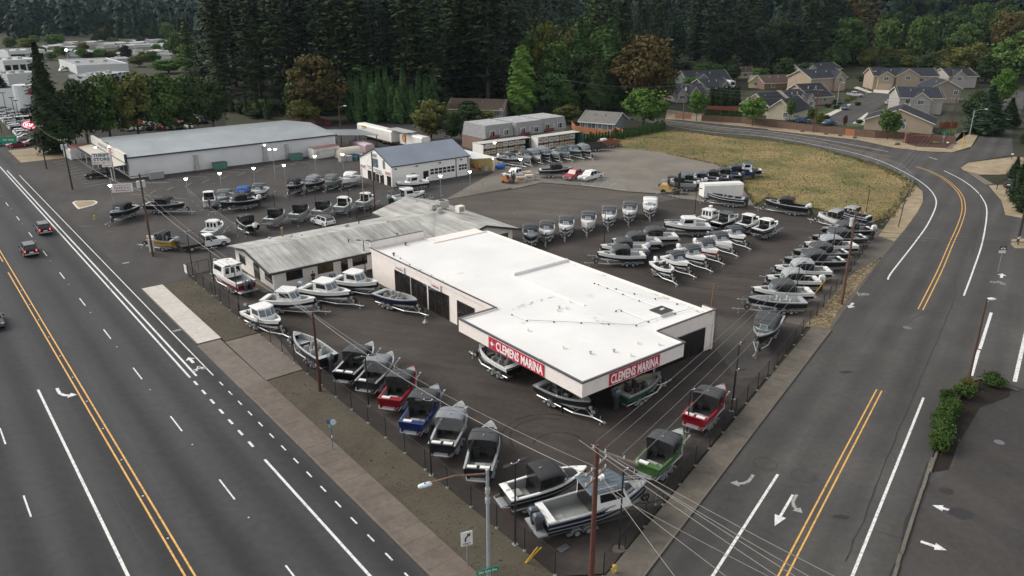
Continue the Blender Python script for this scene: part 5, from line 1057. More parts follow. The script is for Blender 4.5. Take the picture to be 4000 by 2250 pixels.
boat('H', ('Z6',2095,352), ('Z6',1740,500), 'white hardtop boat seen from behind at the right end of its row', BLKH, DECKL, WHTH, 'white', None, 2, 1.05, None, SILV)
for (bx,by,sx,sy,hl,mo,lb,k) in ((1560,612,1235,495,BLKH,None,'white bow-rider nearest the white hardtops in the slanted row','B'),(1332,722,960,592,WHTH,'g','white-hulled bow-rider with dark outboard in the slanted row','B'),(1105,850,735,705,REDH,'w','white bow-rider with a red band in the slanted row','B'),(885,960,470,805,BLKH,'w','white bow-rider with black hull below the red-banded one','B'),(605,1052,230,922,BLKH,None,'white bow-rider, second from the near end of the slanted row','B'),(330,1165,60,1015,BLKH,'wt','small open boat with white outboard ending the slanted row','O')):
    boat(k, ('Z6',bx,by), ('Z6',sx,sy), lb, hl, DECKL, WHTH, 'charcoal', mo, 1, .95, None, None, 'dark' if k == 'O' else '')
# row along the side road fence
boat('S', ('Z7',380,88), ('Z7',1115,205), 'long black soft-top boat with white outboard at the field edge', BLKH, DECKD, SILV, 'black', 'wt', 2, 1.1, None, None, 'back')
boat('S', ('Z7',1285,288), ('Z7',1820,440), 'silver-sided boat with light grey canvas pointing left at the fence bend', WHTH, DECKD, SILV, 'lightgrey', None, 2, 1.05, None, None, '')
boat('S', ('Z7',1535,225), ('Z7',2130,378), 'navy boat with light grey canvas farthest along the fence', NAVY, DECKD, SILV, 'lightgrey', None, 2, 1.05, None, WHTH, '')
ROWF = [((1340,552),(2150,565),'charcoal','white-decked boat with charcoal canvas, first below the navy boat','w'),((1182,682),(2035,695),'charcoal','charcoal soft-top boat, second below the navy boat',None),((1030,797),(1900,822),'lightgrey','light grey soft-top boat in the middle of the fence row',None),((866,922),(1740,945),'charcoal','charcoal soft-top boat just below the light grey one',None),((716,1052),(1670,1075),'charcoal','charcoal soft-top, two below the light grey one',None),((536,1188),(1470,1250),'lightgrey','light grey soft-top boat near the end of the fence row',None)]
for (b0,s0,tp,lb,mo) in ROWF: boat('S', ('Z7',*b0), ('Z7',*s0), lb, BLKH, DECKG, SILV if tp == 'charcoal' else WHTH, tp, mo, 2, 1.05, None, None, '')
boat('S', ('Z8',832,242), ('Z8',1710,295), 'pale canvas soft-top boat, third from the near end of the fence row', BLKH, DECKD, WHTH, 'lightgrey', 'w', 2, 1.05)
boat('S', ('Z8',602,437), ('Z8',1590,488), 'charcoal soft-top boat beside the open boat at the fence row end', BLKH, DECKG, WHTH, 'charcoal', None, 2, 1.05)
boat('O', ('Z8',527,588), ('Z8',1480,640), 'open silver boat at the near end of the fence row', BLKH, DECKL, SILV, 'charcoal', None, 2, 1.0)
boat('S', ('Z8',700,1262), ('Z8',960,880), 'silver boat with full charcoal cover facing the showroom corner', BLKH, DECKD, SILV, 'charcoal', 'g', 2, 1.05, None, None, 'back')
# yard at the field edge
FE = [((780,600),(1380,655),'slate',SILV,'silver boat with slate canvas behind the yellow forklift','w'),((960,562),(1500,612),'slate',BLKH,'dark soft-top boat, second of the field edge row','w'),((1190,525),(1740,590),'slate',BLKH,'dark soft-top boat, third of the field edge row','g'),((1390,495),(1930,560),'black',BLKH,'black-canvas boat, fourth of the field edge row','g'),((1570,465),(2110,512),'charcoal',BLKH,'charcoal-canvas boat, fifth of the field edge row','g'),((1770,415),(2300,462),'charcoal',BLUEH,'blue boat with charcoal canvas, sixth of the field edge row','g')]
for (b0,s0,tp,hl,lb,mo) in FE: boat('S', ('Z4',*b0), ('Z4',*s0), lb, hl, DECKD, SILV if hl is not BLUEH else BLUEH, tp, mo, 2, 1.0)
boat('H', ('Z4',1950,380), ('Z4',2470,432), 'black boat with flat slate hardtop, last of the field edge row', BLKH, DECKD, SILV, 'slate', None, 2, 1.0)
boat('O', ('Z4',1555,828), ('Z4',2190,925), 'open black boat before the white box trailer', BLKH, DECKD, SILV, 'charcoal', 'g', 2, 1.1, None, WHTH)
boat('S', ('Z3',1660,742), ('Z3',1105,782), 'black soft-top boat alone in the gravel yard', BLKH, DECKD, SILV, 'black', None, 2, 1.05)
CR = [('B',(795,600),(440,555),'charcoal',BLKH,'black boat with silver arch, nearest the lit shed','w','arch blackarch'),('B',(955,590),(780,500),'charcoal',GRYH,'grey low boat second from the lit shed','w',''),('S',(1130,555),(880,470),'grey',WHTH,'white boat with grey top, third from the lit shed',None,''),('S',(1290,535),(1060,440),'grey',BLKH,'boat with white rod arch, fourth from the lit shed',None,'arch'),('C',(1440,520),(1230,450),'grey',GRYH,'boat under a fitted grey cover before the crates',None,''),('S',(1608,498),(1370,440),'slate',GRYH,'grey-green soft-top boat before the crates',None,'clear'),('B',(1800,470),(1580,425),'slate',DGRN,'low green boat before the crates',None,''),('S',(1958,470),(1730,400),'grey',BLKH,'dark boat with white arch, last before the dump trailer',None,'arch')]
for (k,b0,s0,tp,hl,lb,mo,ex) in CR: boat(k, ('Z3',*b0), ('Z3',*s0), lb, hl, DECKG, SILV, tp, mo, 1, 1.0, None, None, ex)
# service lot
SV = [('H',('Z1',285,440),('Z1',285,575),'white',WHTH,'small white cabin boat behind the fence corner','g','',1),('B',('Z1',465,540),('Z1',600,440),'slate',GRYH,'grey boat with two dark outboards beside the small white cabin boat','g2','',1),('S',('Z1',800,480),('Z1',925,390),'blue',GRYH,'boat with a bright blue top',None,'',1),('B',('Z1',1030,425),('Z1',1205,345),'charcoal',MAROON,'white-decked boat with maroon hull beside the blue top',None,'',2),('S',('Z1',465,588),('Z1',1085,522),'black',BLKH,'white and black soft-top boat side on with a pale outboard','w','',2),('S',('Z1',1600,328),('Z1',1800,260),'black',BLKH,'dark boat with low black top by the parking fence','g','',1),('S',('Z1',1900,288),('Z1',2145,212),'grey',BLKH,'black boat with grey cover and white arch','g','back arch clear',2),('S',('Z1',2240,262),('Z1',2445,180),'olive',GRYH,'grey-green covered boat beside the white runabout','g','back clear',2),('B',('Z2',378,432),('Z2',605,360),'white',WHTH,'white runabout beside the service shop',None,'',1),
 ('H',('Z1',505,905),('Z1',240,1098),'white',SILV,'silver pilothouse boat behind the white flatbed truck',None,'door',2),('S',('Z1',770,832),('Z1',1030,990),'charcoal',BLKH,'dark soft-top boat with white outboard at the inner fence corner','w','back',1),('S',('Z1',1540,715),('Z1',1265,888),'black',SILV,'silver boat with black netting top, first of five in the inner row',None,'back',2),('S',('Z1',1945,642),('Z1',1690,810),'black',SILV,'silver boat with black netting top, second of five in the inner row',None,'back',2),('S',('Z1',2310,592),('Z1',2080,748),'black',SILV,'silver boat with black netting top, third of five, behind the white car',None,'back',2),('H',('Z2',505,742),('Z2',310,890),'white',SILV,'silver hardtop boat, fourth of five in the inner row',None,'',2),('H',('Z2',900,682),('Z2',672,808),'white',SILV,'silver hardtop boat, last of five, behind the dark pole',None,'',2),('H',('Z2',1750,618),('Z2',1200,730),'white',DGRN,'dark green hardtop boat with grey outboard before the service shop','s','',2),('H',('Z2',1270,478),('Z2',1785,438),'white',BLKH,'black-hulled hardtop boat against the service shop wall','w','',2)]
for (k,b0,s0,tp,hl,lb,mo,ex,ax) in SV: boat(k, b0, s0, lb, hl, DECKL if k == 'H' else DECKD, WHTH if (k == 'H' or hl is WHTH or hl is MAROON) else SILV, tp, mo, ax, 1.02, None, None, ex)
boat('S', ('A',1108,850), ('A',1345,775), 'black soft-top boat by the yellow hydrant', BLKH, DECKD, SILV, 'black', None, 2, 1.02, None, None, 'back')
boat('S', ('A',1850,748), ('A',1468,757), 'long black boat with big black top behind the transformer pole', BLKH, DECKD, SILV, 'black', None, 2, 1.02, None, None, 'back')
boat('B', ('A',1475,1078), ('A',1752,1120), 'yellow and black boat beside the white flatbed truck', YELH, DECKD, SILV, 'black', 's', 1, .98, None, BLKH, 'curt')
# ================================================================== vehicles
def paintm(name, col, rough=.25): return mat(name, col, rough, .1, .03, 1)
CARW = paintm('car_white', (.72,.73,.74)); CARB = paintm('car_black', (.02,.02,.022)); CARR = paintm('car_red', (.35,.03,.04)); CARBL = paintm('car_blue', (.06,.13,.22)); CARS = paintm('car_silver', (.40,.41,.42)); CARC = paintm('car_cyan', (.03,.33,.55)); CARG = paintm('car_grey', (.10,.10,.105)); CHROME = mat('chrome', (.6,.6,.6), .2, .9); CGL = glass('car_glass', (.02,.022,.025), .06); HEADL = mat('head_lens', (.6,.6,.58), .15); TAIL_ON = emis('tail_lit', (1.0,.05,.05), 1.6); TAIL = mat('tail_lens', (.3,.02,.02), .2); BEDM = mat('bed_liner', (.03,.03,.03), .9)
CARC_ = {}
def car(kind, label, loc, rot, paint, lit=False, roof=None, group=None, simple=False, cat=None, name=None):
    """nose towards local +x"""
    Ls = {'suv':4.6,'sedan':4.6,'pickup':5.8,'crew':6.0,'van':5.4,'hatch':4.2,'flatbed':7.0}[kind]
    W2 = {'suv':.93,'sedan':.9,'pickup':.98,'crew':1.0,'van':.98,'hatch':.9,'flatbed':1.0}[kind]
    nm = name or {'suv':'suv','sedan':'car','hatch':'car','pickup':'pickup_truck','crew':'pickup_truck','van':'van','flatbed':'flatbed_truck'}[kind]
    c = thing(nm, label, cat or {'suv':'car','sedan':'car','hatch':'car','van':'van'}.get(kind,'truck'), loc, rot, group)
    h = Ls/2
    r = .36 if kind in ('sedan','hatch') else .41
    key = (kind, simple)
    if key not in CARC_:
        g = .24 if kind in ('sedan','hatch') else .36
        if kind in ('sedan','hatch'): prof = [(-h,g+.1),(-h,.78),(-h+.25,.95),(-.9 if kind=='sedan' else -h+.3,.98),(.9,.95),(h-.35,.82),(h,.66),(h,g+.1),(h-.3,g),(-h+.3,g)]
        elif kind in ('suv','van'): prof = [(-h,g+.1),(-h,1.05),(-h+.12,1.12),(.9 if kind=='suv' else 1.5,1.12),(h-.3,1.0),(h,.8),(h,g+.12),(h-.3,g),(-h+.3,g)]
        elif kind == 'flatbed': prof = [(-.2,g+.15),(-.2,1.2),(.2,1.25),(1.9,1.22),(h-.4,1.12),(h,.9),(h,g+.12),(h-.3,g+.05),(0,g+.05)]
        else: prof = [(-h,g+.15),(-h,1.12),(-h+.1,1.16),(.3,1.18),(1.3,1.18),(h-.4,1.1),(h,.86),(h,g+.12),(h-.3,g+.05),(-h+.3,g+.05)]
        cxm, czm = 0, .7; rings = []
        for y, k in ((-W2,.93),(-W2+.07,1.0),(W2-.07,1.0),(W2,.93)): rings.append([((x-cxm)*(k*.03+.97), y, (z-czm)*k+czm) for x, z in prof])
        body = MB().loft(rings)
        if kind == 'sedan': gb, gt = (-1.55,1.05), (-.75,.35); zt = 1.42; z0 = .93
        elif kind == 'hatch': gb, gt = (-2.0,1.05), (-1.6,.3); zt = 1.45; z0 = .93
        elif kind == 'suv': gb, gt = (-2.25,1.0), (-2.0,.35); zt = 1.72; z0 = 1.08
        elif kind == 'van': gb, gt = (-2.65,1.7), (-2.6,1.0); zt = 2.15; z0 = 1.08
        elif kind == 'pickup': gb, gt = (-.75,1.45), (-.6,.8); zt = 1.82; z0 = 1.14
        elif kind == 'crew': gb, gt = (-1.05,1.55), (-.9,.85); zt = 1.88; z0 = 1.14
        else: gb, gt = (-.1,1.95), (0,1.2); zt = 1.95; z0 = 1.18
        wb, wt = W2-.06, W2-.22
        cab = MB().frus((gb[0],gb[1],-wb,wb),(gt[0],gt[1],-wt,wt),z0,zt)
        rf = MB().loft([[(gt[0]-.02,-wt-.01,zt-.03),(gt[1]+.02,-wt-.01,zt-.03),(gt[1]+.02,wt+.01,zt-.03),(gt[0]-.02,wt+.01,zt-.03)],[(gt[0]+.04,-wt+.05,zt+.05),(gt[1]-.05,-wt+.05,zt+.05),(gt[1]-.05,wt-.05,zt+.05),(gt[0]+.04,wt-.05,zt+.05)]])
        def face(a, b, c_, d, u0, u1, s0, s1, off):
            a, b, c_, d = map(Vector, (a,b,c_,d)); P = lambda u, s: (a.lerp(b,u)).lerp(d.lerp(c_,u), s); n = (b-a).cross(d-a).normalized()*off
            return MB().add([P(u0,s0)+n, P(u1,s0)+n, P(u1,s1)+n, P(u0,s1)+n], [(0,1,2,3)])
        bl, br_, tl, tr = (gb[0],-wb,z0),(gb[1],-wb,z0),(gt[0],-wt,zt),(gt[1],-wt,zt)
        BL, BR, TL, TR = (gb[0],wb,z0),(gb[1],wb,z0),(gt[0],wt,zt),(gt[1],wt,zt)
        gl = [('windshield', face(br_,BR,TR,tr,.05,.95,.1,.94,.008)), ('rear_window', face(BL,bl,tl,TL,.08,.92,.2,.9,.008))]
        for k in range(2):
            u0 = .06+k*.46; gl += [('side_window', face(bl,br_,tr,tl,u0,u0+.42,.12,.9,.008)), ('side_window', face(BR,BL,TL,TR,1-u0-.42,1-u0,.12,.9,.008))]
        CARC_[key] = (body.mesh('body'), cab.mesh('cabin'), rf.mesh('roof'), [(n, m.mesh(n)) for n, m in gl], zt)
        if r not in WC: WC[r] = 1
    bm, cm, rm, gl, zt = CARC_[key]
    part('body', bm, paint, c); cb = part('cabin', cm, paint, c); part('roof', rm, roof or paint, cb)
    for n, m in gl: part(n, m, CGL, cb)
    wx = (h-.95, -h+.95) if kind != 'flatbed' else (h-1.0, -h+1.4)
    for x in wx:
        for s in (1,-1): wheel_set(c, x, s*(W2-.12), r, s, .24)
    if not simple:
        for s in (1,-1):
            y = s*(W2-.22)
            part('headlight', MB().box(h-.06,h+.012,y-.17,y+.17,.68,.84), HEADL, c)
            part('tail_light', MB().box(-h-.03,-h+.05,y-.02,y+.14,.82 if kind != 'sedan' else .7,1.08 if kind != 'sedan' else .86), TAIL_ON if lit else TAIL, c)
            part('mirror', MB().box(.62,.8,s*(W2+.12)-.1,s*(W2+.12)+.1,1.12,1.3), CARB, c)
        part('front_bumper', MB().box(h-.1,h+.08,-W2+.05,W2-.05,.42,.6), CHROME if kind in ('pickup','crew','flatbed') else CARG, c)
        if kind != 'flatbed': part('rear_bumper', MB().box(-h-.1,-h+.05,-W2+.05,W2-.05,.45,.62), CHROME if kind in ('pickup','crew') else CARS if lit else CARG, c); part('number_plate', MB().box(-h-.115,-h-.03,-.26,.26,.7,.84), FRW, c)
        part('grille', MB().box(h-.02,h+.02,-.5,.5,.62,.82), CARG, c)
    if kind in ('pickup','crew'):
        x0 = gbx = {'pickup':-.8,'crew':-1.1}[kind]
        part('bed_liner', MB().box(-h+.12,x0,-W2+.14,W2-.14,1.12,1.19), BEDM, c)
    if kind == 'flatbed':
        part('flat_deck', MB().box(-h,-.3,-1.15,1.15,.98,1.1), BEDM, c); part('headboard', MB().box(-.32,-.22,-1.1,1.1,1.1,1.95), BEDM, c)
        part('chassis', MB().box(-h+.2,0,-.5,.5,.5,.98), BEDM, c); part('toolbox', MB().box(-1.6,-.7,.7,1.1,.55,.95), CARG, c)
    return c
def heading(a, b): d = b-a; return math.atan2(d.y, d.x)
def at(f, x, y): p = q(f, x, y); return (p.x, p.y, .0)
car('suv', 'black suv with lit tail lights in the curb lane of the highway', at('A',440,1048), math.atan2(U.y,U.x), CARB, True)
car('suv', 'dark hatchback suv with lit tail lights in the inner lane', at('A',300,1262), math.atan2(U.y,U.x), CARB, True)
car('suv', 'black suv parked before the thrift store', at('A',985,500), math.atan2(V.y,V.x)+math.pi-.12, CARB)
car('suv', 'small white suv with black roof behind the office', at('Z1',2200,985), heading(q('Z1',2300,985), q('Z1',2060,900)), CARW, False, CARB)
car('flatbed', 'white crew cab truck with a black flat bed', at('A',2060,1205), heading(q('A',1900,1240), q('A',2220,1180)), CARW)
car('pickup', 'white pickup behind the orange forklift and pallets', at('Z3',720,905), heading(q('Z3',800,880), q('Z3',560,930)), CARW)
car('crew', 'red pickup truck in the gravel yard', at('Z3',1700,930), heading(q('Z3',1800,900), q('Z3',1590,960)), CARR)
car('crew', 'white pickup truck beside the red one', at('Z3',1960,950), heading(q('Z3',2080,920), q('Z3',1850,975)), CARW)
car('sedan', 'dark car half hidden by the hedge at the right edge', at('D',2440,590), heading(q('D',2400,600), q('D',2480,540)), CARB)
car('sedan', 'dark car cut by the left edge of the picture', at('E',-60,690), math.atan2(-U.y,-U.x), CARB)
for (f,x,y,k,m,lb,dx,dy) in (('T4',770,1100,'sedan',CARBL,'blue car parked in the close',40,-60),('T4',700,1040,'sedan',CARB,'black car on a driveway left of the blue one',60,20),('T4',870,970,'crew',CARS,'silver pickup on a driveway in the close',80,10),('T4',1240,1050,'hatch',CARW,'white hatchback behind the tan house',60,2),('T4',610,1255,'sedan',CARBL,'blue car behind the board fence, nearer one',50,-5),('T4',350,1228,'sedan',CARBL,'grey-blue car behind the board fence by a garage',60,3),('T4',270,1215,'pickup',CARS,'silver truck behind the board fence by a garage',60,3)):
    car(k, lb, at(f,x,y), heading(q(f,x,y), q(f,x+dx,y+dy)), m)
# recreational vehicle by the green house
rv = thing('motorhome', 'white motorhome with dark swooshes parked by the green house', 'motorhome', at('T3',2150,880), heading(q('T3',2060,850), q('T3',2240,880)))
part('body', MB().loft([[(x,y,z) for y, z in ((-1.2,.5),(1.2,.5),(1.2,2.9),(1.0,3.1),(-1.0,3.1),(-1.2,2.9))] for x in (-4.5,4.0,4.6)]), CARW, rv); part('swoosh', MB().extr([(-2,-1.22,.8),(3,-1.22,1.0),(4,-1.22,2.2),(1,-1.22,1.3)], (0,.01,0)), CARB, rv)
part('windshield', MB().box(4.55,4.63,-1.0,1.0,1.4,2.6), CGL, rv)
for x in (-2.6,3): wheel_set(rv, x, 1.1, .45, 1); wheel_set(rv, x, -1.1, .45, -1)
# forklifts
def forklift(label, loc, rot, m, s=1.0, mast=3.0):
    t = thing('forklift', label, 'forklift', loc, rot)
    part('body', MB().loft([[(x*s,y*s,z*s) for x, z in ((-1.3,.35),(-1.3,1.0),(-1.1,1.2),(-.2,1.15),(-.1,.7),(.7,.7),(.8,.35))] for y in (-.55,.55)]), m, t)
    cg = MB()
    for x in (-.35,.65):
        for y in (-.5,.5): cg.tube((x*s,y*s,.7*s),((x*.8-.05)*s,y*.9*s,2.1*s),.045*s,.045*s,5)
    cg.box(-.45*s,.6*s,-.52*s,.52*s,2.08*s,2.15*s); part('overhead_guard', cg, STEEL, t)
    part('seat', MB().box(-.3*s,.15*s,-.25*s,.25*s,1.0*s,1.15*s).box(-.35*s,-.22*s,-.25*s,.25*s,1.15*s,1.6*s), SEATD, t)
    ma = part('mast', MB().box(.85*s,1.05*s,-.45*s,-.3*s,.1,mast).box(.85*s,1.05*s,.3*s,.45*s,.1,mast).box(.86*s,1.0*s,-.3*s,.3*s,mast-.12,mast-.002).box(.86*s,1.0*s,-.3*s,.3*s,mast*.5,mast*.5+.1), STEEL, t)
    for y in (-.28,.28): part('fork', MB().box(1.06*s,2.2*s,(y-.07)*s,(y+.07)*s,.12,.17), STEEL, ma)
    for x, r in ((-.85,.3),(.55,.38)):
        for y in (-.5,.5): part('wheel', MB().wheel((x*s,y*s,r*s), r*s, .25*s, 12), RUBR, t)
FKY = mat('forklift_yellow', (.55,.38,.12), .5, 0, .15); FKO = mat('forklift_orange', (.5,.2,.04), .5, 0, .15)
forklift('faded yellow forklift with a tall mast at the sliding gate', at('Z4',940,840), heading(q('Z4',850,830), q('Z4',1100,850)), FKY, 1.5, 4.0)
forklift('orange forklift beside the pallet boxes', at('Z3',590,1010), heading(q('Z3',520,1000), q('Z3',660,1020)), FKO, 1.0, 2.6)
forklift('small orange forklift before the striped box trailer', at('T2',1300,1440), heading(q('T2',1300,1440), q('T2',1300,1400)), FKO, 1.1, 2.4)
gc = thing('golf_cart', 'white-topped orange golf cart behind the lot fence', 'cart', at('B',2520,545), .9)
part('body', MB().box(-1.1,1.1,-.55,.55,.3,.75).box(-1.0,-.2,-.5,.5,.75,1.0), FKO, gc); part('roof', MB().box(-.9,.8,-.6,.6,1.75,1.82), FRW, gc)
for x in (-.8,.7):
    for y in (-.5,.5): part('post', MB().tube((x,y,.7),(x,y,1.76),.02,.02,4), STEEL, gc); part('wheel', MB().wheel((x,y,.22),.22,.18,10), RUBR, gc)
# trailers and containers
def box_trailer(label, p0, p1, wd, h, z0, m, wheels=True, name='box_trailer', cat='trailer'):
    d = p1-p0; L_ = d.length; t = thing(name, label, cat, ((p0+p1)/2).xy[:]+(0,), math.atan2(d.y, d.x))
    rr = .3
    part('body', MB().loft([[(x,y,z) for y, z in ((-wd/2,z0),(wd/2,z0),(wd/2,z0+h-rr),(wd/2-rr,z0+h),(-wd/2+rr,z0+h),(-wd/2,z0+h-rr))] for x in (-L_/2,L_/2)]), m, t)
    for s in (-1,1): part('side_rail', MB().box(-L_/2+.02,L_/2-.02,s*wd/2-.03,s*wd/2+.03,z0-.1,z0+.02), GALV, t)
    for k in range(int(L_/1.2)): part('panel_joint', MB().box(-L_/2+.6+k*1.2,-L_/2+.63+k*1.2,-wd/2-.012,wd/2+.012,z0+.05,z0+h-.2), FRW, t)
    if wheels:
        for x in (-L_*.32,-L_*.32+1.1):
            for s in (1,-1): wheel_set(t, x, s*(wd/2-.2), .42 if z0 > .9 else .34, s)
        part('landing_gear', MB().box(L_*.3,L_*.3+.12,-.6,-.45,0,z0).box(L_*.3,L_*.3+.12,.45,.6,0,z0), GALV, t)
    return t, L_
CARGW = mat('trailer_white', (.74,.73,.70), .5, 0, .06, .6); CARGC = mat('container_white', (.62,.62,.6), .6, 0, .12, .6)
t, L_ = box_trailer('long white cargo trailer parked at the field edge', q('C',1900,705), q('C',2345,700)+U*1.2, 2.3, 2.35, .4, CARGW)
t, L_ = box_trailer('white semi-trailer with yellow logo patch in the back yard', W(186.5,98.2), W(169.0,98.2), 2.6, 2.7, 1.1, CARGW)
mb = MB(); mb.box(-6.2,-3.6,-1.325,-1.315,3.0,3.55); lp = part('logo_patch', mb, mat('logo_yellow',(.6,.45,.08),.6), t); part('lettering', text_mesh('YELLOW', .3, 2.2, .02), mat('letter_brown',(.12,.08,.03),.6), lp, False, (-4.9,-1.33,3.27)); part('lettering', text_mesh('TRANSPORT', .22, 2.2, .01), MT['letter_grey'], t, False, (-4.9,-1.33,2.75))
t, L_ = box_trailer('white box trailer with a red disc and yellow letter E', W(167.5,99.6), W(158.5,100.2), 2.5, 2.5, .9, CARGW)
mb = MB(); mb.tube((-2.6,-1.27,2.3),(-2.6,-1.255,2.3),.85,.85,20); lp = part('logo_disc', mb, mat('logo_red',(.5,.03,.03),.6), t); part('lettering', text_mesh('E', .9, .7, .06), mat('letter_yellow',(.75,.5,.05),.6), lp, False, (-2.6,-1.28,2.3))
t = thing('loading_roof', 'flat metal roof panel over the gap between the two semi-trailers', 'roof', W(167.6,99), ROT_V+math.pi/2)
part('sheet', MB().box(-4.5,4.5,-1.6,1.6,3.95,4.03), HVAC, t)
for x in (-4.2,4.2):
    for y in (-1.4,1.4): part('post', MB().box(x-.06,x+.06,y-.06,y+.06,0,3.95), DARKT, t)
t, L_ = box_trailer('white container with red top and faint print beside the store', q('B',560,312), q('B',818,272), 2.4, 2.3, .1, CARGC, False, 'storage_container', 'container')
part('top_sheet', MB().box(-L_/2,L_/2,-1.15,1.15,2.41,2.44), mat('rust_red',(.22,.08,.06),.8), t); part('lettering', text_mesh('DONATIONS WELCOME', .4, L_*.6, .0), mat('letter_faint',(.42,.46,.5),.7), t, False, (.3,-1.22,1.7)); part('emblem', MB().tube((-L_*.35,-1.225,1.4),(-L_*.35,-1.215,1.4),.45,.45,14), MT['letter_faint'], t)
t, L_ = box_trailer('small white storage box with red-brown lid left of the store', q('A',768,275), q('A',845,308), 5.2, 2.4, .1, CARGC, False, 'storage_container', 'container')
part('top_sheet', MB().box(-L_/2,L_/2,-2.4,2.4,2.51,2.54), MT['rust_red'], t)
t, L_ = box_trailer('pale pink striped dumpster container in the back yard', q('B',985,200), q('B',1150,250), 2.4, 1.9, .1, mat('container_pink',(.48,.38,.42),.7), False, 'storage_container', 'container')
for lb, f, x, y, m in (('green dumpster against the store wall by the tall duct','A',2215,412,'dumpster_green'),('second green dumpster near the white container','B',405,322,'dumpster_green'),('grey utility cabinet at the store corner','A',1575,508,'cab_grey')):
    mt = mat(m, (.08,.2,.16) if 'green' in m else (.3,.31,.31), .6); p = q(f,x,y); t = thing('dumpster' if 'green' in m else 'utility_cabinet', lb, 'dumpster' if 'green' in m else 'cabinet', (p.x,p.y,0), ROT_V)
    part('body', MB().frus((-1.3,1.3,-.7,.7),(-1.4,1.4,-.85,.85),.05,1.4), mt, t); part('lid', MB().box(-1.42,1.42,-.87,.87,1.4,1.48), mat('lid_dark',(.04,.08,.07),.6) if 'green' in m else mt, t)
tn = thing('shelter_tent', 'tan rounded canvas shelter beside the white container', 'tent', W(162.5,79.5), ROT_V)
part('cover', MB().loft([[(x,2.2*math.sin(a),2.5*max(0,math.cos(a))**.7) for a in [-math.pi/2+math.pi*k/10 for k in range(11)]] for x in (-.2,4.8)], False), mat('tent_tan',(.5,.45,.38),.8), tn); part('back_panel', MB().add([(0,2.2*math.sin(a),2.5*max(0,math.cos(a))**.7) for a in [-math.pi/2+math.pi*k/10 for k in range(11)]], [tuple(range(11))]), MT['tent_tan'], tn)
jb = thing('junk_pile', 'heap of blue bins and boxes beside the tan shelter', 'bins', at('B',985,318), ROT_V)
for k in range(12):
    x, y = random.uniform(-3,3), random.uniform(-1,1); s = random.uniform(.35,.7); part('bin', MB().frus((x-s,x+s,y-s,y+s),(x-s*1.1,x+s*1.1,y-s*1.1,y+s*1.1),0,s*2.1), [mat('bin_blue',(.05,.13,.22),.6),mat('bin_teal',(.06,.16,.17),.6),HVAC][k%3], jb)
# dump trailers at the end of the crate row
for lb, f, x, y, m, x2, y2 in (('black dump trailer beside the grass field','Z3',2030,470,TRB,2200,460),('rust-red dump trailer with a white box beside the field','Z3',2250,410,mat('dump_rust',(.22,.07,.035),.7),2380,395)):
    t = thing('dump_trailer', lb, 'trailer', at(f,x,y), heading(q(f,x,y), q(f,x2,y2)))
    b_ = MB()
    for (x0,x1,y0,y1) in ((-2.4,2.4,-1.1,-1.04),(-2.4,2.4,1.04,1.1),(-2.4,-2.34,-1.04,1.04),(2.34,2.4,-1.04,1.04)): b_.box(x0,x1,y0,y1,.7,1.9)
    b_.box(-2.34,2.34,-1.04,1.04,.7,.78); part('bed', b_, m, t); part('frame', MB().box(-2.6,3.6,-.4,.4,.45,.7), TRB, t)
    for s in (1,-1): wheel_set(t, -.4, s*1.2, .38, s); wheel_set(t, .5, s*1.2, .38, s)
    if 'white' in lb: part('box', MB().box(-2.2,-.8,-.5,.5,1.91,2.3), FRW, t)
# crates in open-sided containers
CRATE = [mat('crate_tan',(.45,.36,.26),.8,0,.1,2), mat('crate_pale',(.55,.50,.44),.8,0,.1,2), mat('crate_grey',(.5,.5,.52),.8,0,.1,2)]
def crate(p, rot, lx, ly, lz, k, lb):
    t = thing('crate', lb, 'crate', p, rot, 'boxed engines on the storage racks')
    part('box', MB().box(-lx/2,lx/2,-ly/2,ly/2,.1,lz), CRATE[k%3], t)
    for y in (-ly/2+.08,0,ly/2-.08): part('skid', MB().box(-lx/2,lx/2,y-.05,y+.05,0,.1), CRATE[0], t)
    part('label_print', MB().box(-lx*.25,lx*.25,-ly/2-.012,-ly/2+.004,lz*.45,lz*.62), DARKT, t)
def rack(lb, u, v0, v1, z, endm, side):
    t = thing('storage_container', lb, 'container', W(u, v0), ROT_V); L_ = v1-v0
    part('roof', MB().box(-.1,L_+.1,-.3,2.6,z,z+.12), mat('rack_roof',(.48,.48,.46),.6), t); part('back_wall', MB().box(0,L_,2.4,2.5,.15,z), DARKT, t); part('floor', MB().box(0,L_,0,2.4,.0,.15), DARKT, t)
    part('end_wall', MB().box(-.08,0,0,2.5,0,z), endm, t); part('end_wall', MB().box(L_,L_+.08,0,2.5,0,z), mat('rack_green',(.02,.07,.05),.6), t)
    part('door_leaf', MB().box(side-.06,side+.06,-1.6,0,0,z), endm if side < 1 else MT['rack_green'], t)
    part('shelf', MB().box(0.02,L_-.02,.05,2.35,z*.5,z*.5+.08), DARKT, t)
    n = int(L_/1.75)
    for lv in (.16, z*.5+.09):
        for k in range(n):
            if random.random() < .12: continue
            crate(W(u+1.05, v0+.95+k*1.75, lv), ROT_V, 1.5, 1.5, z*.5-.3-random.uniform(0,.25), random.randrange(3), 'cardboard engine crate with black print on the shelves of the '+('left' if side < 1 else 'right')+' open container')
rack('open-sided storage container with white doors full of crates, left one', 144.6, 105.8, 120.8, 2.9, FRW, -.05)
rack('open-sided storage container with dark green end full of crates, right one', 141.9, 121.3, 134.6, 3.2, FRW, 13.4)
for k in range(4):
    p = q('Z3',[790,930,760,900][k],[985,950,925,900][k]); crate((p.x,p.y,0.0), ROT_V-.5, 1.7, 1.3, 1.0, k, 'strapped cardboard box on a pallet beside the orange forklift')
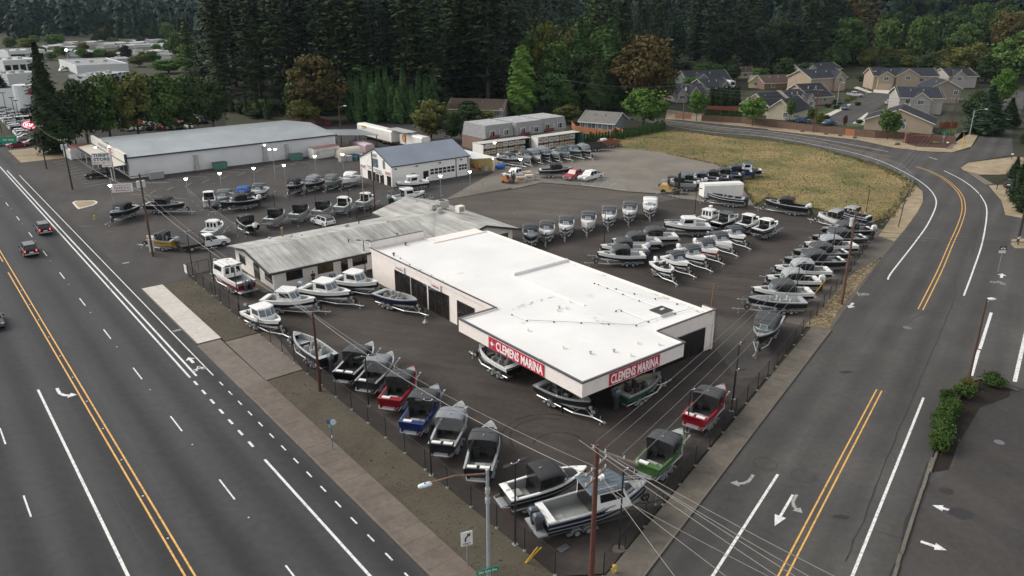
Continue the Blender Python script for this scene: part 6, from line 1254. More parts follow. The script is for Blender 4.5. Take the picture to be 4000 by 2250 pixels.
bl = thing('tarp_bundle', 'blue tarp-covered bundle right of the lit shed', 'tarp', at('Z3',450,770), .4); part('cover', MB().ell((0,0,.55),(1.3,.7,.55),10,6), mat('tarp_blue',(.02,.12,.42),.5), bl, True); part('strap', MB().tube((0,-.72,.3),(0,.72,.3),.03,.03,5), DARKT, bl)
# safety cones
for k, (f,x,y,lb) in enumerate((('Z7',318,250,'pale cone by the long black boat'),('Z7',1268,455,'pale cone by the silver-sided boat'),('Z4',1495,975,'pale block by the open black boat'),('Z4',2460,1108,'pale cone at the field corner'),('F',1700,672,'pale wheel block by the glass doors'))):
    t = thing('wheel_block', lb, 'block', at(f,x,y), k); part('base', MB().box(-.25,.25,-.25,.25,0,.06), GALV, t); part('block', MB().frus((-.16,.16,-.16,.16),(-.06,.06,-.06,.06),.06,.4), mat('block_pale',(.5,.44,.4),.8), t)
# ================================================================== poles, lamps, signs, fences, wires
WOODP = mat('pole_wood', (.085,.05,.036), .9, 0, .25, 3); WOODD = mat('pole_dark', (.04,.033,.03), .9, 0, .25, 3); WOODR = mat('pole_red', (.10,.036,.025), .9, 0, .3, 3); PORC = mat('porcelain', (.6,.62,.62), .3); TRANSF = mat('transformer_grey', (.5,.53,.54), .5)
POLES = {}
def pole(key, label, base, h, m=WOODP, r=.16, arm=None, arm_dir=U, arms=((.3, 2.6),), trans=0, lean=(0,0), name='utility_pole'):
    p = Vector(base); p.z = 0
    t = thing(name, label, 'pole', p); POLES[key] = (p, h, lean)
    part('shaft', MB().tube((0,0,-.1),(lean[0],lean[1],h), r, r*.68, 10), m, t)
    d = arm_dir.normalized()
    for ar in (arms if arm else ()):
        dz, ln = ar[:2]; d = arm_dir.normalized()
        if len(ar) > 3: d = Vector((-d.y, d.x, 0))
        z = h-dz; c = Vector((lean[0],lean[1],z))+d*(ar[2] if len(ar) > 2 else 0); a_ = MB(); s = Vector((-d.y, d.x, 0))*.06
        pa, pb = c-d*ln/2, c+d*ln/2
        a_.extr([pa+s-Vector((0,0,.06)), pa-s-Vector((0,0,.06)), pa-s+Vector((0,0,.06)), pa+s+Vector((0,0,.06))], pb-pa); ca_ = part('crossarm', a_, mat('arm_wood',(.16,.13,.11),.9,0,.2,3), t)
        for k in (-.46,-.2,.2,.46): i = c+d*ln*k; part('insulator', MB().tube(i+Vector((0,0,.05)), i+Vector((0,0,.24)), .05, .035, 7), PORC, ca_)
    for k in range(trans):
        o = d*(.32 if k == 0 else -.32); part('transformer', MB().tube(Vector((o.x,o.y,h-1.9)), Vector((o.x,o.y,h-.95)), .24, .24, 10), TRANSF, t)
    return t
pole('corner', 'tall red-brown utility pole at the street corner with crossarms', q('s',2309,2275), top_z(q('s',2309,2275), (2326,1737)), WOODR, .19, True, (GE(0,1)-GE(0,0)), ((.35,3.0,1.15),(1.5,2.6,0,1),(2.2,2.6,0,1)), 0)
pole('lean', 'leaning brown pole in front of the open grey boat', q('s',1250.6,1528), 7.9, mat('pole_brown',(.075,.028,.02),.9,0,.25,3), .15)
pole('trans', 'dark pole with two transformers by the yellow boat', q('s',598,1001), 11.8, WOODP, .17, True, V, ((.25,2.4),), 2)
pole('far1', 'dark pole with transformers at the parking entrance', q('s',283.6,741), 9.6, WOODD, .17, True, V, ((.2,1.6),), 2)
pole('far2', 'thin dark pole beyond the parking lot, farther along the highway', q('A',470,412), 9.2, WOODD, .14, True, V, ((.2,1.8),))
pole('right', 'brown utility pole with wires at the side road verge', q('s',3287.5,1190), 11.5, mat('pole_mid',(.11,.06,.045),.9,0,.25,3), .16, True, U, ((.2,2.2),), 1)
pole('rightmost', 'slim brown pole with a small lamp by the hedge bushes', q('s',3781,1493), 8.5, WOODP, .14)
pole('mid', 'red-brown pole behind the office roof', q('Z2',922,960), 10.2, WOODR, .14)
pole('house1', 'utility pole with wires beside the cherry tree fence', q('T3',1718,1205), 10.5, mat('pole_grey',(.16,.13,.11),.9), .16, True, UC, ((.2,2.4),), 1)
pole('house2', 'bare grey pole behind the blue house', q('T3',795,1095), 9.0, MT['pole_grey'], .13)
pole('house3', 'red-brown utility pole inside the board fence', q('T4',450,1330), 11.5, WOODR, .15, True, U, ((.2,2.6),))
pole('house4', 'utility pole by the corner of the tan house garden', q('T4',1815,1420), 10.8, WOODP, .16, True, U, ((.2,2.8),))
pole('rightedge', 'dark pole at the right edge above a mailbox', q('D',2510,1150), 11, WOODD, .2)
pole('parts', 'thin weathered pole in the service lot', q('Z2',745,980), 7.5, mat('pole_pale',(.3,.28,.24),.9), .1)
pole('yardback', 'red-brown pole with a street lamp behind the long store', q('T2',860,1449), 9.5, WOODR, .14)
# small lamp heads on two of them
for key, d, m in (('rightmost', Vector((.35,.1,0)), FRW), ('yardback', Vector((1,.2,0)), FRW)):
    p, h, l = POLES[key]; t = thing('street_lamp', 'small bracket lamp on the '+('slim pole by the hedge bushes' if key == 'rightmost' else 'pole behind the long store'), 'lamp', p)
    part('bracket', MB().path([(0,0,h-.5),(d.x*1.0,d.y*1.0,h-.1)], .04), GALV, t); part('head', MB().ell((d.x*1.5,d.y*1.5,h-.1),(.45,.22,.13),10,6), m, t, True)
wb = thing('meter_box', 'white metal box mounted low on the transformer pole', 'box', q('A',1535,1265), 0); part('box', MB().box(-.3,.3,-.2,.2,.35,2.1), CARGC, wb); part('conduit', MB().tube((0,0,0),(0,0,.4),.05,.05,6), GALV, wb)
# galvanised street lamp post of the corner
p = q('s',1909,2262); hs = top_z(p, (1903,1836))
t = thing('street_lamp', 'galvanised street lamp post with a long rusty arm over the highway', 'street lamp', p)
part('post', MB().tube((0,0,-.1),(0,0,hs), .13, .10, 10), mat('post_galv', (.36,.40,.44), .5, .3, .12, 3), t); part('post_cap', MB().ell((0,0,hs),(.12,.12,.1),8,5), GALV, t)
e = q('s',1660,1886, hs+.35)-p; part('arm', MB().path([(0,0,hs-.25),(e.x*.55,e.y*.55,hs+.25),(e.x*.9,e.y*.9,hs+.25),(e.x*.97,e.y*.97,hs+.2)], .055, 6), mat('rusty_arm', (.24,.14,.10), .85, .2, .3, 4), t)
hd = part('lamp_head', MB().loft([[(a,b*w2,c) for b, c in ((-1,0),(-.8,.1),(.8,.1),(1,0),(.7,-.06),(-.7,-.06))] for a, w2 in ((-.42,.05),(-.32,.16),(0,.19),(.3,.15),(.42,.06))]), mat('lamp_white', (.62,.68,.72), .4), t, True, (e.x,e.y,hs+.18), math.atan2(e.y,e.x))
part('photocell', MB().tube((0,0,.1),(0,0,.18),.05,.05,8), BLUE_P, hd)
for z in (hs-1.6, hs-2.3): part('clamp', MB().tube((0,0,z),(0,0,z+.35),.16,.16,10), HVAC, t)
for lb, f, x, y, f2, x2, y2, f3, x3, y3 in (('tall galvanised street lamp at the far junction','D',2010,150,'T4',2090,1110,'T4',2200,1105),('street lamp at the end of the close','T4',985,950,'T4',1020,725,'T4',1075,715),('street lamp beside the blue car in the close','T4',690,1070,'T4',715,840,'T4',750,830)):
    b = q(f,x,y); a3, b3, s3 = FR[f2]; hh = top_z(b, (a3+x2/s3, b3+y2/s3)); a4, b4, s4 = FR[f3]; kk = (a4+x3/s4-(a3+x2/s3))/FPX*(b.y+10); t = thing('street_lamp', lb, 'street lamp', b)
    part('post', MB().tube((0,0,0),(0,0,hh),.11,.07,8), mat('lamp_post_pale',(.42,.42,.42),.5,.2), t); part('arm', MB().path([(0,0,hh-.2),(kk*.5,0,hh+.25),(kk*.9,0,hh+.3)],.045,5), MT['lamp_post_pale'], t); part('lamp_head', MB().ell((kk,0,hh+.3),(.45,.18,.1),10,6), FRW, t, True)
# black parking lot lamps with two flat heads
def lot_lamp(label, base, h, heads=2, ang=0.0, conc=False):
    t = thing('lot_lamp', label, 'lamp', base, ang, 'black lamp posts round the boat lot')
    part('post', MB().tube((0,0,0),(0,0,h), .065, .055, 8), STEEL, t)
    part('base_plate', MB().box(-.17,.17,-.17,.17,-.0,.05), GALV, t)
    if conc: part('footing', MB().tube((0,0,0),(0,0,.16), .42, .4, 12), CONC, t)
    for s in ((1,-1) if heads == 2 else (1,)):
        hd = part('lamp_head', MB().loft([[(s*(.28+a),y*w2,h+z) for y, z in ((-1,0),(1,0),(.9,.07),(-.9,.07))] for a, w2 in ((0,.08),(.2,.18),(.55,.18),(.7,.06))]), STEEL, t)
        part('bracket', MB().tube((0,0,h-.02),(s*.32,0,h+.03),.03,.03,5), GALV, hd); part('sensor', MB().ell((s*.3,0,h+.1),(.06,.06,.05),6,4), FRW, hd)
LAMPS = [('black lot lamp before the blue boat', q('Y3',610,1180), q('Y3',575,215), 2),('black lot lamp beside the white soft-top boat at the corner', q('Y6',425,1215), q('Y6',415,190), 2),('black lot lamp behind the grey and red boats',  q('Y2',1460,1449), q('Y2',1395,610), 2),('black lot lamp right of the showroom canopy', q('G',2225,1440), q('G',2265,890), 1),('thick black lamp post beside the large cabin boat bow', q('Y6',1730,1290), q('Y6',1800,280), 1),('black lot lamp near the black gate', q('E',1945,205), q('A',1885,1040), 2),('black lot lamp left of the red-banded cruiser', q('Y1',615,885), q('Y1',490,90), 2),('black lot lamp before the cruiser stern', q('Y1',1025,1235), q('Y1',900,370), 2),('black lot lamp in the row of bow-riders', q('Z5',1540,850), q('Z5',1570,300), 2),('black lot lamp behind the pilothouse boat', q('Z6',700,250), q('Z4',1385,760), 1),('black lot lamp at the edge of the field', q('D',985,850), q('D',1015,615), 1),('black lot lamp in the fence row, nearest', q('Z8',1300,740), q('Z8',1385,40), 1),('black lot lamp in the fence row, middle', q('Z7',1470,1160), q('Z7',1540,540), 1),('black lot lamp in the fence row, upper left', q('Z7',1240,1050), q('Z7',1290,770), 1),('black lot lamp beside the maroon boat', q('Y4',1215,890), q('Y4',1270,370), 1),('black lot lamp beyond the maroon boat', q('Y4',1955,540), q('Y4',2010,0), 1),('black lot lamp between the inner boats, left', q('Z1',1400,830), q('Z1',1385,610), 1),('black lot lamp between the inner boats, right', q('Z1',2080,720), q('Z1',2060,500), 1),('black lot lamp by the office side of the inner row', q('Z2',510,1095), q('Z2',480,615), 1),('black lamp on the showroom back wall', q('B',1100,1440), q('B',1090,1130), 2)]
for lb, b, tq, n in LAMPS:
    tp = None
    # height from where the lamp top is seen over its base
    d = tq-Vector((0,0,0)); k = b.y/tq.y; h = CH*(1-k); h = max(4.0, min(7.5, h)); lot_lamp(lb, (b.x,b.y,.0), h, n, random.uniform(-.3,.9), 'thick' in lb)
# lit acorn lamps in the service lot
GLOW = emis('lamp_glow', (1.0,.90,.74), 11)
for k, (f,x0,y0,x1,y1) in enumerate((('A',1903,750,1868,515),('A',2232,640,2220,460),('A',2568,570,2548,420),('B',300,560,300,378),('B',604,440,608,345),('B',880,420,880,305),('B',1860,700,1874,485),('B',2155,650,2172,443),('A',1140,760,1112,628),('C',85,470,75,368),('B',2400,290,2420,200),('B',205,600,175,215))):
    b = q(f,x0,y0); h = max(3.2, min(8, top_z(b, (FR[f][0]+x1/S_, FR[f][1]+y1/S_))))
    t = thing('lot_lantern', 'lit lantern on a grey post, number '+'one two three four five six seven eight nine ten eleven twelve'.split()[k]+' counted from the store side' if False else ['lit lantern post nearest the parking sign row','lit lantern post behind the blue-topped boat','lit lantern post left of the double lamp mast','lit lantern post behind the low black-topped boat','lit lantern post between the covered boats','lit lantern post left of the service shop','lit lantern post before the roll-up door','lit lantern post before the lit shed','lit lantern post above the parking sign','lit lantern post beside the lone black boat','lit lantern post before the crate racks','tall grey mast with two lit lamps in the parking lot'][k], 'lamp', b, 0, 'lit lamps of the service lot')
    part('post', MB().tube((0,0,0),(0,0,h-.12), .055, .045, 7), GALV, t)
    if k == 11:
        for s in (-1,1): part('lamp_head', MB().ell((s*.55,0,h),(.3,.18,.1),10,6), GLOW, t, True); part('arm', MB().tube((0,0,h-.2),(s*.4,0,h-.02),.03,.03,5), GALV, t)
    else: part('shade', MB().tube((0,0,h-.15),(0,0,h+.15), .13, .34, 12), GLOW, t); part('cap', MB().tube((0,0,h+.15),(0,0,h+.2), .3, .05, 12), FRW, t)
mb = MB(); mb.ell((0,0,0),(.2,.1,.14),8,5); tag(part('wall_lamp', mb, emis('lamp_blue_white',(.85,.95,1.0),9), None, True, W(169.85, on_u(169.9,'B',85,175)[0], 3.6)), 'bright lamp on the long store wall', 'lamp')
# ------------------------------------------------------------------ signs
t = thing('pole_sign', 'white THRIFT STORE sign on a tall grey post', 'sign', q('A',1162,540), ROT_V-.35)
hp = top_z(q('A',1162,540), (1110/S_, 500+190/S_)); part('post', MB().tube((0,0,0),(0,0,hp+.1), .12, .1, 8), GALV, t)
bd = part('board', MB().box(-3.4,.0,-.22,-.06,hp-3.3,hp-1.0), FRW, t); part('lettering', text_mesh('THRIFT', .62, 2.9, .035), mat('letter_teal',(.04,.09,.13),.6), bd, False, (-1.7,-.225,hp-1.5)); part('lettering', text_mesh('STORE', .62, 2.9, .035), MT['letter_teal'], bd, False, (-1.7,-.225,hp-2.3)); part('lettering', text_mesh('MON - SAT  9-6', .3, 2.9, .01), LR, bd, False, (-1.7,-.225,hp-2.98))
b2 = part('small_board', MB().box(-1.9,-.1,-.2,-.06,hp-3.85,hp-3.35), FRW, t); part('lettering', text_mesh('OPEN', .3, 1.2, .01), LR, b2, False, (-1.0,-.205,hp-3.6))
for s in (-1,1): part('flood_lamp', MB().ell((s*1.2-1.2,-.5,hp+.1),(.2,.15,.12),8,5), GLOW, t, True); part('lamp_arm', MB().tube((0,0,hp),(s*1.2-1.2,-.45,hp+.1),.03,.03,5), GALV, t)
t = thing('parking_sign', 'white RED WHITE & BLUE PARKING sign with an arrow on a short pole', 'sign', q('A',1152,760), ROT_V-.35)
part('post', MB().tube((0,0,0),(0,0,4.6), .08, .08, 8), GALV, t); bd = part('board', MB().box(.0,3.4,-.12,-.04,2.0,3.5), FRW, t)
part('lettering', text_mesh('RED WHITE & BLUE', .28, 2.9, .008), mat('letter_bluegrey',(.18,.24,.32),.6), bd, False, (1.7,-.125,3.2)); part('lettering', text_mesh('PARKING', .42, 2.6, .025), LR, bd, False, (1.7,-.125,2.75)); part('arrow', MB().extr([(.4,-.13,2.28),(.8,-.13,2.42),(.8,-.13,2.33),(3.0,-.13,2.33),(3.0,-.13,2.23),(.8,-.13,2.23),(.8,-.13,2.14)], (0,.008,0)), MT['letter_teal'], bd)
p = q('s',1826,2215); t = thing('lane_sign', 'white right turn ONLY sign near the street lamp', 'sign', p, .35)
zt = top_z(p, (1845,2077)); part('post', MB().tube((0,.05,0),(0,.05,zt), .03, .03, 6), GALV, t); bd = part('board', MB().box(-.38,.38,-.02,.02,zt-1.05,zt), FRW, t)
part('arrow', MB().extr([(-.18,-.03,zt-.72),(-.06,-.03,zt-.72),(-.04,-.03,zt-.5),(.1,-.03,zt-.34),(.04,-.03,zt-.26),(.26,-.03,zt-.16),(.24,-.03,zt-.42),(.18,-.03,zt-.38),(.02,-.03,zt-.47)][:0] or [(-.16,-.03,zt-.74),(-.05,-.03,zt-.74),(-.03,-.03,zt-.5),(.12,-.03,zt-.32),(.19,-.03,zt-.4),(.25,-.03,zt-.13),(-.02,-.03,zt-.2),(.05,-.03,zt-.26),(-.13,-.03,zt-.45)], (0,.008,0)), DARKT, bd)
part('lettering', text_mesh('ONLY', .17, .5, .02), DARKT, bd, False, (0,-.025,zt-.9))
t = thing('street_name_sign', 'green Glen Echo Ave street sign at the lamp post', 'sign', q('s',1905,2275), .35)
zt = top_z(q('s',1905,2275), (1910,2232)); part('post', MB().tube((0,0,0),(0,0,zt), .03, .03, 6), GALV, t); bd = part('board', MB().box(-.72,.72,-.02,.02,zt-.12,zt+.22), mat('sign_green',(.0,.22,.13),.5), t); part('lettering', text_mesh('Glen Echo Ave', .2, 1.2, .006), WLET, bd, False, (0,-.025,zt+.05))
p = q('J',775,668); t = thing('bus_stop_sign', 'slim blue bus stop post with round signs on the sidewalk', 'sign', p)
BLU = mat('post_blue',(.03,.10,.25),.5); part('post', MB().tube((0,0,0),(0,0,2.85), .035, .035, 7), BLU, t)
part('round_sign', MB().wheel((.0,.0,0),.24,.04,16), mat('sign_pale_blue',(.5,.58,.62),.5), t, False, (.22,-.03,2.6), (0,0,.3)); part('route_plate', MB().box(-.3,-.02,-.02,.02,2.45,2.8), BLU, t); part('route_plate', MB().wheel((0,0,0),.13,.03,12), mat('sign_mint',(.15,.38,.28),.5), t, False, (-.1,-.02,2.25)); part('collar', MB().tube((0,0,1.2),(0,0,1.4),.05,.05,8), FRW, t)
t = thing('bike_sign', 'black and white bicycle sign on a thin post at the right', 'sign', q('H',2330,60) if False else q('D',2310,1449), 0)
zt = 3.6; part('post', MB().tube((0,0,0),(0,0,zt),.03,.03,6), GALV, t); bd = part('board', MB().box(-.45,.45,-.02,.02,zt-.55,zt), DARKT, t); part('lower_board', MB().box(-.45,.45,-.019,.019,zt-.95,zt-.56), FRW, t); part('bike_symbol', MB().wheel((-.2,-.03,zt-.32),.12,.01,12).wheel((.2,-.03,zt-.32),.12,.01,12).box(-.2,.2,-.034,-.026,zt-.24,zt-.2), WLET, bd)
# street sign cluster by the junction
t = thing('street_name_sign', 'green street name blades at the far junction by the brick entrance', 'sign', q('D',1755,165), .2); part('post', MB().tube((0,0,0),(0,0,3.1),.04,.04,6), GALV, t); part('blade', MB().box(-.8,.8,-.02,.02,2.8,3.1), MT['sign_green'], t); part('blade', MB().box(-.6,.6,-.022,.022,2.45,2.72), MT['sign_green'], t); part('stop_back', MB().wheel((0,.05,1.9),.36,.03,8), GALV, t)
for lb, f, x, y, m in (('white mailbox on a dark post by the junction','D',1800,190,FRW),('black mailbox by the driveway at the right','D',2297,620,STEEL),('white mailbox at the far right junction','D',2450,310,FRW),('grey mailbox at the right edge of the road','D',2512,1175,HVAC)):
    t = thing('mailbox', lb, 'mailbox', at(f,x,y), .5); part('post', MB().box(-.06,.06,-.06,.06,0,.95), WOODD, t); part('box', MB().loft([[(a,b,c) for b, c in ((-.14,.95),(.14,.95),(.14,1.15),(.0,1.28),(-.14,1.15))] for a in (-.28,.28)]), m, t)
for lb, f, x, y in (('yellow fire hydrant at the corner of the side road','K',1540,1425),('yellow fire hydrant in the parking entrance','A',955,918),('yellow fire hydrant at the far junction','D',1965,160)):
    t = thing('fire_hydrant', lb, 'hydrant', at(f,x,y), .4); HY = mat('hydrant_yellow',(.52,.38,.10) if 'side' in lb else (.6,.5,.03),.5)
    part('barrel', MB().tube((0,0,0),(0,0,.08),.2,.2,10).tube((0,0,.08),(0,0,.55),.13,.13,10), HY, t); part('bonnet', MB().ell((0,0,.58),(.15,.15,.13),10,6), HY, t, True); part('nozzle', MB().tube((-.22,0,.42),(.22,0,.42),.06,.06,8), HY, t); part('nozzle', MB().tube((0,0,.36),(0,-.24,.36),.08,.08,8), HY, t)
for k, (x0,y0,x1,y1) in enumerate(((770,1160,650,1315),(808,1162,655,1318))):
    a, b = q('K',x1,y1), q('K',x0,y0,1.5); t = tag(part('guy_guard', MB().tube(a, b, .045, .045, 6), mat('guard_yellow',(.6,.36,.03),.5)), 'yellow guy wire guard at the corner, '+('left' if k == 0 else 'right')+' of two', 'post')
t = tag(part('guy_guard', MB().tube(q('Z8',1620,575), q('Z8',1815,320,2.6), .06, .06, 6), MT['guard_yellow']), 'yellow guy wire guard by the open silver boat', 'post')
for k, x in enumerate((1950, 1960)): tag(part('guard_post', MB().tube(q('D',1945+k*12,205), q('D',1945+k*12,205)+Vector((0,0,3.6 if k == 0 else 3.0)), .06,.06,6), MT['guard_yellow']), 'yellow post at the far junction, '+('left' if k == 0 else 'right')+' of the pair', 'post')
tag(part('corner_post', MB().tube(q('D',1310,995), q('D',1330,995)+Vector((0,0,5.0)), .08, .07, 7), WOODP), 'short brown post in the verge at the fence bend', 'post')
tag(part('corner_post', MB().tube(q('G',2000,545), q('G',2000,545)+Vector((.1,0,3.3)), .09, .08, 7), mat('post_orange',(.28,.12,.05),.9)), 'orange-brown post behind the showroom corner', 'post')
# ------------------------------------------------------------------ fences
LINKB = sheer('chain_link_black', (.012,.012,.012), .30); LINKG = sheer('chain_link_grey', (.32,.33,.33), .10)
GALVD = mat('galv_dull', (.22,.225,.225), .6, .4)
def fence(label, pts, h, step, m, link, name='chain_link_fence', barb=False, base=True, rail=True):
    o = pts[0]; t = thing(name, label, 'fence', (o.x,o.y,0))
    for a, b in zip(pts, pts[1:]):
        d = b-a; d.z = 0; L_ = d.length; n = max(1, round(L_/step)); d.normalize(); pn = MB()
        A_ = a-o; B_ = b-o; pn.add([(A_.x,A_.y,.05),(B_.x,B_.y,.05),(B_.x,B_.y,h-.03),(A_.x,A_.y,h-.03)], [(0,1,2,3)]); part('mesh_panel', pn, link, t)
        if rail: part('top_rail', MB().tube((A_.x,A_.y,h),(B_.x,B_.y,h),.017,.017,5), m, t)
        for k in range(n):
            p = A_+d*L_*k/n; po = part('post', MB().tube((p.x,p.y,0),(p.x,p.y,h+.03),.035 if m is STEEL else .028,.035 if m is STEEL else .028,6), m, t)
            if base: part('foot', MB().tube((p.x,p.y,0),(p.x,p.y,.09),.14,.12,7), GALV, po)
            if barb: part('barb_arm', MB().tube((p.x,p.y,h),(p.x+.28,p.y+.1,h+.35),.02,.02,4), m, po)
    return t
fence('black chain link fence along the gravel strip and highway', [W(29.3,26.85), W(101.5,26.9)], 1.9, 3.05, STEEL, LINKB)
fence('black chain link fence along the side road sidewalk', [GE(35.8,-17.65), GE(72,-17.75), GE(100,-18.1), GE(126,-19.0), q('D',1100,1010), q('D',1240,890)], 1.9, 3.05, STEEL, LINKB)
fence('grey chain link fence with barbed arms round the dry field', [q('D',1240,890), q('D',1420,680), q('D',1455,570), q('D',1330,450), q('D',1100,360), q('D',860,300), q('D',400,182), q('D',0,120), q('T3',2200,1375), q('T3',1530,1310)], 1.8, 4.0, GALVD, LINKG, barb=True)
fence('grey chain link fence between the service lot and the paved yard', [q('B',1270,760), q('B',1870,680), q('B',2280,630), q('C',0,605), q('C',300,545)], 1.8, 4.5, GALVD, LINKG)
fence('grey chain link fence before the pickups', [q('C',300,545), q('C',600,570), q('C',715,585)], 1.8, 3.5, GALVD, LINKG)
fence('grey chain link fence along the store parking', [q('A',1895,700), q('A',2574,570), q('B',300,505), q('B',1000,405)], 1.8, 5, GALVD, LINKG)
fence('grey chain link fence corner round the small white cabin boat', [q('A',1895,700), q('A',2030,830), q('A',2390,1090), q('Z1',900,1180), q('Z1',1500,1060), q('Z1',1780,1000), q('Z2',500,1090)], 1.8, 4.2, GALVD, LINKG)
fence('low grey fence behind the row of bow-riders', [q('C',180,960), q('C',580,900), q('C',850,835), q('C',1280,760)], 1.5, 4, GALVD, LINKG, base=False)
def gate(label, a, b, h, m, bars, link=None):
    d = b-a; d.z = 0; L_ = d.length; t = thing('gate', label, 'gate', (a.x,a.y,0), math.atan2(d.y,d.x)); fr_ = MB().path([(0,0,.12),(L_,0,.12),(L_,0,h),(0,0,h),(0,0,.12)], .04, 5); part('frame', fr_, m, t)
    for k in range(1, bars): part('bar', MB().tube((L_*k/bars,0,.12),(L_*k/bars,0,h),.025,.025,5), m, t); part('brace', MB().tube((L_*(k-1)/bars,0,.12),(L_*k/bars,0,h),.018,.018,4), m, t)
    if link: part('mesh_panel', MB().add([(0,0,.12),(L_,0,.12),(L_,0,h),(0,0,h)], [(0,1,2,3)]), link, t)
gate('grey sliding gate with diagonal bracing before the gravel yard', q('C',700,578), q('C',1155,632), 1.8, GALV, 5, LINKG)
gate('grey open gate leaf by the yellow forklift', q('C',1440,750), q('C',1700,705), 1.6, GALV, 3, LINKG)
gate('black swing gate with a small sign at the highway drive', W(101.6,26.9), q('A',2110,1449), 1.8, STEEL, 2)
gate('black gate behind the office by the inner row', q('Z2',610,1110), q('Z2',860,1050), 1.9, STEEL, 2, LINKB)
t = thing('gate_sign', 'small white notice on the black swing gate', 'sign', W(101.4,26.7), AZ1-math.pi/2); part('board', MB().box(-.9,.1,-.04,0,.5,1.6), FRW, t); part('print', MB().box(-.75,-.05,-.05,-.04,1.2,1.4), mat('print_tan',(.6,.42,.2),.7), t)
# ------------------------------------------------------------------ overhead wires, each span its own cable with sag
WIRE = mat('wire_grey', (.19,.185,.18), .6); WIRED = mat('wire_dark', (.10,.10,.10), .6)
def wire(label, a, b, sag, r=.02, m=WIRE, n=14):
    a, b = Vector(a), Vector(b); pts = [a.lerp(b, k/n)-Vector((0,0,sag*4*(k/n)*(1-k/n))) for k in range(n+1)]
    tag(part('power_line', MB().path(pts, r, 4), m), label, 'cable', 'overhead wires')
pc, hc, _ = POLES['corner']; prt, hrt, _ = POLES['right']; pl, hl_, _ = POLES['lean']; ptr, htr, _ = POLES['trans']; pf, hf, _ = POLES['far1']; pf2, hf2, _ = POLES['far2']; ph4, hh4, _ = POLES['house4']; ph3, hh3, _ = POLES['house3']; ph1, hh1, _ = POLES['house1']
top = lambda p, h: Vector((p.x, p.y, h))
d = UC
for k, (o, dz) in enumerate(((-.1,.15),(.5,-.1),(1.6,-.1),(2.5,-.1))): wire('high wire between corner pole and verge pole, '+['first','second','third','fourth'][k]+' from the lot', top(pc,hc+dz)+d*o, top(prt,hrt-.1)+U*(.9-o*.7), .9)
for k in range(3): wire('service wire crossing from the corner pole over the side road, '+['upper','middle','lower'][k], top(pc,hc-1.6-k*.6)+d*(k*.3), GE(20+k*5,2+k*6, 8.5-k*.4), .5)
for k in range(4): wire('wire running off the bottom edge from the corner pole, '+['first','second','third','fourth'][k]+' from the left', top(pc,hc-.1-.35*(k>1))+d*(-1.2+k*.8), W(-12+k*3.5,26+k*1.5,10.2), .5)
wire('long telephone cable along the highway fence from corner to leaning pole', top(pc,hc-2.3), top(pl,hl_-.3), 1.0, .03, WIRE); wire('thin wire above the telephone cable', top(pc,hc-1.5), top(pl,hl_-.1), .8, .015)
wire('cable from the leaning pole to the transformer pole', top(pl,hl_-.3), top(ptr,htr-3.2), 1.0, .03); wire('thin wire from the leaning pole to the transformer pole', top(pl,hl_-.1), top(ptr,htr-2.2), .9, .015)
wire('wire from the transformer pole to the parking entrance pole', top(ptr,htr-.2), top(pf,hf-.2), .9, .02); wire('lower wire from the transformer pole to the parking entrance pole', top(ptr,htr-2.4), top(pf,hf-1.8), .9, .025); wire('wire between the two far highway poles', top(pf,hf-.2), top(pf2,hf2-.2), .6, .02, WIRED)
wire('wire from the far highway pole towards the dealership', top(pf2,hf2-.2), W(330,23,9), 1.0, .02, WIRED)
wire('service drop from leaning pole to the white hardtop side', top(pl,hl_-.2), W(97,31,5.2), .3, .018); wire('second service drop from the leaning pole', top(pl,hl_-.6), W(95,31,4.8), .3, .018)
for k in range(3): wire('wire from verge pole to the garden corner pole, '+['top','middle','bottom'][k], top(prt,hrt-.1-.9*k)+U*(.5-.4*k), top(ph4,hh4-.1-.8*k), 1.2, .018)
for k in range(3): wire('wire from verge pole across the side road, '+['top','middle','bottom'][k], top(prt,hrt-2.2-.7*k), GE(118+k*6, 22, 8-k*.6), .8, .02, WIRED)
for k in range(3): wire('wire between the garden corner pole and the board fence pole, '+['top','middle','bottom'][k], top(ph4,hh4-.1-.9*k), top(ph3,hh3-.1-.9*k), 1.0, .02, WIRED if k else WIRE)
for k in range(3): wire('wire between the board fence pole and the cherry tree pole, '+['top','middle','bottom'][k], top(ph3,hh3-.1-.9*k), top(ph1,hh1-.1-.9*k), 1.2, .02, WIRED if k else WIRE)
wire('high wire leading left from the cherry tree pole', top(ph1,hh1-.1), px(2170,305,14), 1.5, .03); wire('dark lower wire leading left from the cherry tree pole', top(ph1,hh1-1.4), px(2200,355,10), 1.5, .02, WIRED)
wire('bare wire between office pole and service pole', top(*POLES['mid'][:2]), top(*POLES['parts'][:2]), .5, .012)
# ------------------------------------------------------------------ the man by the office window
SKIN = mat('skin', (.45,.27,.2), .6); SHIRT = mat('shirt_black', (.015,.015,.017), .8); JEANS = mat('trousers_dark', (.04,.045,.06), .85)
def skin_fig(name, verts, edges, radii, m, parent=None, sub=2, root=0):
    me = bpy.data.meshes.new(name); me.from_pydata(verts, edges, []); ob_ = bpy.data.objects.new(name, me); COL.objects.link(ob_)
    sk = ob_.modifiers.new('skin', 'SKIN'); sk.use_smooth_shade = True
    for k, r in enumerate(radii): me.skin_vertices[0].data[k].radius = r if hasattr(r,'__len__') else (r, r)
    me.skin_vertices[0].data[root].use_root = True
    sb = ob_.modifiers.new('sub', 'SUBSURF'); sb.levels = sub; sb.render_levels = sub
    dg = bpy.context.evaluated_depsgraph_get(); me2 = bpy.data.meshes.new_from_object(ob_.evaluated_get(dg)); bpy.data.objects.remove(ob_)
    me2.name = name; return part(name, me2, m, parent, True)
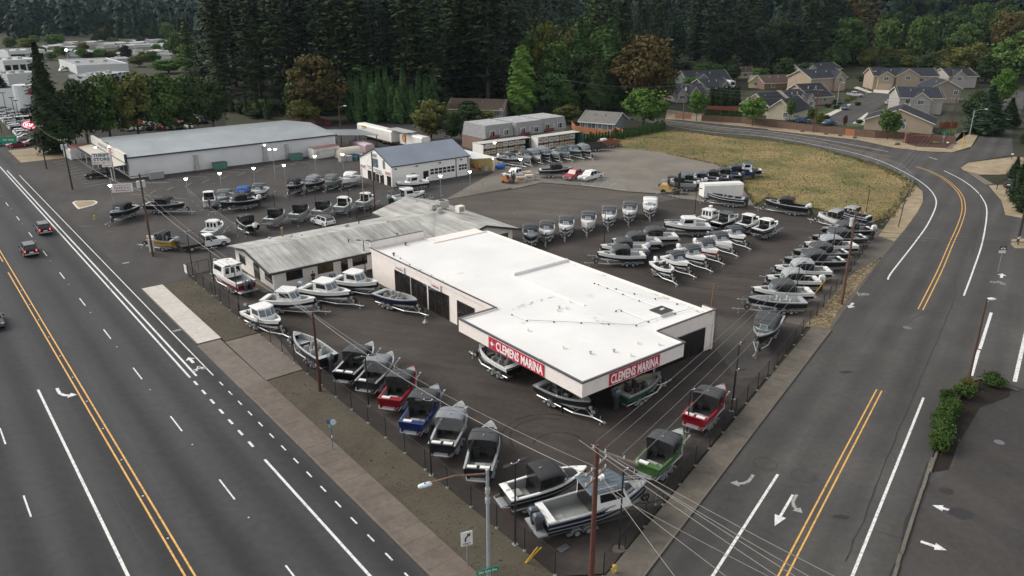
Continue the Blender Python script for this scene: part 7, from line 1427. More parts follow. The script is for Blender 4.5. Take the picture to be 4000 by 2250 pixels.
pp = W(88.55, on_u(88.55,'F',577,235)[0]); pt = thing('person', 'man in a black shirt standing by the office wall with folded hands', 'person', (pp.x,pp.y,.02), ROT_V)
vs = [(0,0,.95),(0,0,1.12),(0,0,1.32),(0,0,1.45),(0,0,1.53),(0,-.01,1.62),(0,-.01,1.72),
      (.19,0,1.40),(.25,-.02,1.14),(.12,-.2,1.02),(.05,-.24,1.0),(-.19,0,1.40),(-.25,-.02,1.14),(-.12,-.2,1.04),(-.05,-.24,1.02),
      (.10,0,.88),(.11,.01,.5),(.12,.03,.09),(.12,-.12,.05),(-.10,0,.88),(-.11,.01,.5),(-.12,.03,.09),(-.12,-.12,.05)]
es = [(0,1),(1,2),(2,3),(3,4),(4,5),(5,6),(3,7),(7,8),(8,9),(9,10),(3,11),(11,12),(12,13),(13,14),(0,15),(15,16),(16,17),(17,18),(0,19),(19,20),(20,21),(21,22)]
rd = [(.16,.11),(.15,.11),(.18,.12),(.13,.09),.055,(.085,.1),(.07,.08),.07,.052,.042,.04,.07,.052,.042,.04,.095,.07,.05,.04,.095,.07,.05,.04]
body = skin_fig('body', vs, es, rd, SKIN, pt)
part('shirt', MB().loft([[(rx*math.cos(a), ry*math.sin(a), z) for a in [2*math.pi*k/12 for k in range(12)]] for z, rx, ry in ((.92,.2,.15),(1.1,.19,.145),(1.3,.225,.155),(1.42,.2,.13),(1.5,.08,.08))]), SHIRT, pt, True)
for s in (1,-1): part('sleeve', MB().tube((s*.19,0,1.41),(s*.255,-.02,1.2),.095,.085,9), SHIRT, pt, True); part('trouser_leg', MB().tube((s*.1,0,.97),(s*.11,.01,.5),.135,.1,9).tube((s*.11,.01,.5),(s*.12,.03,.06),.1,.085,9), JEANS, pt, True); part('shoe', MB().ell((s*.12,-.05,.05),(.06,.14,.05),8,5), STEEL, pt, True)
part('hair', MB().ell((0,.015,1.72),(.1,.115,.08),10,6), mat('hair_brown',(.05,.03,.02),.9), pt, True)
for s in (1,-1): part('eye', MB().ell((s*.035,-.108,1.66),(.012,.008,.008),6,4), STEEL, pt); part('ear', MB().ell((s*.092,0,1.64),(.012,.025,.032),6,4), SKIN, pt)
part('nose', MB().ell((0,-.12,1.63),(.014,.02,.025),6,4), SKIN, pt); part('mouth', MB().ell((0,-.106,1.585),(.025,.006,.006),6,4), mat('lips',(.3,.12,.1),.6), pt)
for s in (1,-1):
    hv = [(s*.05,-.24,1.01),(s*.0,-.26,.98)]; hand = skin_fig('hand', [(s*.06,-.235,1.01),(s*.01,-.255,1.0)]+[(s*(-.03-.01*(k%2)),-.262,1.025-.018*k) for k in range(4)]+[(s*.01,-.27,1.045)], [(0,1)]+[(1,2+k) for k in range(4)]+[(0,6)], [.03,.03]+[.009]*4+[.01], SKIN, pt, 1)
# ================================================================== houses and the far town
SHING = mat('shingle_slate', (.036,.040,.049), .9, 0, .2, 1.2, .12, .15, .1); SHINGB = mat('shingle_brown', (.085,.066,.055), .9, 0, .2, 1.2, .1, .15, .1); SHINGG = mat('shingle_grey', (.17,.165,.155), .9, 0, .15, 1.2, .1, .15, .1)
def lap(name, col):
    m, n, p = node_mat(name); c = coords(n); wv = n.nodes.new('ShaderNodeTexWave'); wv.bands_direction = 'Z'; wv.inputs['Scale'].default_value = 1.7; n.links.new(c, wv.inputs['Vector'])
    out = mult(n, col, ramp(n, noise(n, .7, 4, c), [(.3,.92),(.7,1.06)])); n.links.new(mult(n, out, ramp(n, wv.outputs['Fac'], [(0,.86),(.3,1)])), p.inputs['Base Color']); p.inputs['Roughness'].default_value = .75
    bump(n, p, wv.outputs['Fac'], .3, .03); MT[name] = m; return m
TAN = lap('lap_tan',(.37,.295,.22)); CREAM = lap('lap_cream',(.46,.41,.31)); GREYS = lap('lap_grey',(.36,.34,.32)); GREENS = lap('lap_green',(.17,.22,.2)); BLUES = lap('lap_blue',(.13,.22,.30)); TAUPE = lap('lap_taupe',(.30,.25,.21)); BROWN = lap('lap_brown',(.2,.13,.1)); YELLOWS = lap('lap_yellow',(.5,.42,.22))
TRIM = mat('trim_cream', (.66,.60,.50), .6)
def gable_roof(par, x0, x1, y0, y1, z, rise, axis, m, ov=.5, trim=TRIM):
    x0 -= ov; x1 += ov; y0 -= ov; y1 += ov; mb = MB(); z -= ov*rise/((y1-y0)/2 if axis == 'x' else (x1-x0)/2)
    if axis == 'x':
        ym = (y0+y1)/2; slab(mb, [(x0,y0,z),(x1,y0,z),(x1,ym,z+rise),(x0,ym,z+rise)], .14); slab(mb, [(x0,ym,z+rise),(x1,ym,z+rise),(x1,y1,z),(x0,y1,z)], .14)
        ends = [((x,y0,z),(x,ym,z+rise)) for x in (x0-.03,x1+.03)]+[((x,ym,z+rise),(x,y1,z)) for x in (x0-.03,x1+.03)]+[((x0,y0-.03,z),(x1,y0-.03,z))]
    else:
        xm = (x0+x1)/2; slab(mb, [(x0,y0,z),(xm,y0,z+rise),(xm,y1,z+rise),(x0,y1,z)], .14); slab(mb, [(xm,y0,z+rise),(x1,y0,z),(x1,y1,z),(xm,y1,z+rise)], .14)
        ends = [((x0,y,z),(xm,y,z+rise)) for y in (y0-.03,y1+.03)]+[((xm,y,z+rise),(x1,y,z)) for y in (y0-.03,y1+.03)]
    rf = part('roof', mb, m, par)
    for a, b in ends: part('bargeboard', MB().extr([Vector(a)-Vector((0,0,.2)), Vector(a)-Vector((.03,.03,.2)), Vector(a)-Vector((.03,.03,-.03)), Vector(a)+Vector((0,0,.03))], Vector(b)-Vector(a)), trim, rf)
    return rf
def hwin(par, x, z, w_, h, y=0.0, fr=None):
    w_ *= 1.25; h *= 1.1
    f = part('window', MB().box(x-w_/2-.12,x+w_/2+.12,y-.06,y+.02,z-.12,z+h+.12), fr or FRW, par)
    part('pane', MB().box(x-w_/2,x-.03,y-.075,y-.055,z,z+h), PANEB, f); part('pane', MB().box(x+.03,x+w_/2,y-.075,y-.055,z,z+h), PANEB, f)
def house(label, f, x0, y0, x1, y1, depth, hw, rise, axis='x', wall=TAN, roof=SHING, wins=(), gar=None, gables=(), name='house', cat='house', trim=TRIM, chim=False, vents=2):
    a, b = q(f,x0,y0), q(f,x1,y1); d = b-a; wd = d.length; t = thing(name, label, cat, (a.x,a.y,0), math.atan2(d.y,d.x))
    wl = MB().box(0,wd,0,depth,-.05,hw)
    if axis == 'x': wl.extr([(0,0,hw),(0,depth/2,hw+rise*.96),(0,depth,hw)], (.05,0,0)); wl.extr([(wd-.05,0,hw),(wd-.05,depth/2,hw+rise*.96),(wd-.05,depth,hw)], (.05,0,0))
    else: wl.extr([(0,0,hw),(wd/2,0,hw+rise*.96),(wd,0,hw)], (0,.05,0)); wl.extr([(0,depth-.05,hw),(wd/2,depth-.05,hw+rise*.96),(wd,depth-.05,hw)], (0,.05,0))
    part('wall', wl, wall, t); rf = gable_roof(t, 0, wd, 0, depth, hw, rise, axis, roof, .5, trim)
    for (gx, gw, gd, gh, gr) in gables:                     # front gable bays: centre, width, how far proud, wall height, rise
        part('bay_wall', MB().box(gx-gw/2,gx+gw/2,-gd,depth*.3,-.05,gh).extr([(gx-gw/2,-gd,gh),(gx,-gd,gh+gr*.96),(gx+gw/2,-gd,gh)], (0,.05,0)), wall, t); gable_roof(t, gx-gw/2, gx+gw/2, -gd, depth*.45, gh, gr, 'y', roof, .35, trim)
        hwin(t, gx, max(.9,gh-1.5), min(1.4,gw*.4), 1.1, -gd)
    for (x, z, w_, h) in wins: hwin(t, x*wd, z, w_, h)
    if gar:
        gx, gw, gy = gar; g_ = part('garage_door', MB().box(gx*wd-gw/2,gx*wd+gw/2,gy-.08,gy+.02,.02,2.3), mat('garage_tan',(.48,.38,.27),.6), t)
        for k in range(3): part('panel_joint', MB().box(gx*wd-gw/2,gx*wd+gw/2,gy-.09,gy-.075,.55+k*.55,.6+k*.55), TAUPE, g_)
    for k in range(vents): part('roof_vent', MB().box(wd*(.3+.3*k)-.15,wd*(.3+.3*k)+.15,depth*.3-.15,depth*.3+.15,hw+rise*.5,hw+rise*.75), GALV, rf)
    return t
house('tan single-storey house behind the board fence at the right corner', 'T4',960,1300,1645,1348,13,2.9,3.4,'y',TAN,SHING,((.56,.9,1.2,1.2),))
house('grey two-storey house behind the tan house', 'T4',1300,1140,1735,1150,12,5.2,2.8,'x',GREYS,SHING,((.2,3.2,1.2,1.2),),None,((6,6,1.2,4.6,2.4),))
house('taupe two-storey house right of the grey one', 'T4',1600,1035,1915,1040,12,5.2,3.0,'y',TAUPE,SHING,((.85,3.0,1,1.2),))
house('tan two-storey house with garage at the end of the close', 'T4',1045,900,1690,905,11,5.6,2.8,'x',TAN,SHING,((.75,3.2,1.4,1.2),(.9,3.2,1.2,1.2)),(.17,5.2,-1.6),((4.4,6,1.5,5.4,2.0),(13,9,1.0,5.6,2.9)))
house('grey two-storey house at the far right of the close', 'T4',1800,890,2080,885,11,5.0,2.8,'x',GREYS,SHING,((.4,3,1.2,1.2),),None,((4,6,1,4.8,2.4),))
house('dark-roofed two-storey house left of the close', 'T4',420,930,770,905,12,5.4,3.0,'x',TAN,SHING,((.8,3.2,1.1,1.3),(.8,.9,1.1,1.3)),None,((15,5.5,1.0,5.2,2.6),))
house('cream upper house behind the dark-roofed one', 'T4',330,830,720,800,10,5.0,2.8,'x',CREAM,SHING,(),None,((5,7,1.2,5.0,2.4),))
house('low dark house with a round window left of the close', 'T4',390,1060,640,1045,13,2.9,4.0,'x',TAUPE,SHING,((.3,.9,1.2,1.2),(.7,.9,1.2,1.2)))
house('cream single-storey house behind the board fence at the left', 'T4',-20,1190,250,1215,14,2.9,3.4,'y',CREAM,SHING,((.7,.9,1.0,1.2),),None)
house('pale grey house with two gables by the blue awning', 'T4',255,1120,440,1100,12,3.0,3.4,'x',GREYS,SHING,(),None,((2.5,4.5,1,3,2.4),(7.5,4.5,.6,3,2.4)))
house('brown-gabled house with an open carport left of the close', 'T4',-40,900,250,890,10,2.7,2.8,'x',BROWN,SHINGB,((.3,.8,1.2,1.2),))
house('dark green bungalow with white gables behind the tall hedge', 'T3',1760,880,2190,865,11,2.9,3.8,'x',GREENS,SHING,((.5,1,1.2,1.2),),None,((6,7,2.0,2.9,2.8),))
house('grey-roofed houses with three small gables by the utility pole', 'T3',1640,1030,1960,1020,11,2.8,3.4,'x',GREYS,SHING,(),None,((2,3.6,1.2,2.8,2.4),(7,4.2,1.2,2.8,2.8)))
house('grey-roofed house with a green gable behind the hedge', 'T3',1950,960,2200,940,10,2.8,3.2,'x',GREENS,SHING,(),None,((9,5,1.0,2.8,2.6),))
house('cream gabled house right of the dark hedge', 'T3',2300,1130,2574,1160,13,3.0,3.6,'y',CREAM,SHING,((.4,1,1.2,1.2),))
house('yellow-fronted house with an open carport beyond the motorhome', 'T3',2380,880,2600,890,9,2.6,2.2,'x',YELLOWS,SHINGG,(),None,((3,6,1,2.6,1.8),))
house('small house with grey roof among the right-hand trees', 'T4',350,620,450,612,7,2.6,2.2,'x',BROWN,SHINGG,(),None)
house('yellow two-storey house glimpsed between the firs', 'T3',2100,640,2240,640,9,5.4,2.5,'x',YELLOWS,SHINGG,((.5,3,1.4,1.2),),None)
house('brown house with lit lamp glimpsed below the firs', 'T3',2260,790,2420,790,9,3,2.5,'x',CREAM,SHINGB,((.5,1,1.4,1.2),),None)
house('long brown-roofed apartment behind the trees and service shop', 'T2',1930,1180,2475,1195,12,2.8,2.6,'x',GREYS,SHINGB,((.9,.9,1.2,1.3),(.97,.9,.5,1.8)),None)
house('dark-roofed house with a cream gable behind the apartment', 'T2',1990,1075,2250,1062,10,2.8,2.8,'x',CREAM,SHING,(),None,((8,6,1,2.8,2.4),))
house('small blue house with grey shingle roof beside the arborvitae row', 'T3',682,1310,1020,1338,9.8,2.7,2.5,'x',lap('lap_bluegrey',(.17,.205,.225)),SHINGG,((.08,.9,1.0,1.3),(.35,.3,1.9,2.0),(.60,.9,.8,1.3),(.9,.8,1.0,1.5)),None,(),'house','house',FRW)
bh = COL.objects[-1]
a = q('T3',1020,1338); b = q('T3',682,1310); dd = (a-b).normalized(); th = thing('shed', 'bright blue gable wing of the small house', 'house', (a.x,a.y,0), math.atan2(dd.y,dd.x)+math.pi/2)
bpy.data.objects.remove(th); LAB.pop('bright blue gable wing of the small house')
# grey mansard apartments
mn = thing('apartment_building', 'grey shingled mansard apartment block behind the crate racks', 'building', W(149.0,110.8), ROT_V)
MSH = mat('mansard_shingle', (.26,.265,.27), .9, 0, .25, 2.5, 0, .3); STUC = mat('mansard_wall', (.36,.31,.26), .85)
part('wall', MB().box(.4,26,.7,9.4,0,3.2), STUC, mn)
for k in range(3):
    x0 = .1+k*8.8; y0 = (.0,-.8,.3)[k]; mb = MB().loft([[(x0,y0,3.0),(x0+8.7,y0,3.0),(x0+8.7,9.6,3.0),(x0,9.6,3.0)],[(x0+.35,y0+.55,6.0),(x0+8.35,y0+.55,6.0),(x0+8.35,9.2,6.0),(x0+.35,9.2,6.0)]]); ms_ = part('mansard', mb, MSH, mn)
    part('flat_roof', MB().box(x0+.4,x0+8.3,y0+.6,9.15,6.0,6.06), mat('flat_roof_grey',(.34,.35,.35),.9,0,.15,.5), ms_)
    for j in range(3): part('roof_vent', MB().tube((x0+1.5+j*2.6,3+j,6.05),(x0+1.5+j*2.6,3+j,6.35),.12,.12,7), FRW, ms_)
    for j in range(2):
        cx = x0+2.1+j*4.2; f = part('window', MB().box(cx-.95,cx+.95,y0+.08,y0+.5,3.25,4.85), STUC, ms_); part('frame', MB().box(cx-.75,cx+.75,y0+.02,y0+.08,3.35,4.7), FRW, f); part('pane', MB().box(cx-.65,cx-.04,y0-.01,y0+.02,3.42,4.62), PANEB, f); part('pane', MB().box(cx+.04,cx+.65,y0-.01,y0+.02,3.42,4.62), PANE, f)
        if j == 0: bal = part('balcony', MB().box(cx-1.5,cx+1.5,y0-.9,y0,3.0,3.1), DARKT, mn); part('railing', MB().box(cx-1.5,cx+1.5,y0-.93,y0-.88,3.1,3.75), mat('rail_red',(.16,.035,.03),.7), bal)
    part('downpipe', MB().tube((x0+4.2,y0-.05,0),(x0+4.2,y0-.05,4.8),.06,.06,6), FRW, mn)
part('brown_end', MB().box(-.15,.1,.4,9.4,0,3.0), BROWN, mn)
# board fences
CEDAR = lambda name, col: ribbed(name, col, 3.2, .25, 'X', .9, 0, .4)
FOLD = CEDAR('fence_old', (.15,.095,.07)); FNEW = CEDAR('fence_cedar', (.36,.15,.07)); FRED = CEDAR('fence_red', (.28,.085,.05)); FPAL = CEDAR('fence_pale', (.34,.19,.13))
def board_fence(label, pts, m, h=1.8, step=2.4, odd=None):
    o = pts[0]; t = thing('board_fence', label, 'fence', (o.x,o.y,0)); c = 0
    for a, b in zip(pts, pts[1:]):
        d = b-a; L_ = d.length; n = max(1, round(L_/step)); an = math.atan2(d.y,d.x)
        for k in range(n):
            p = a-o+d*(k/n); pm = odd if (odd and c in (9,)) else m
            part('panel', MB().box(.08,L_/n-.02,-.025,.025,.05,h+random.uniform(-.04,.04)), pm, t, False, (p.x,p.y,0), an); part('post', MB().box(-.06,.06,-.06,.06,0,h+.08), m if c % 3 else FRED, t, False, (p.x,p.y,0), an); c += 1
    return t
board_fence('weathered board fence along the far side of the curved road', [q('T4',0,1272), q('T4',480,1330), q('T4',1070,1388), q('T4',1400,1400), q('T4',1880,1445)], FOLD, 1.8, 2.4, FNEW)
board_fence('old board fence left of the street trees', [q('T3',1905,1215), q('T3',2300,1240), q('T3',2574,1272)], FOLD)
board_fence('fresh orange cedar fence round the small blue house', [q('T3',600,1285), q('T3',640,1330), q('T3',1000,1385), q('T3',1035,1345), q('T3',1135,1375)], FNEW)
board_fence('red-stained fence before the dark hedge', [q('T3',1965,1120), q('T3',2265,1128)], FRED); board_fence('short pale fence by the utility pole', [q('T3',1645,1190), q('T3',1800,1200)], FPAL)
board_fence('dark red fence behind the long store', [q('T2',400,1215), q('T2',560,1235), q('T2',760,1275)], mat('fence_dark_red',(.10,.02,.025),.8))
board_fence('red-brown garden fence right of the tan house', [q('T4',1720,1290), q('T4',1900,1290)], FRED)
bk = thing('entrance_wall', 'curved brick entrance wall with two piers in the fence', 'wall', q('D',1505,150), -.08); BRK = mat('brick_red',(.16,.07,.055),.9,0,.2,3)
part('wall', MB().box(-2.6,2.6,-.15,.15,0,1.3), BRK, bk)
for s in (-1,1): p_ = part('pier', MB().box(s*2.9-.4,s*2.9+.4,-.4,.4,0,2.3), BRK, bk); part('cap', MB().box(s*2.9-.5,s*2.9+.5,-.5,.5,2.3,2.45), CONC, p_)
part('coping', MB().extr([(-2.5,-.2,1.6),(-1.2,-.2,1.9),(1.2,-.2,1.9),(2.5,-.2,1.6),(2.5,-.2,1.3),(-2.5,-.2,1.3)], (0,.4,0)), BRK, bk)
for k, (f,x,y) in enumerate((('T4',345,1325),('T4',580,1352),('T4',725,1368),('T4',872,1390),('D',1300,170))):
    r = random.uniform(.5,.8); tag(part('boulder', MB().ell((0,0,r*.35),(r,r*.7,r*.55),8,6), mat('boulder_brown',(.12,.09,.07),.95,0,.3,1.5), None, False, at(f,x,y)), 'brown boulder on the verge of the curved road, '+['leftmost','second','third','fourth','by the brick entrance'][k], 'boulder')
mkclose = sheet('road', [q('T4',600,1180), q('T4',640,1150), q('T4',930,965), q('T4',1060,935), q('T4',1300,945), q('T4',1290,1000), q('T4',1150,1060), q('T4',960,1200), q('T4',860,1260), q('T4',590,1255)], .01, ASPH_SIDE)
for nm, pts in (('sidewalk', [('T4',860,885),('T4',1010,935),('T4',1060,930),('T4',900,870)]),('sidewalk',[('T4',1060,930),('T4',1240,945),('T4',1220,905),('T4',1060,900)]),('sidewalk',[('T4',800,1050),('T4',840,1045),('T4',760,1100),('T4',620,1170),('T4',560,1160)]),('sidewalk',[('T4',850,1240),('T4',1000,1130),('T4',1010,1150),('T4',960,1260)])): sheet(nm, [q(*p) for p in pts], .03, CONC_N)
for pts in ([('T4',480,1100),('T4',700,1085),('T4',740,1110),('T4',620,1160),('T4',500,1140)],[('T4',780,1250),('T4',960,1240),('T4',950,1275),('T4',800,1272)],[('T4',1660,1330),('T4',1760,1285),('T4',1910,1290),('T4',1890,1345)],[('T4',830,860),('T4',1000,900),('T4',1030,925),('T4',900,885)]): sheet('lawn', [q(*p) for p in pts], .02, LAWN)
# ------------------------------------------------------------------ dealership and mobile homes, far left
def flat_block(label, f, x0, y0, x1, y1, depth, h, wall, roofm, bays=0, name='building', band=None):
    a, b = q(f,x0,y0), q(f,x1,y1); d = b-a; wd = d.length; t = thing(name, label, 'building', (a.x,a.y,0), math.atan2(d.y,d.x))
    part('wall', MB().box(0,wd,0,depth,-.05,h), wall, t); part('roof', MB().box(.3,wd-.3,.3,depth-.3,h,h+.05), roofm, t); pa = MB()
    for (xa,xb,ya,yb) in ((0,wd,-.02,.3),(0,wd,depth-.3,depth+.02),(-.02,.3,.3,depth-.3),(wd-.3,wd+.02,.3,depth-.3)): pa.box(xa,xb,ya,yb,h-.6,h+.5)
    part('parapet', pa, wall, t)
    for k in range(bays):
        bw_ = wd/bays; part('bay_opening', MB().box(k*bw_+bw_*.12,(k+1)*bw_-bw_*.12,-.06,.01,.2,h*.72), PANE, t)
    for k in range(3): part('roof_unit', MB().box(wd*(.2+.28*k)-1,wd*(.2+.28*k)+1,depth*.5-1,depth*.5+1,h,h+1.1), HVAC, t)
    return t, wd
MALLW = mat('mall_white',(.62,.64,.65),.6); FLATR = mat('flat_roof_pale',(.42,.44,.45),.85,0,.12,.2); FLATG = mat('flat_roof_mid',(.24,.25,.26),.85,0,.15,.2)
db, wd = flat_block('white dealership building with rounded front and red oval', 'T1',285,1115,470,1075,26,6.5,MALLW,FLATG,3)
part('rounded_front', MB().tube((1.5,1,0),(1.5,1,8.2),3.2,3.2,16), MALLW, db); ov = part('emblem', MB().wheel((0,0,0),1.1,.1,18), mat('emblem_red',(.45,.02,.05),.5), db, False, (.2,-2.05,6.2), -.3)
flat_block('white service building with five dark bays', 'T1',60,760,430,735,26,6.5,MALLW,FLATR,5); flat_block('white flat-roofed building beyond the service bays', 'T1',100,620,470,600,24,5.5,MALLW,FLATR,2); flat_block('white flat roof between dealership and service bays', 'T1',95,860,420,830,16,4.2,MALLW,FLATR,0)
flat_block('low grey flat-roofed building behind the broad trees', 'T1',780,745,1300,720,52,3.6,MALLW,FLATG,0); flat_block('white roofs seen through the broad trees', 'T1',1000,850,1320,800,14,3.2,MALLW,FLATR,3)
flat_block('white boat-shaped motor homes roof behind the firs', 'T1',2095,810,2250,800,4,2.6,MALLW,FLATR,0)
py_ = q('T1',345,1425); t = thing('pylon_sign', 'tall grey pylon sign with a glowing red oval', 'sign', (py_.x,py_.y,0), ROT_V-.7); hpy = top_z(py_, (312/S_,1210/S_))
part('pylon', MB().frus((-1.0,1.0,-.35,.35),(-1.0,1.0,-.35,.35),0,hpy-2.0), mat('pylon_grey',(.3,.32,.33),.5,.2), t)
ovm = part('oval', MB().loft([[(2.0*math.cos(a),y,hpy-1.1+.95*math.sin(a)) for a in [2*math.pi*k/24 for k in range(24)]] for y in (-.3,.3)]), emis('sign_glow_red',(.75,.02,.05),1.1), t); part('ring', MB().loft([[(k_*math.cos(a),-.32,hpy-1.1+k_*.475*math.sin(a)) for k_ in (1.75,1.6)] for a in [2*math.pi*k/24 for k in range(25)]], False), emis('sign_glow_white',(1,.75,.75),1.2), ovm); part('lettering', text_mesh('KIA', .8, 2.2, .02), MT['sign_glow_white'], ovm, False, (0,-.33,hpy-1.1))
COLS = [CARW,CARW,CARW,CARS,CARG,CARB,CARBL,CARR]
def lot_row(f, xa, ya, xb, yb, n, ang, lb, grp, cols=COLS, kinds=('sedan','suv','hatch')):
    for k in range(n):
        m = random.choice(cols); p = q(f, xa+(xb-xa)*k/max(1,n-1), ya+(yb-ya)*k/max(1,n-1)); cn_ = {CARW:'white',CARS:'silver',CARG:'grey',CARB:'black',CARBL:'blue',CARR:'red'}[m]
        car(random.choice(kinds), cn_+' car '+lb, (p.x,p.y,0), ang+random.uniform(-.03,.03), m, False, None, grp, True)
an = math.atan2(V.y,V.x)
lot_row('T1',20,1100,200,1215,7,an,'in the front dealership row','cars for sale at the dealership'); lot_row('T1',-10,1130,120,1240,5,an,'in the left dealership row','cars for sale at the dealership',[CARW,CARW,CARS]); lot_row('T1',150,1270,280,1400,8,an,'in the row behind the pylon sign','cars for sale at the dealership',[CARW,CARW,CARS,CARG]); lot_row('T1',380,1260,420,1330,4,an,'right of the pylon sign','cars for sale at the dealership',[CARW,CARS])
lot_row('T1',650,690,850,640,9,an+.3,'on the roof-side lot behind the bays','cars on the far lot'); lot_row('T1',640,720,830,665,7,an+.3,'in the second far lot row','cars on the far lot'); lot_row('T1',120,755,420,735,6,an+1.5,'before the service bays','cars on the far lot',[CARW,CARS]); lot_row('T1',150,1060,340,1180,4,an+.9,'by the dealership door','cars for sale at the dealership',[CARB,CARG,CARW])
lot_row('T1',1240,1260,2050,1235,11,an+1.4,'glimpsed behind the broad trees','cars glimpsed through the trees'); lot_row('T1',1300,1310,1900,1290,7,an+1.4,'in shade behind the long store','cars glimpsed through the trees')
car('pickup','bright cyan truck by the dealership entrance', at('A',75,170), an+.2, CARC); car('sedan','red coupe by the green street sign', at('A',180,190), an+.1, CARR); car('sedan','dark grey car right of the red coupe', at('A',345,165), an+.1, CARG)
car('van','white van by the pylon sign', at('T1',265,1240), an, CARW)
t = thing('street_sign', 'green guide sign on a post by the dealership entrance', 'sign', at('A',120,270), ROT_V-.5); part('post', MB().tube((0,0,0),(0,0,4.2),.06,.06,6), GALV, t); bd = part('board', MB().box(-1.7,1.7,-.06,.0,2.7,4.2), mat('guide_green',(.0,.25,.12),.5), t); part('lettering', text_mesh('EXIT ONLY', .4, 2.4, .01), WLET, bd, False, (0,-.065,3.5))
for k in range(5): x, y = ((20,1340),(90,1230),(180,1290),(225,1330),(345,1400))[k]; b = q('T1',x,y); lt_ = thing('lot_lamp', ['dark lamp post at the left edge of the dealership','dark lamp post among the front dealership cars','dark lamp post left of the pylon','dark lamp post just behind the pylon','dark lamp post right of the pylon'][k], 'lamp', b, 0, 'dealership lamps'); part('post', MB().tube((0,0,0),(0,0,8.5),.1,.08,6), STEEL, lt_); part('lamp_head', MB().box(-.6,.6,-.25,.25,8.45,8.62), STEEL, lt_)
mb = MB(); mb.ell((0,0,0),(.9,.9,.7),8,6); fl = thing('flood_mast', 'mast with a blue-white floodlight beyond the service bays', 'lamp', q('T1',700,680), 0); part('mast', MB().tube((0,0,0),(0,0,9),.12,.1,6), GALV, fl); part('flood', MB().ell((0,0,9.1),(.7,.5,.5),8,6), emis('flood_blue',(.75,.8,1.0),14), fl, True)
MH = [(590,550,720,548),(900,480,1080,470),(1100,470,1250,462),(1330,470,1480,455),(1500,458,1730,445),(1340,490,1560,480),(1560,505,1680,500),(1370,600,1450,590),(1180,640,1300,630),(520,500,640,490),(1050,500,1180,490),(640,480,760,470),(400,520,500,505),(1240,440,1500,425),(1520,440,1740,420),(900,460,1060,445),(800,570,900,560),(1700,560,1790,550),(1540,560,1640,545),(1910,640,2040,620)]
for k, (x0,y0,x1,y1) in enumerate(MH):
    house('pale mobile home in the far park, '+['by the lamp mast','first of the long row','second of the long row','third of the long row','right end of the long row','behind the long row','beside the dark round tree','by the white shed','nearest the broad trees','left by the green tree','in the middle of the park','behind the yellow tree','left edge of the park','top row centre','top row right','top row left','below the yellow tree','beside the tall firs','right of the dark tree','dark-roofed under the firs'][k], 'T1',x0,y0,x1,y1,7,2.6,.8,'x',MALLW if k % 3 else CREAM,[FLATR,SHINGG,mat('mh_roof',(.3,.32,.34),.8)][k%3],(),None,(),'mobile_home','house',FRW,False,1)
for k, (x0,y0,x1,y1) in enumerate(((480,345,700,330),(700,340,880,325),(40,385,240,370),(730,390,980,385),(250,390,350,380),(880,345,1000,335))): house('brown-roofed row house below the far wood, '+['left pair','middle','far left','front right','left of the yellow tree','right end'][k], 'T1',x0,y0,x1,y1,11,4.2,3,'x',[TAUPE,CREAM,BROWN][k%3],SHINGB,((.3,1,1.2,1.2),(.7,1,1.2,1.2)),None)

rh = random.Random(3)
for k in range(34):
    x, y = rh.uniform(330,1780), rh.uniform(405,600); w_ = rh.uniform(70,130)*(y/500)
    house('pale trailer home in the crowded rows of the far park','T1',x,y,x+w_,y-rh.uniform(2,9),6,2.6,.7,'x',MALLW,[FLATR,SHINGG,MT['mh_roof']][k%3],(),None,(),'mobile_home','house',FRW,False,0)['group'] = 'trailer homes of the far park'
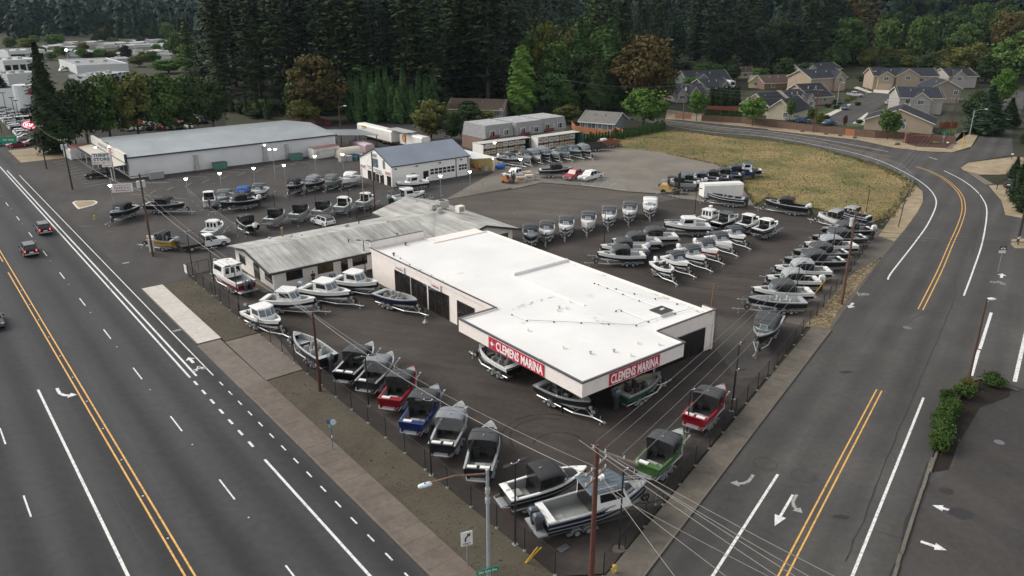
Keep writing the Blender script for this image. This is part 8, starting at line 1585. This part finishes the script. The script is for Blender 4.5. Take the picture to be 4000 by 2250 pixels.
# ================================================================== trees
TRUNK = mat('bark_brown', (.07,.05,.038), .95, 0, .25, 2); TRUNKG = mat('bark_grey', (.055,.045,.038), .95, 0, .25, 2)
rnd = random.Random(11)
def quad(mb, c, n, s, asp=1.0, up=None):
    n = n.normalized(); a = up if up is not None else Vector((rnd.uniform(-1,1), rnd.uniform(-1,1), rnd.uniform(-1,1)))
    x = n.cross(a)
    if x.length < 1e-4: x = Vector((1,0,0))
    x.normalize(); y = n.cross(x); x *= s; y *= s*asp
    mb.add([c-x*.7-y*.5, c+x*.2-y, c+x-y*.1, c+x*.5+y*.8, c-x*.6+y], [(0,1,2,3,4)])
def fir_mesh(seed, H=45.0, Rr=5.2, start=.16, dens=1.0, q_=1.0, name='crown'):
    """layered drooping boughs: each bough is a plate of twig-sized faces, with gaps between the layers"""
    rnd.seed(seed); mb = MB(); z = H*start
    while z < H-.4:
        t = (z-H*start)/(H*(1-start)); rad = Rr*(1-t)**.8*rnd.uniform(.7,1.2)+.3
        if t < .12: rad *= .55+t*3.5
        nb = max(3, int(5.5*dens*rnd.uniform(.7,1.3))); a0 = rnd.uniform(0, 6.28)
        for k in range(nb):
            if rnd.random() < .12: continue
            a = a0+6.283*k/nb+rnd.uniform(-.35,.35); L_ = rad*rnd.uniform(.55,1.25); n = max(3, int(L_/(.42*q_))); zb = z+rnd.uniform(-.5,.5)
            dr = rnd.uniform(.10,.32)
            for i in range(n):
                s = (i+rnd.uniform(.2,.9))/n; d = s*L_; dz = .12*d-dr*d*s
                wv = L_*.26*math.sin(min(1, s*1.15+.12)*math.pi*.86)+.12
                for j in (-1, 0, 1):
                    if rnd.random() < .28: continue
                    o = j*wv*rnd.uniform(.5,1.1); c = Vector((math.cos(a)*d-math.sin(a)*o, math.sin(a)*d+math.cos(a)*o, zb+dz-abs(o)*.3+rnd.uniform(-.12,.12)))
                    quad(mb, c, Vector((math.cos(a)*.3*s-math.sin(a)*o*.25, math.sin(a)*.3*s+math.cos(a)*o*.25, 1))+Vector((rnd.uniform(-.45,.45), rnd.uniform(-.45,.45), 0)), .46*q_*rnd.uniform(.6,1.3), .8)
        z += rnd.uniform(.75,1.5)*q_
    return mb.mesh(name)
def broad_mesh(seed, H=18.0, Rr=6.5, base=.18, lobes=34, per=95, leaf=.42, rise=1.0, name='crown'):
    rnd.seed(seed); mb = MB(); cz_ = H*(base+1)/2; hz = H*(1-base)/2
    for k in range(lobes):
        for _ in range(30):
            v = Vector((rnd.uniform(-1,1), rnd.uniform(-1,1), rnd.uniform(-1,1)))
            if .35 < v.length < 1.0: break
        taper = 1-.28*max(0, v.z)-.12*max(0, -v.z)
        c = Vector((v.x*Rr*.78*taper, v.y*Rr*.78*taper, cz_+v.z*hz*.82)); r = Rr*rnd.uniform(.2,.36)
        for j in range(per):
            a = rnd.uniform(0, 6.283); u = rnd.uniform(-.55,1); s = math.sqrt(max(0,1-u*u)); d = Vector((s*math.cos(a), s*math.sin(a), u*.8)); rr = r*rnd.uniform(.7,1.08)
            quad(mb, c+d*rr, d+Vector((rnd.uniform(-.7,.7), rnd.uniform(-.7,.7), rnd.uniform(-.2,.7))), leaf*rnd.uniform(.6,1.3), .85)
    for j in range(int(lobes*per*.12)):
        v = Vector((max(-.8,min(.8,rnd.gauss(0,.35))), max(-.8,min(.8,rnd.gauss(0,.35))), max(-.8,min(.8,rnd.gauss(0,.35))))); quad(mb, Vector((v.x*Rr, v.y*Rr, cz_+v.z*hz)), Vector((rnd.uniform(-1,1), rnd.uniform(-1,1), .6)), leaf*1.3, 1)
    return mb.mesh(name)
def column_mesh(seed, H=12.0, Rr=1.9, n=2600, leaf=.3, pw=.7, name='crown'):
    rnd.seed(seed); mb = MB()
    for k in range(n):
        t = rnd.random()**.85; z = H*(.02+.98*t); r = Rr*((1-t)**pw)*(.55+.45*min(1, t*5))*rnd.uniform(.72,1.1); a = rnd.uniform(0, 6.283)
        r *= 1+.18*math.sin(a*5+z*1.3)
        d = Vector((math.cos(a), math.sin(a), .45)); quad(mb, Vector((math.cos(a)*r, math.sin(a)*r, z)), d+Vector((rnd.uniform(-.5,.5), rnd.uniform(-.5,.5), rnd.uniform(-.3,.3))), leaf*rnd.uniform(.6,1.3), 1.5, Vector((math.sin(a), -math.cos(a), 0)))
    return mb.mesh(name)
def trunk_mesh(H, r, limbs=5, spread=.5, name='trunk'):
    mb = MB().tube((0,0,-.2),(0,0,H), r, r*.3, 8)
    for k in range(limbs):
        z = H*(.3+.55*k/max(1,limbs)); a = k*2.4; L_ = H*.35*spread*2; mb.tube((0,0,z),(math.cos(a)*L_*.6, math.sin(a)*L_*.6, z+L_*.55), r*.4, r*.12, 6)
    return mb.mesh(name)
FIRS = [fir_mesh(s, 45, 6.2, st, dn, 1.15) for s, st, dn in ((1,.06,1.25),(2,.13,1.3),(3,.2,1.15),(4,.04,1.35))]
FIRT = trunk_mesh(43, .55, 0)
def conifer_mesh(seed):
    a = fir_mesh(seed, 25, 5.6, .03, 1.5, .62); b = column_mesh(seed+1, 24.0, 4.4, 5200, .30, 1.1); mb = MB()
    for m in (a, b): mb.add([v.co[:] for v in m.vertices], [tuple(p.vertices) for p in m.polygons])
    return mb.mesh('crown')
CEDR = conifer_mesh(9); CEDT = trunk_mesh(22, .38, 0)
BRD = [broad_mesh(20+k, 18, 6.6, .08, 52, 150, .33) for k in range(4)]; BRDT = trunk_mesh(12, .36, 8)
SML = [broad_mesh(40+k, 6, 2.4, .16, 30, 90, .16) for k in range(2)]; SMLT = trunk_mesh(4, .1, 6)
COLM = [column_mesh(60+k, 12, 1.9, 2600, .26, 1.0) for k in range(3)]; COLT = trunk_mesh(9, .16, 0); POPM = column_mesh(70, 24, 3.4, 4200, .42, .45); TINY = column_mesh(80, 2.3, .42, 220, .13, .6)
M_FIR = leaf_mat('leaf_fir', (0.0140,0.0249,0.0095), (0.0222,0.0393,0.0147), (0.0339,0.0563,0.0190)); M_FIRB = leaf_mat('leaf_fir_blue', (0.0189,0.0373,0.0211), (0.0311,0.0592,0.0333), (0.0422,0.0746,0.0389))
M_CEDAR = leaf_mat('leaf_cedar', (0.029,0.066,0.021), (0.046,0.103,0.030), (0.072,0.138,0.041)); M_GRN = leaf_mat('leaf_green', (0.041,0.077,0.021), (0.065,0.120,0.029), (0.109,0.169,0.042)); M_DKG = leaf_mat('leaf_dark_green', (0.021,0.042,0.014), (0.036,0.063,0.020), (0.057,0.088,0.027))
M_BRN = leaf_mat('leaf_rusty', (0.066,0.053,0.018), (0.103,0.072,0.026), (0.071,0.094,0.026)); M_OLV = leaf_mat('leaf_olive', (0.065,0.079,0.021), (0.101,0.112,0.029), (0.149,0.129,0.036)); M_BRT = leaf_mat('leaf_bright', (0.052,0.116,0.021), (0.086,0.171,0.031), (0.127,0.207,0.041)); M_YEL = leaf_mat('leaf_yellow_green', (0.090,0.121,0.022), (0.132,0.159,0.030), (0.180,0.165,0.032)); M_PUR = leaf_mat('leaf_purple', (.022,.013,.016), (.035,.02,.022), (.04,.028,.026)); M_FAR = leaf_mat('leaf_far', (0.0104,0.0269,0.0179), (0.0162,0.0374,0.0239), (0.0259,0.0487,0.0274))
M_HEDGE = leaf_mat('leaf_hedge', (.030,.062,.013), (.05,.095,.02), (.075,.13,.03))
def tree(kind, label, base, h, wd, m, rot=None, group=None, name=None):
    """h = height, wd = crown radius, both in metres"""
    mesh, tr, H0, R0, nm = {'fir':(rnd2.choice(FIRS),FIRT,45,6.2,'fir_tree'),'cedar':(CEDR,CEDT,25,5,'conifer_tree'),'broad':(rnd2.choice(BRD),BRDT,18,6.8,'broadleaf_tree'),'small':(rnd2.choice(SML),SMLT,6,2.5,'street_tree'),'col':(rnd2.choice(COLM),COLT,12,1.9,'columnar_tree'),'pop':(POPM,COLT,24,3.4,'poplar_tree'),'tiny':(TINY,None,2.3,.42,'arborvitae')}[kind]
    t = thing(name or nm, label, 'tree' if kind != 'tiny' else 'shrub', (base.x,base.y,base.z), rnd2.uniform(0,6.28) if rot is None else rot, group); t.scale = (wd/R0, wd/R0, h/H0)
    part('crown', mesh, m, t)
    if tr: part('trunk', tr, TRUNK if kind != 'fir' else TRUNKG, t)
    return t
rnd2 = random.Random(5)
def ptree(kind, label, bx, by, ty, wpx, m, group=None, f='s'):
    a, b_, s = FR[f]; b = q(f, bx, by); h = top_z(b, (a+bx/s, b_+ty/s)); k = FPX/(b.y*math.cos(PITCH)+(CH)*math.sin(PITCH)); return tree(kind, label, b, h, wpx/s/2/k, m, None, group)
# left: conifer and the broad row behind the store
ptree('cedar','big dark conifer left of the long store',218,598,150,190,M_FIR); ptree('cedar','dark conifer cut by the left edge near the dealership',8,420,235,120,M_FIR)
for k, (x,by,ty,w_,m) in enumerate(((345,560,290,170,M_DKG),(435,555,272,190,M_GRN),(545,545,262,210,M_OLV),(650,540,268,200,M_GRN),(745,525,272,190,M_DKG),(835,500,300,150,M_DKG),(300,575,330,130,M_DKG))): ptree('broad',['broad tree behind the store beside the big conifer','bright green broad tree behind the store roof','olive-tinted broad tree in the middle behind the store','green broad tree right of the olive one behind the store','dark broad tree near the firs behind the store','dark broad tree at the right end behind the store','low dark broad tree at the foot of the conifer'][k],x,by,ty,w_,m)
ptree('broad','rusty brown maple behind the long store',1245,478,195,250,M_BRN); ptree('broad','green flank tree at the left of the rusty maple',1165,470,255,110,M_GRN); ptree('broad','olive tree low at the foot of the rusty maple',1190,490,380,150,M_OLV)
for k, (x,by,ty) in enumerate(((1378,470,288),(1402,478,300),(1432,465,262),(1458,480,292),(1485,470,265),(1512,465,258),(1535,478,300),(1560,482,318),(1580,462,252),(1612,478,332),(1640,460,280),(1668,462,292),(1695,455,268))): ptree('col',['first','second','third','fourth','fifth','sixth','seventh','eighth','ninth','tenth','eleventh','twelfth','thirteenth'][k]+' column from the left in the tall cedar hedge row',x,by,ty,62,M_CEDAR,'columns of the cedar hedge row')
for k, x in enumerate((875,905,940,965,1010,1045)): ptree('col',['first','second','third','fourth','fifth','sixth'][k]+' small dark column in the row left of the rusty maple',x,430+k*7,358+k*5,34,M_DKG,'small columns below the firs')
ptree('broad','yellow-green round tree beside the box trailer',1685,548,380,160,M_OLV); ptree('broad','dark green bush tree right of the round tree',1765,555,425,120,M_DKG); ptree('broad','dark shrub tree before the brown-roofed apartment',1830,475,405,120,M_DKG); ptree('small','yellow-green shrub at the apartment corner',1905,470,428,80,M_YEL)
ptree('cedar','drooping dark conifer before the apartment roof',1832,405,95,160,M_FIR)
ptree('pop','tall pale poplar right of the apartments',2038,448,178,125,M_BRT); ptree('broad','rounded green tree beside the poplar',2155,445,275,190,M_CEDAR); ptree('broad','dark green tree low right of the poplar',2215,450,340,110,M_GRN); ptree('broad','olive bush tree before the mansard block end',2215,480,408,130,M_OLV)
for k, (kd,x,by,ty,w_,m) in enumerate((('broad',2130,380,72,150,M_YEL),('broad',2210,390,85,150,M_OLV),('cedar',2260,400,60,170,M_CEDAR),('broad',2330,395,80,180,M_GRN),('cedar',2370,420,70,190,M_CEDAR),('broad',2080,370,125,160,M_GRN),('broad',2030,345,130,120,M_BRN),('cedar',2420,400,0,190,M_FIR),('broad',2280,430,190,170,M_DKG),('broad',2170,410,150,170,M_GRN),('cedar',2330,445,200,130,M_DKG))): ptree(kd,['yellowish tall tree behind the poplar','olive tall tree behind the poplar','green conifer left of the big rusty maple','green tree left of the big rusty maple','light green conifer touching the big rusty maple','green tree above the poplar','rusty tree far left of the poplar top','dark conifer behind the big rusty maple','dark tree low before the green conifers','green tree low before the yellowish one','dark conifer by the bare grey pole'][k],x,by,ty,w_,m)
ptree('broad','big rusty green maple above the small cherry tree',2505,430,112,265,M_BRN); ptree('broad','lower right crown of the rusty maple',2570,430,250,150,M_OLV)
ptree('broad','round cherry tree at the bend of the road',2512,495,335,190,M_BRT); ptree('small','street tree by the utility pole at the bend',2720,472,350,92,M_BRT); ptree('small','street tree before the cream house',2938,492,372,125,M_BRT); ptree('small','street tree before the tan house',3465,545,420,105,M_GRN); ptree('small','slim street tree by the left garages',3083,475,385,48,M_GRN); ptree('small','second slim street tree by the garages',3165,482,412,42,M_GRN); ptree('small','orange street tree inside the board fence',3198,500,438,38,M_OLV); ptree('small','small red-leaved tree in the close',3298,500,448,22,leaf_mat('leaf_red',(.10,.02,.025),(.14,.03,.03)))
ptree('broad','round bright shrub by the green bungalow',2700,345,298,85,M_BRT); ptree('small','shrub by the end house of the close',3370,330,290,60,M_DKG)
ptree('cedar','large dark pine beside the side street at the right',3845,525,330,190,M_FIRB); ptree('broad','light green tree top beside the side street',3905,430,255,110,M_BRT); ptree('broad','dark tree below the light green one at the right',3800,500,345,110,M_DKG); ptree('cedar','drooping conifer over the side street at the right',3935,500,380,110,M_FIR); ptree('broad','leafy edge tree at the upper right',3975,330,100,230,M_GRN)
for k, (x,by,ty,w_) in enumerate(((3975,790,600,110),(4010,830,640,130),(3960,700,610,70),(4020,560,480,90))): ptree('cedar',['dark conifer hedge tree at the right edge by the mailbox','dark conifer at the right edge above the verge','small dark conifer by the parked car','dark conifer at the right edge by the driveway'][k],x,by,ty,w_,M_FIR)
# clipped hedge bushes of the corner lot
SHR = [broad_mesh(90+k, 1.5, 1.1, .0, 26, 110, .06) for k in range(2)]
for k, (f,x,y,r,h) in enumerate((('H',2250,1300,1.35,1.3),('H',2010,1330,.9,1.0),('H',1960,1420,1.25,1.3),('H',1800,1449,.9,1.1),('J',0,0,0,0),('L',1740,-60,1.1,1.3),('L',1760,-10,1.0,1.25),('L',1745,60,1.05,1.35),('L',1730,130,1.1,1.4),('L',1725,190,1.0,1.3),('L',1790,-130,1.1,1.3),('L',1830,-200,1.1,1.3))):
    if r == 0: continue
    b = q(f,x,y); t = thing('hedge_bush', ['rounded bush nearest the slim pole','small yellowish bush below the slim pole','rounded bush second from the slim pole','low bush at the bend of the hedge','','hedge bush, fifth from the near end','hedge bush, fourth from the near end','hedge bush, third from the near end','hedge bush, second from the near end','hedge bush at the near end of the bed','hedge bush, sixth from the near end','hedge bush, seventh from the near end'][k], 'shrub', (b.x,b.y,.03), k, 'clipped bushes of the corner lot'); t.scale = (r/1.1,r/1.1,h/1.5); part('foliage', SHR[k%2], M_HEDGE if k != 1 else M_OLV, t); part('stem', MB().tube((0,0,-.1),(0,0,.6),.06,.04,6), TRUNK, t)
sheet('planting_bed', [GE(60.2,-2.5), GE(63,-2.7), GE(72,-2.4), GE(79,-1.9), GE(80.3,-.9), GE(79.5,1.6), GE(77.8,1.6), GE(74,-.4), GE(66,-1.2), GE(61.5,-1.4)], .035, ground_mat('soil_dark', (.02,.016,.013), .2, .4, 3.0))
bedk = MB(); pts = [GE(60.2,-2.5), GE(72,-2.35), GE(79,-1.8), GE(80.3,-.8), GE(79.6,2.2)]
bedk.path([p+Vector((0,0,.07)) for p in pts], .1, 6); struct('kerb', bedk, slab_ge)
# tiny arborvitae along the yard fence
k = 0
for (xa,ya,xb,yb,n) in ((695,1440,1120,1395,15),(1150,1385,1530,1305,16)):
    for i in range(n): b = q('T3', xa+(xb-xa)*i/(n-1), ya+(yb-ya)*i/(n-1)); tree('tiny','small arborvitae in the clipped row before the blue house',b,rnd2.uniform(2.0,2.9),rnd2.uniform(.42,.55),M_CEDAR,None,'arborvitae row by the gravel yard')
for i in range(24): b = q('T3', 1985+12.5*i, 1058-.2*i+rnd2.uniform(-6,6)); tree('col','dark tall column in the hedge behind the red fence',b,rnd2.uniform(5.2,6.4),1.0,M_DKG,None,'dark hedge behind the red fence')
for i in range(18): b = q('T3', 1950+20*i, 1165+1.2*i); tree('tiny','small dark shrub in the row before the red fence',b,2.0,.6,M_DKG,None,'shrubs before the red fence')
for k, (f,x,y) in enumerate((('T4',790,1020),('T4',850,1000),('T4',600,1080),('T4',690,1095),('T4',920,1245),('T4',580,1200),('T4',900,1060))): b = q(f,x,y); t = thing('garden_shrub', 'garden shrub in the close, '+['by the silver pickup','beside the first shrub','under the low dark house','beside the blue car','before the tan house','by the board fence','on the driveway edge'][k], 'shrub', b, k); t.scale = (1.3,1.3,.9); part('foliage', SHR[k%2], M_YEL if k < 2 else M_DKG, t)
# ------------------------------------------------------------------ the tall firs, singly
def stand(n, xr, yr, hr, lab, grp, mats, kinds, seed, wr=(4.2,6.4), gap=5.0):
    r = random.Random(seed); pts = []; tries = 0
    while len(pts) < n and tries < 6000:
        tries += 1; x, y = r.uniform(*xr), r.uniform(*yr); b = px(x, y)
        if all((b-p).length > gap for p in pts):
            pts.append(b); kd = r.choice(kinds); b = Vector((b.x,b.y,hill(b.x,b.y)-.1)); h = r.uniform(*hr)*(1 if kd == 'fir' else .55); tree(kd, lab, b, h, r.uniform(*wr)*(1 if kd == 'fir' else 1.15), r.choice(mats), None, grp)
stand(24,(860,1960),(398,436),(34,56),'tall dark fir in the front of the stand behind the store','firs of the dark stand',[M_FIR,M_FIR,M_FIRB,M_DKG],['fir'],1,(6,9.5),7)
stand(44,(840,2000),(330,396),(44,58),'tall dark fir deep in the stand behind the store','firs of the dark stand',[M_FIR,M_FIR,M_FIRB,M_DKG],['fir'],2,(6.5,9.5),7)
stand(26,(2560,3230),(250,300),(40,54),'tall fir in the stand above the houses','firs above the houses',[M_FIR,M_FIRB],['fir','fir','fir','broad'],3,(6.5,9),7)
stand(22,(2480,3240),(205,250),(44,58),'tall fir deep in the stand above the houses','firs above the houses',[M_FIR,M_FIRB],['fir'],4,(6.5,9),7)
stand(30,(3180,4060),(222,272),(36,52),'broadleaf tree on the wooded slope behind the close','trees of the wooded slope',[M_OLV,M_DKG,M_DKG,M_GRN,M_BRN],['broad'],5,(6.5,9))
stand(30,(3150,4080),(175,222),(42,60),'tree higher up the wooded slope behind the close','trees of the wooded slope',[M_OLV,M_DKG,M_DKG,M_BRN,M_FIR],['broad','broad','fir'],6,(6.5,9))
stand(22,(2000,2560),(250,330),(40,56),'tree of the mixed wood behind the poplar','mixed wood behind the poplar',[M_FIRB,M_FIR,M_DKG,M_GRN],['fir','fir','broad'],7,(5,7.5))
stand(24,(1900,2560),(180,250),(42,58),'distant fir of the mixed wood','mixed wood behind the poplar',[M_FIRB,M_FIR],['fir','broad'],8,(6,8))
# far left garden trees
for k, (kd,x,by,ty,w_,m) in enumerate((('broad',45,195,140,60,M_GRN),('broad',110,200,145,70,M_YEL),('broad',215,185,130,85,M_BRT),('cedar',160,165,95,60,M_DKG),('cedar',430,170,85,80,M_DKG),('broad',270,140,95,70,M_GRN),('broad',495,240,172,60,M_PUR),('broad',400,235,190,70,M_GRN),('broad',350,240,200,60,M_PUR),('cedar',615,165,68,70,M_FIRB),('broad',660,170,85,70,M_GRN),('broad',680,140,95,50,M_PUR),('cedar',720,210,70,120,M_FIR),('cedar',480,165,80,60,M_FIR),('broad',600,255,195,70,M_BRT),('broad',660,285,228,150,M_BRT),('broad',545,260,210,90,M_OLV),('broad',330,205,165,50,M_OLV),('cedar',560,160,90,60,M_FIR),('broad',790,260,150,140,M_FIR),('cedar',830,330,30,150,M_FIR),('cedar',520,150,75,60,M_FIRB))): ptree(kd,'garden tree of the far town, '+['green at the left edge','yellow-green left of the bays','bright yellow-green round one','dark one beside the round one','dark conifer by the brown roofs','green one before the brown roofs','purple-leaved round one','green one beside the purple tree','low purple one','blue-green conifer of the park','light green one beyond the park','dark purple one beyond the park','tall dark one before the firs','narrow dark conifer of the park','bright one behind the broad row','wide bright one behind the broad row','olive one by the low roof','small olive one in the park','thin dark conifer of the park','dark spreading one under the firs','tall conifer at the edge of the firs','blue conifer at the park edge'][k],x,by,ty,w_,m)
stand(24,(0,850),(118,180),(13,20),'garden tree between the roofs of the far town','garden trees of the far town',[M_GRN,M_DKG,M_OLV,M_DKG,M_PUR],['broad'],12,(3.5,5.0),16)
stand(30,(120,780),(165,240),(9,14),'small tree among the mobile homes','small trees of the mobile home park',[M_GRN,M_DKG,M_OLV,M_BRT],['broad'],21,(2.6,4.0),12)
stand(9,(700,880),(235,330),(22,34),'tree between the far town and the firs','trees left of the firs',[M_GRN,M_DKG,M_FIR],['broad','fir'],13,(4.5,6.5),9)
stand(26,(3180,4050),(262,292),(16,26),'low tree behind the houses of the close','low trees behind the close',[M_DKG,M_GRN,M_OLV,M_DKG],['broad'],15,(4,6),7)
stand(12,(3700,4060),(250,330),(22,34),'tree between the far houses and the side street','trees by the side street',[M_DKG,M_GRN,M_OLV],['broad'],17,(5,7),9)
stand(10,(3480,3860),(268,288),(14,22),'tree close behind the right-hand houses','low trees behind the close',[M_DKG,M_DKG,M_OLV],['broad'],18,(4.5,6),7)
stand(16,(2600,3150),(300,322),(12,20),'low tree between the bungalows and the firs','low trees before the right firs',[M_DKG,M_FIR,M_GRN],['broad'],16,(3.5,5),7)
ptree('broad','ivy-grown shrub mass at the foot of the big left conifer',238,602,455,130,M_DKG)
stand(26,(880,1900),(432,462),(5,10),'shrub at the foot of the fir stand','undergrowth of the fir stand',[M_DKG,M_GRN,M_FIR],['broad'],14,(2.2,3.5),3)
# ------------------------------------------------------------------ woods and hill forest too far to count
def mass(name, n, sampler, hr, wr, quads, m, label, seed):
    r = random.Random(seed); rnd.seed(seed); mb = MB(); c = 0; tries = 0
    while c < n and tries < n*20:
        tries += 1; p = sampler(r)
        if p is None: continue
        c += 1; h = r.uniform(*hr); wd = r.uniform(*wr); conif = r.random() < .4
        for k in range(quads):
            a = r.uniform(0, 6.283); t = r.random(); rad = wd*((1-t)**.8 if conif else math.sqrt(max(.05,1-(2*t-.85)**2*.9)))*r.uniform(.75,1.05)
            d = Vector((math.cos(a), math.sin(a), .5 if conif else (t-.2)*1.4)); quad(mb, Vector((p[0]+math.cos(a)*rad, p[1]+math.sin(a)*rad, p[2]+h*(.06+.94*t))), d+Vector((r.uniform(-.4,.4), r.uniform(-.4,.4), r.uniform(-.1,.4))), wd*(.62 if quads < 30 else (.32 if quads < 100 else .23))*r.uniform(.6,1.3), .9)
    return stuff(part(name, mb, m), label, 'wood')
def ring(a0, a1, d0, d1):
    def s(r):
        a = R(r.uniform(a0, a1)); d = math.sqrt(r.uniform(d0*d0, d1*d1)); x, y = d*math.sin(a), d*math.cos(a); return (x, y, hill(x, y)-.5)
    return s
mass('distant_wood', 420, ring(-37,-10,760,1150), (20,30), (6,9), 150, M_FAR, 'dark band of woodland beyond the far town', 31)
mass('distant_wood', 520, ring(-12,37,620,1000), (26,40), (7,10), 150, M_FAR, 'woodland filling the ground behind the fir stands', 32)
mass('distant_wood', 700, ring(-38,38,1000,1500), (22,34), (8,11), 64, M_FAR, 'farther woodland rising to the hill', 33)
mass('hill_forest', 6000, ring(-40,40,1450,3100), (20,32), (10,15), 18, M_FAR, 'forest covering the far hill', 34)
# ------------------------------------------------------------------ air
hz = MB(); hz.box(-3600,3600,-160,4700,-2.5,520); ho = part('haze', hz, None or bpy.data.materials.new('haze_air')); hm_ = ho.data.materials[0]; hm_.use_nodes = True; hn = hm_.node_tree; hn.nodes.clear()
ho_ = hn.nodes.new('ShaderNodeOutputMaterial'); hv_ = hn.nodes.new('ShaderNodeVolumePrincipled'); hv_.inputs['Color'].default_value = (.62,.78,.98,1); hv_.inputs['Density'].default_value = .00004; hv_.inputs['Anisotropy'].default_value = 0.0
hn.links.new(hv_.outputs[0], ho_.inputs['Volume']); ho['kind'] = 'stuff'
for k, gs in LAB.items():
    if len(gs) > 1 and any(g is None for g in gs): print('DUPLICATE LABEL', k, len(gs))

for k in LAB:
    if len(k.split()) > 16: print('LONG', k)
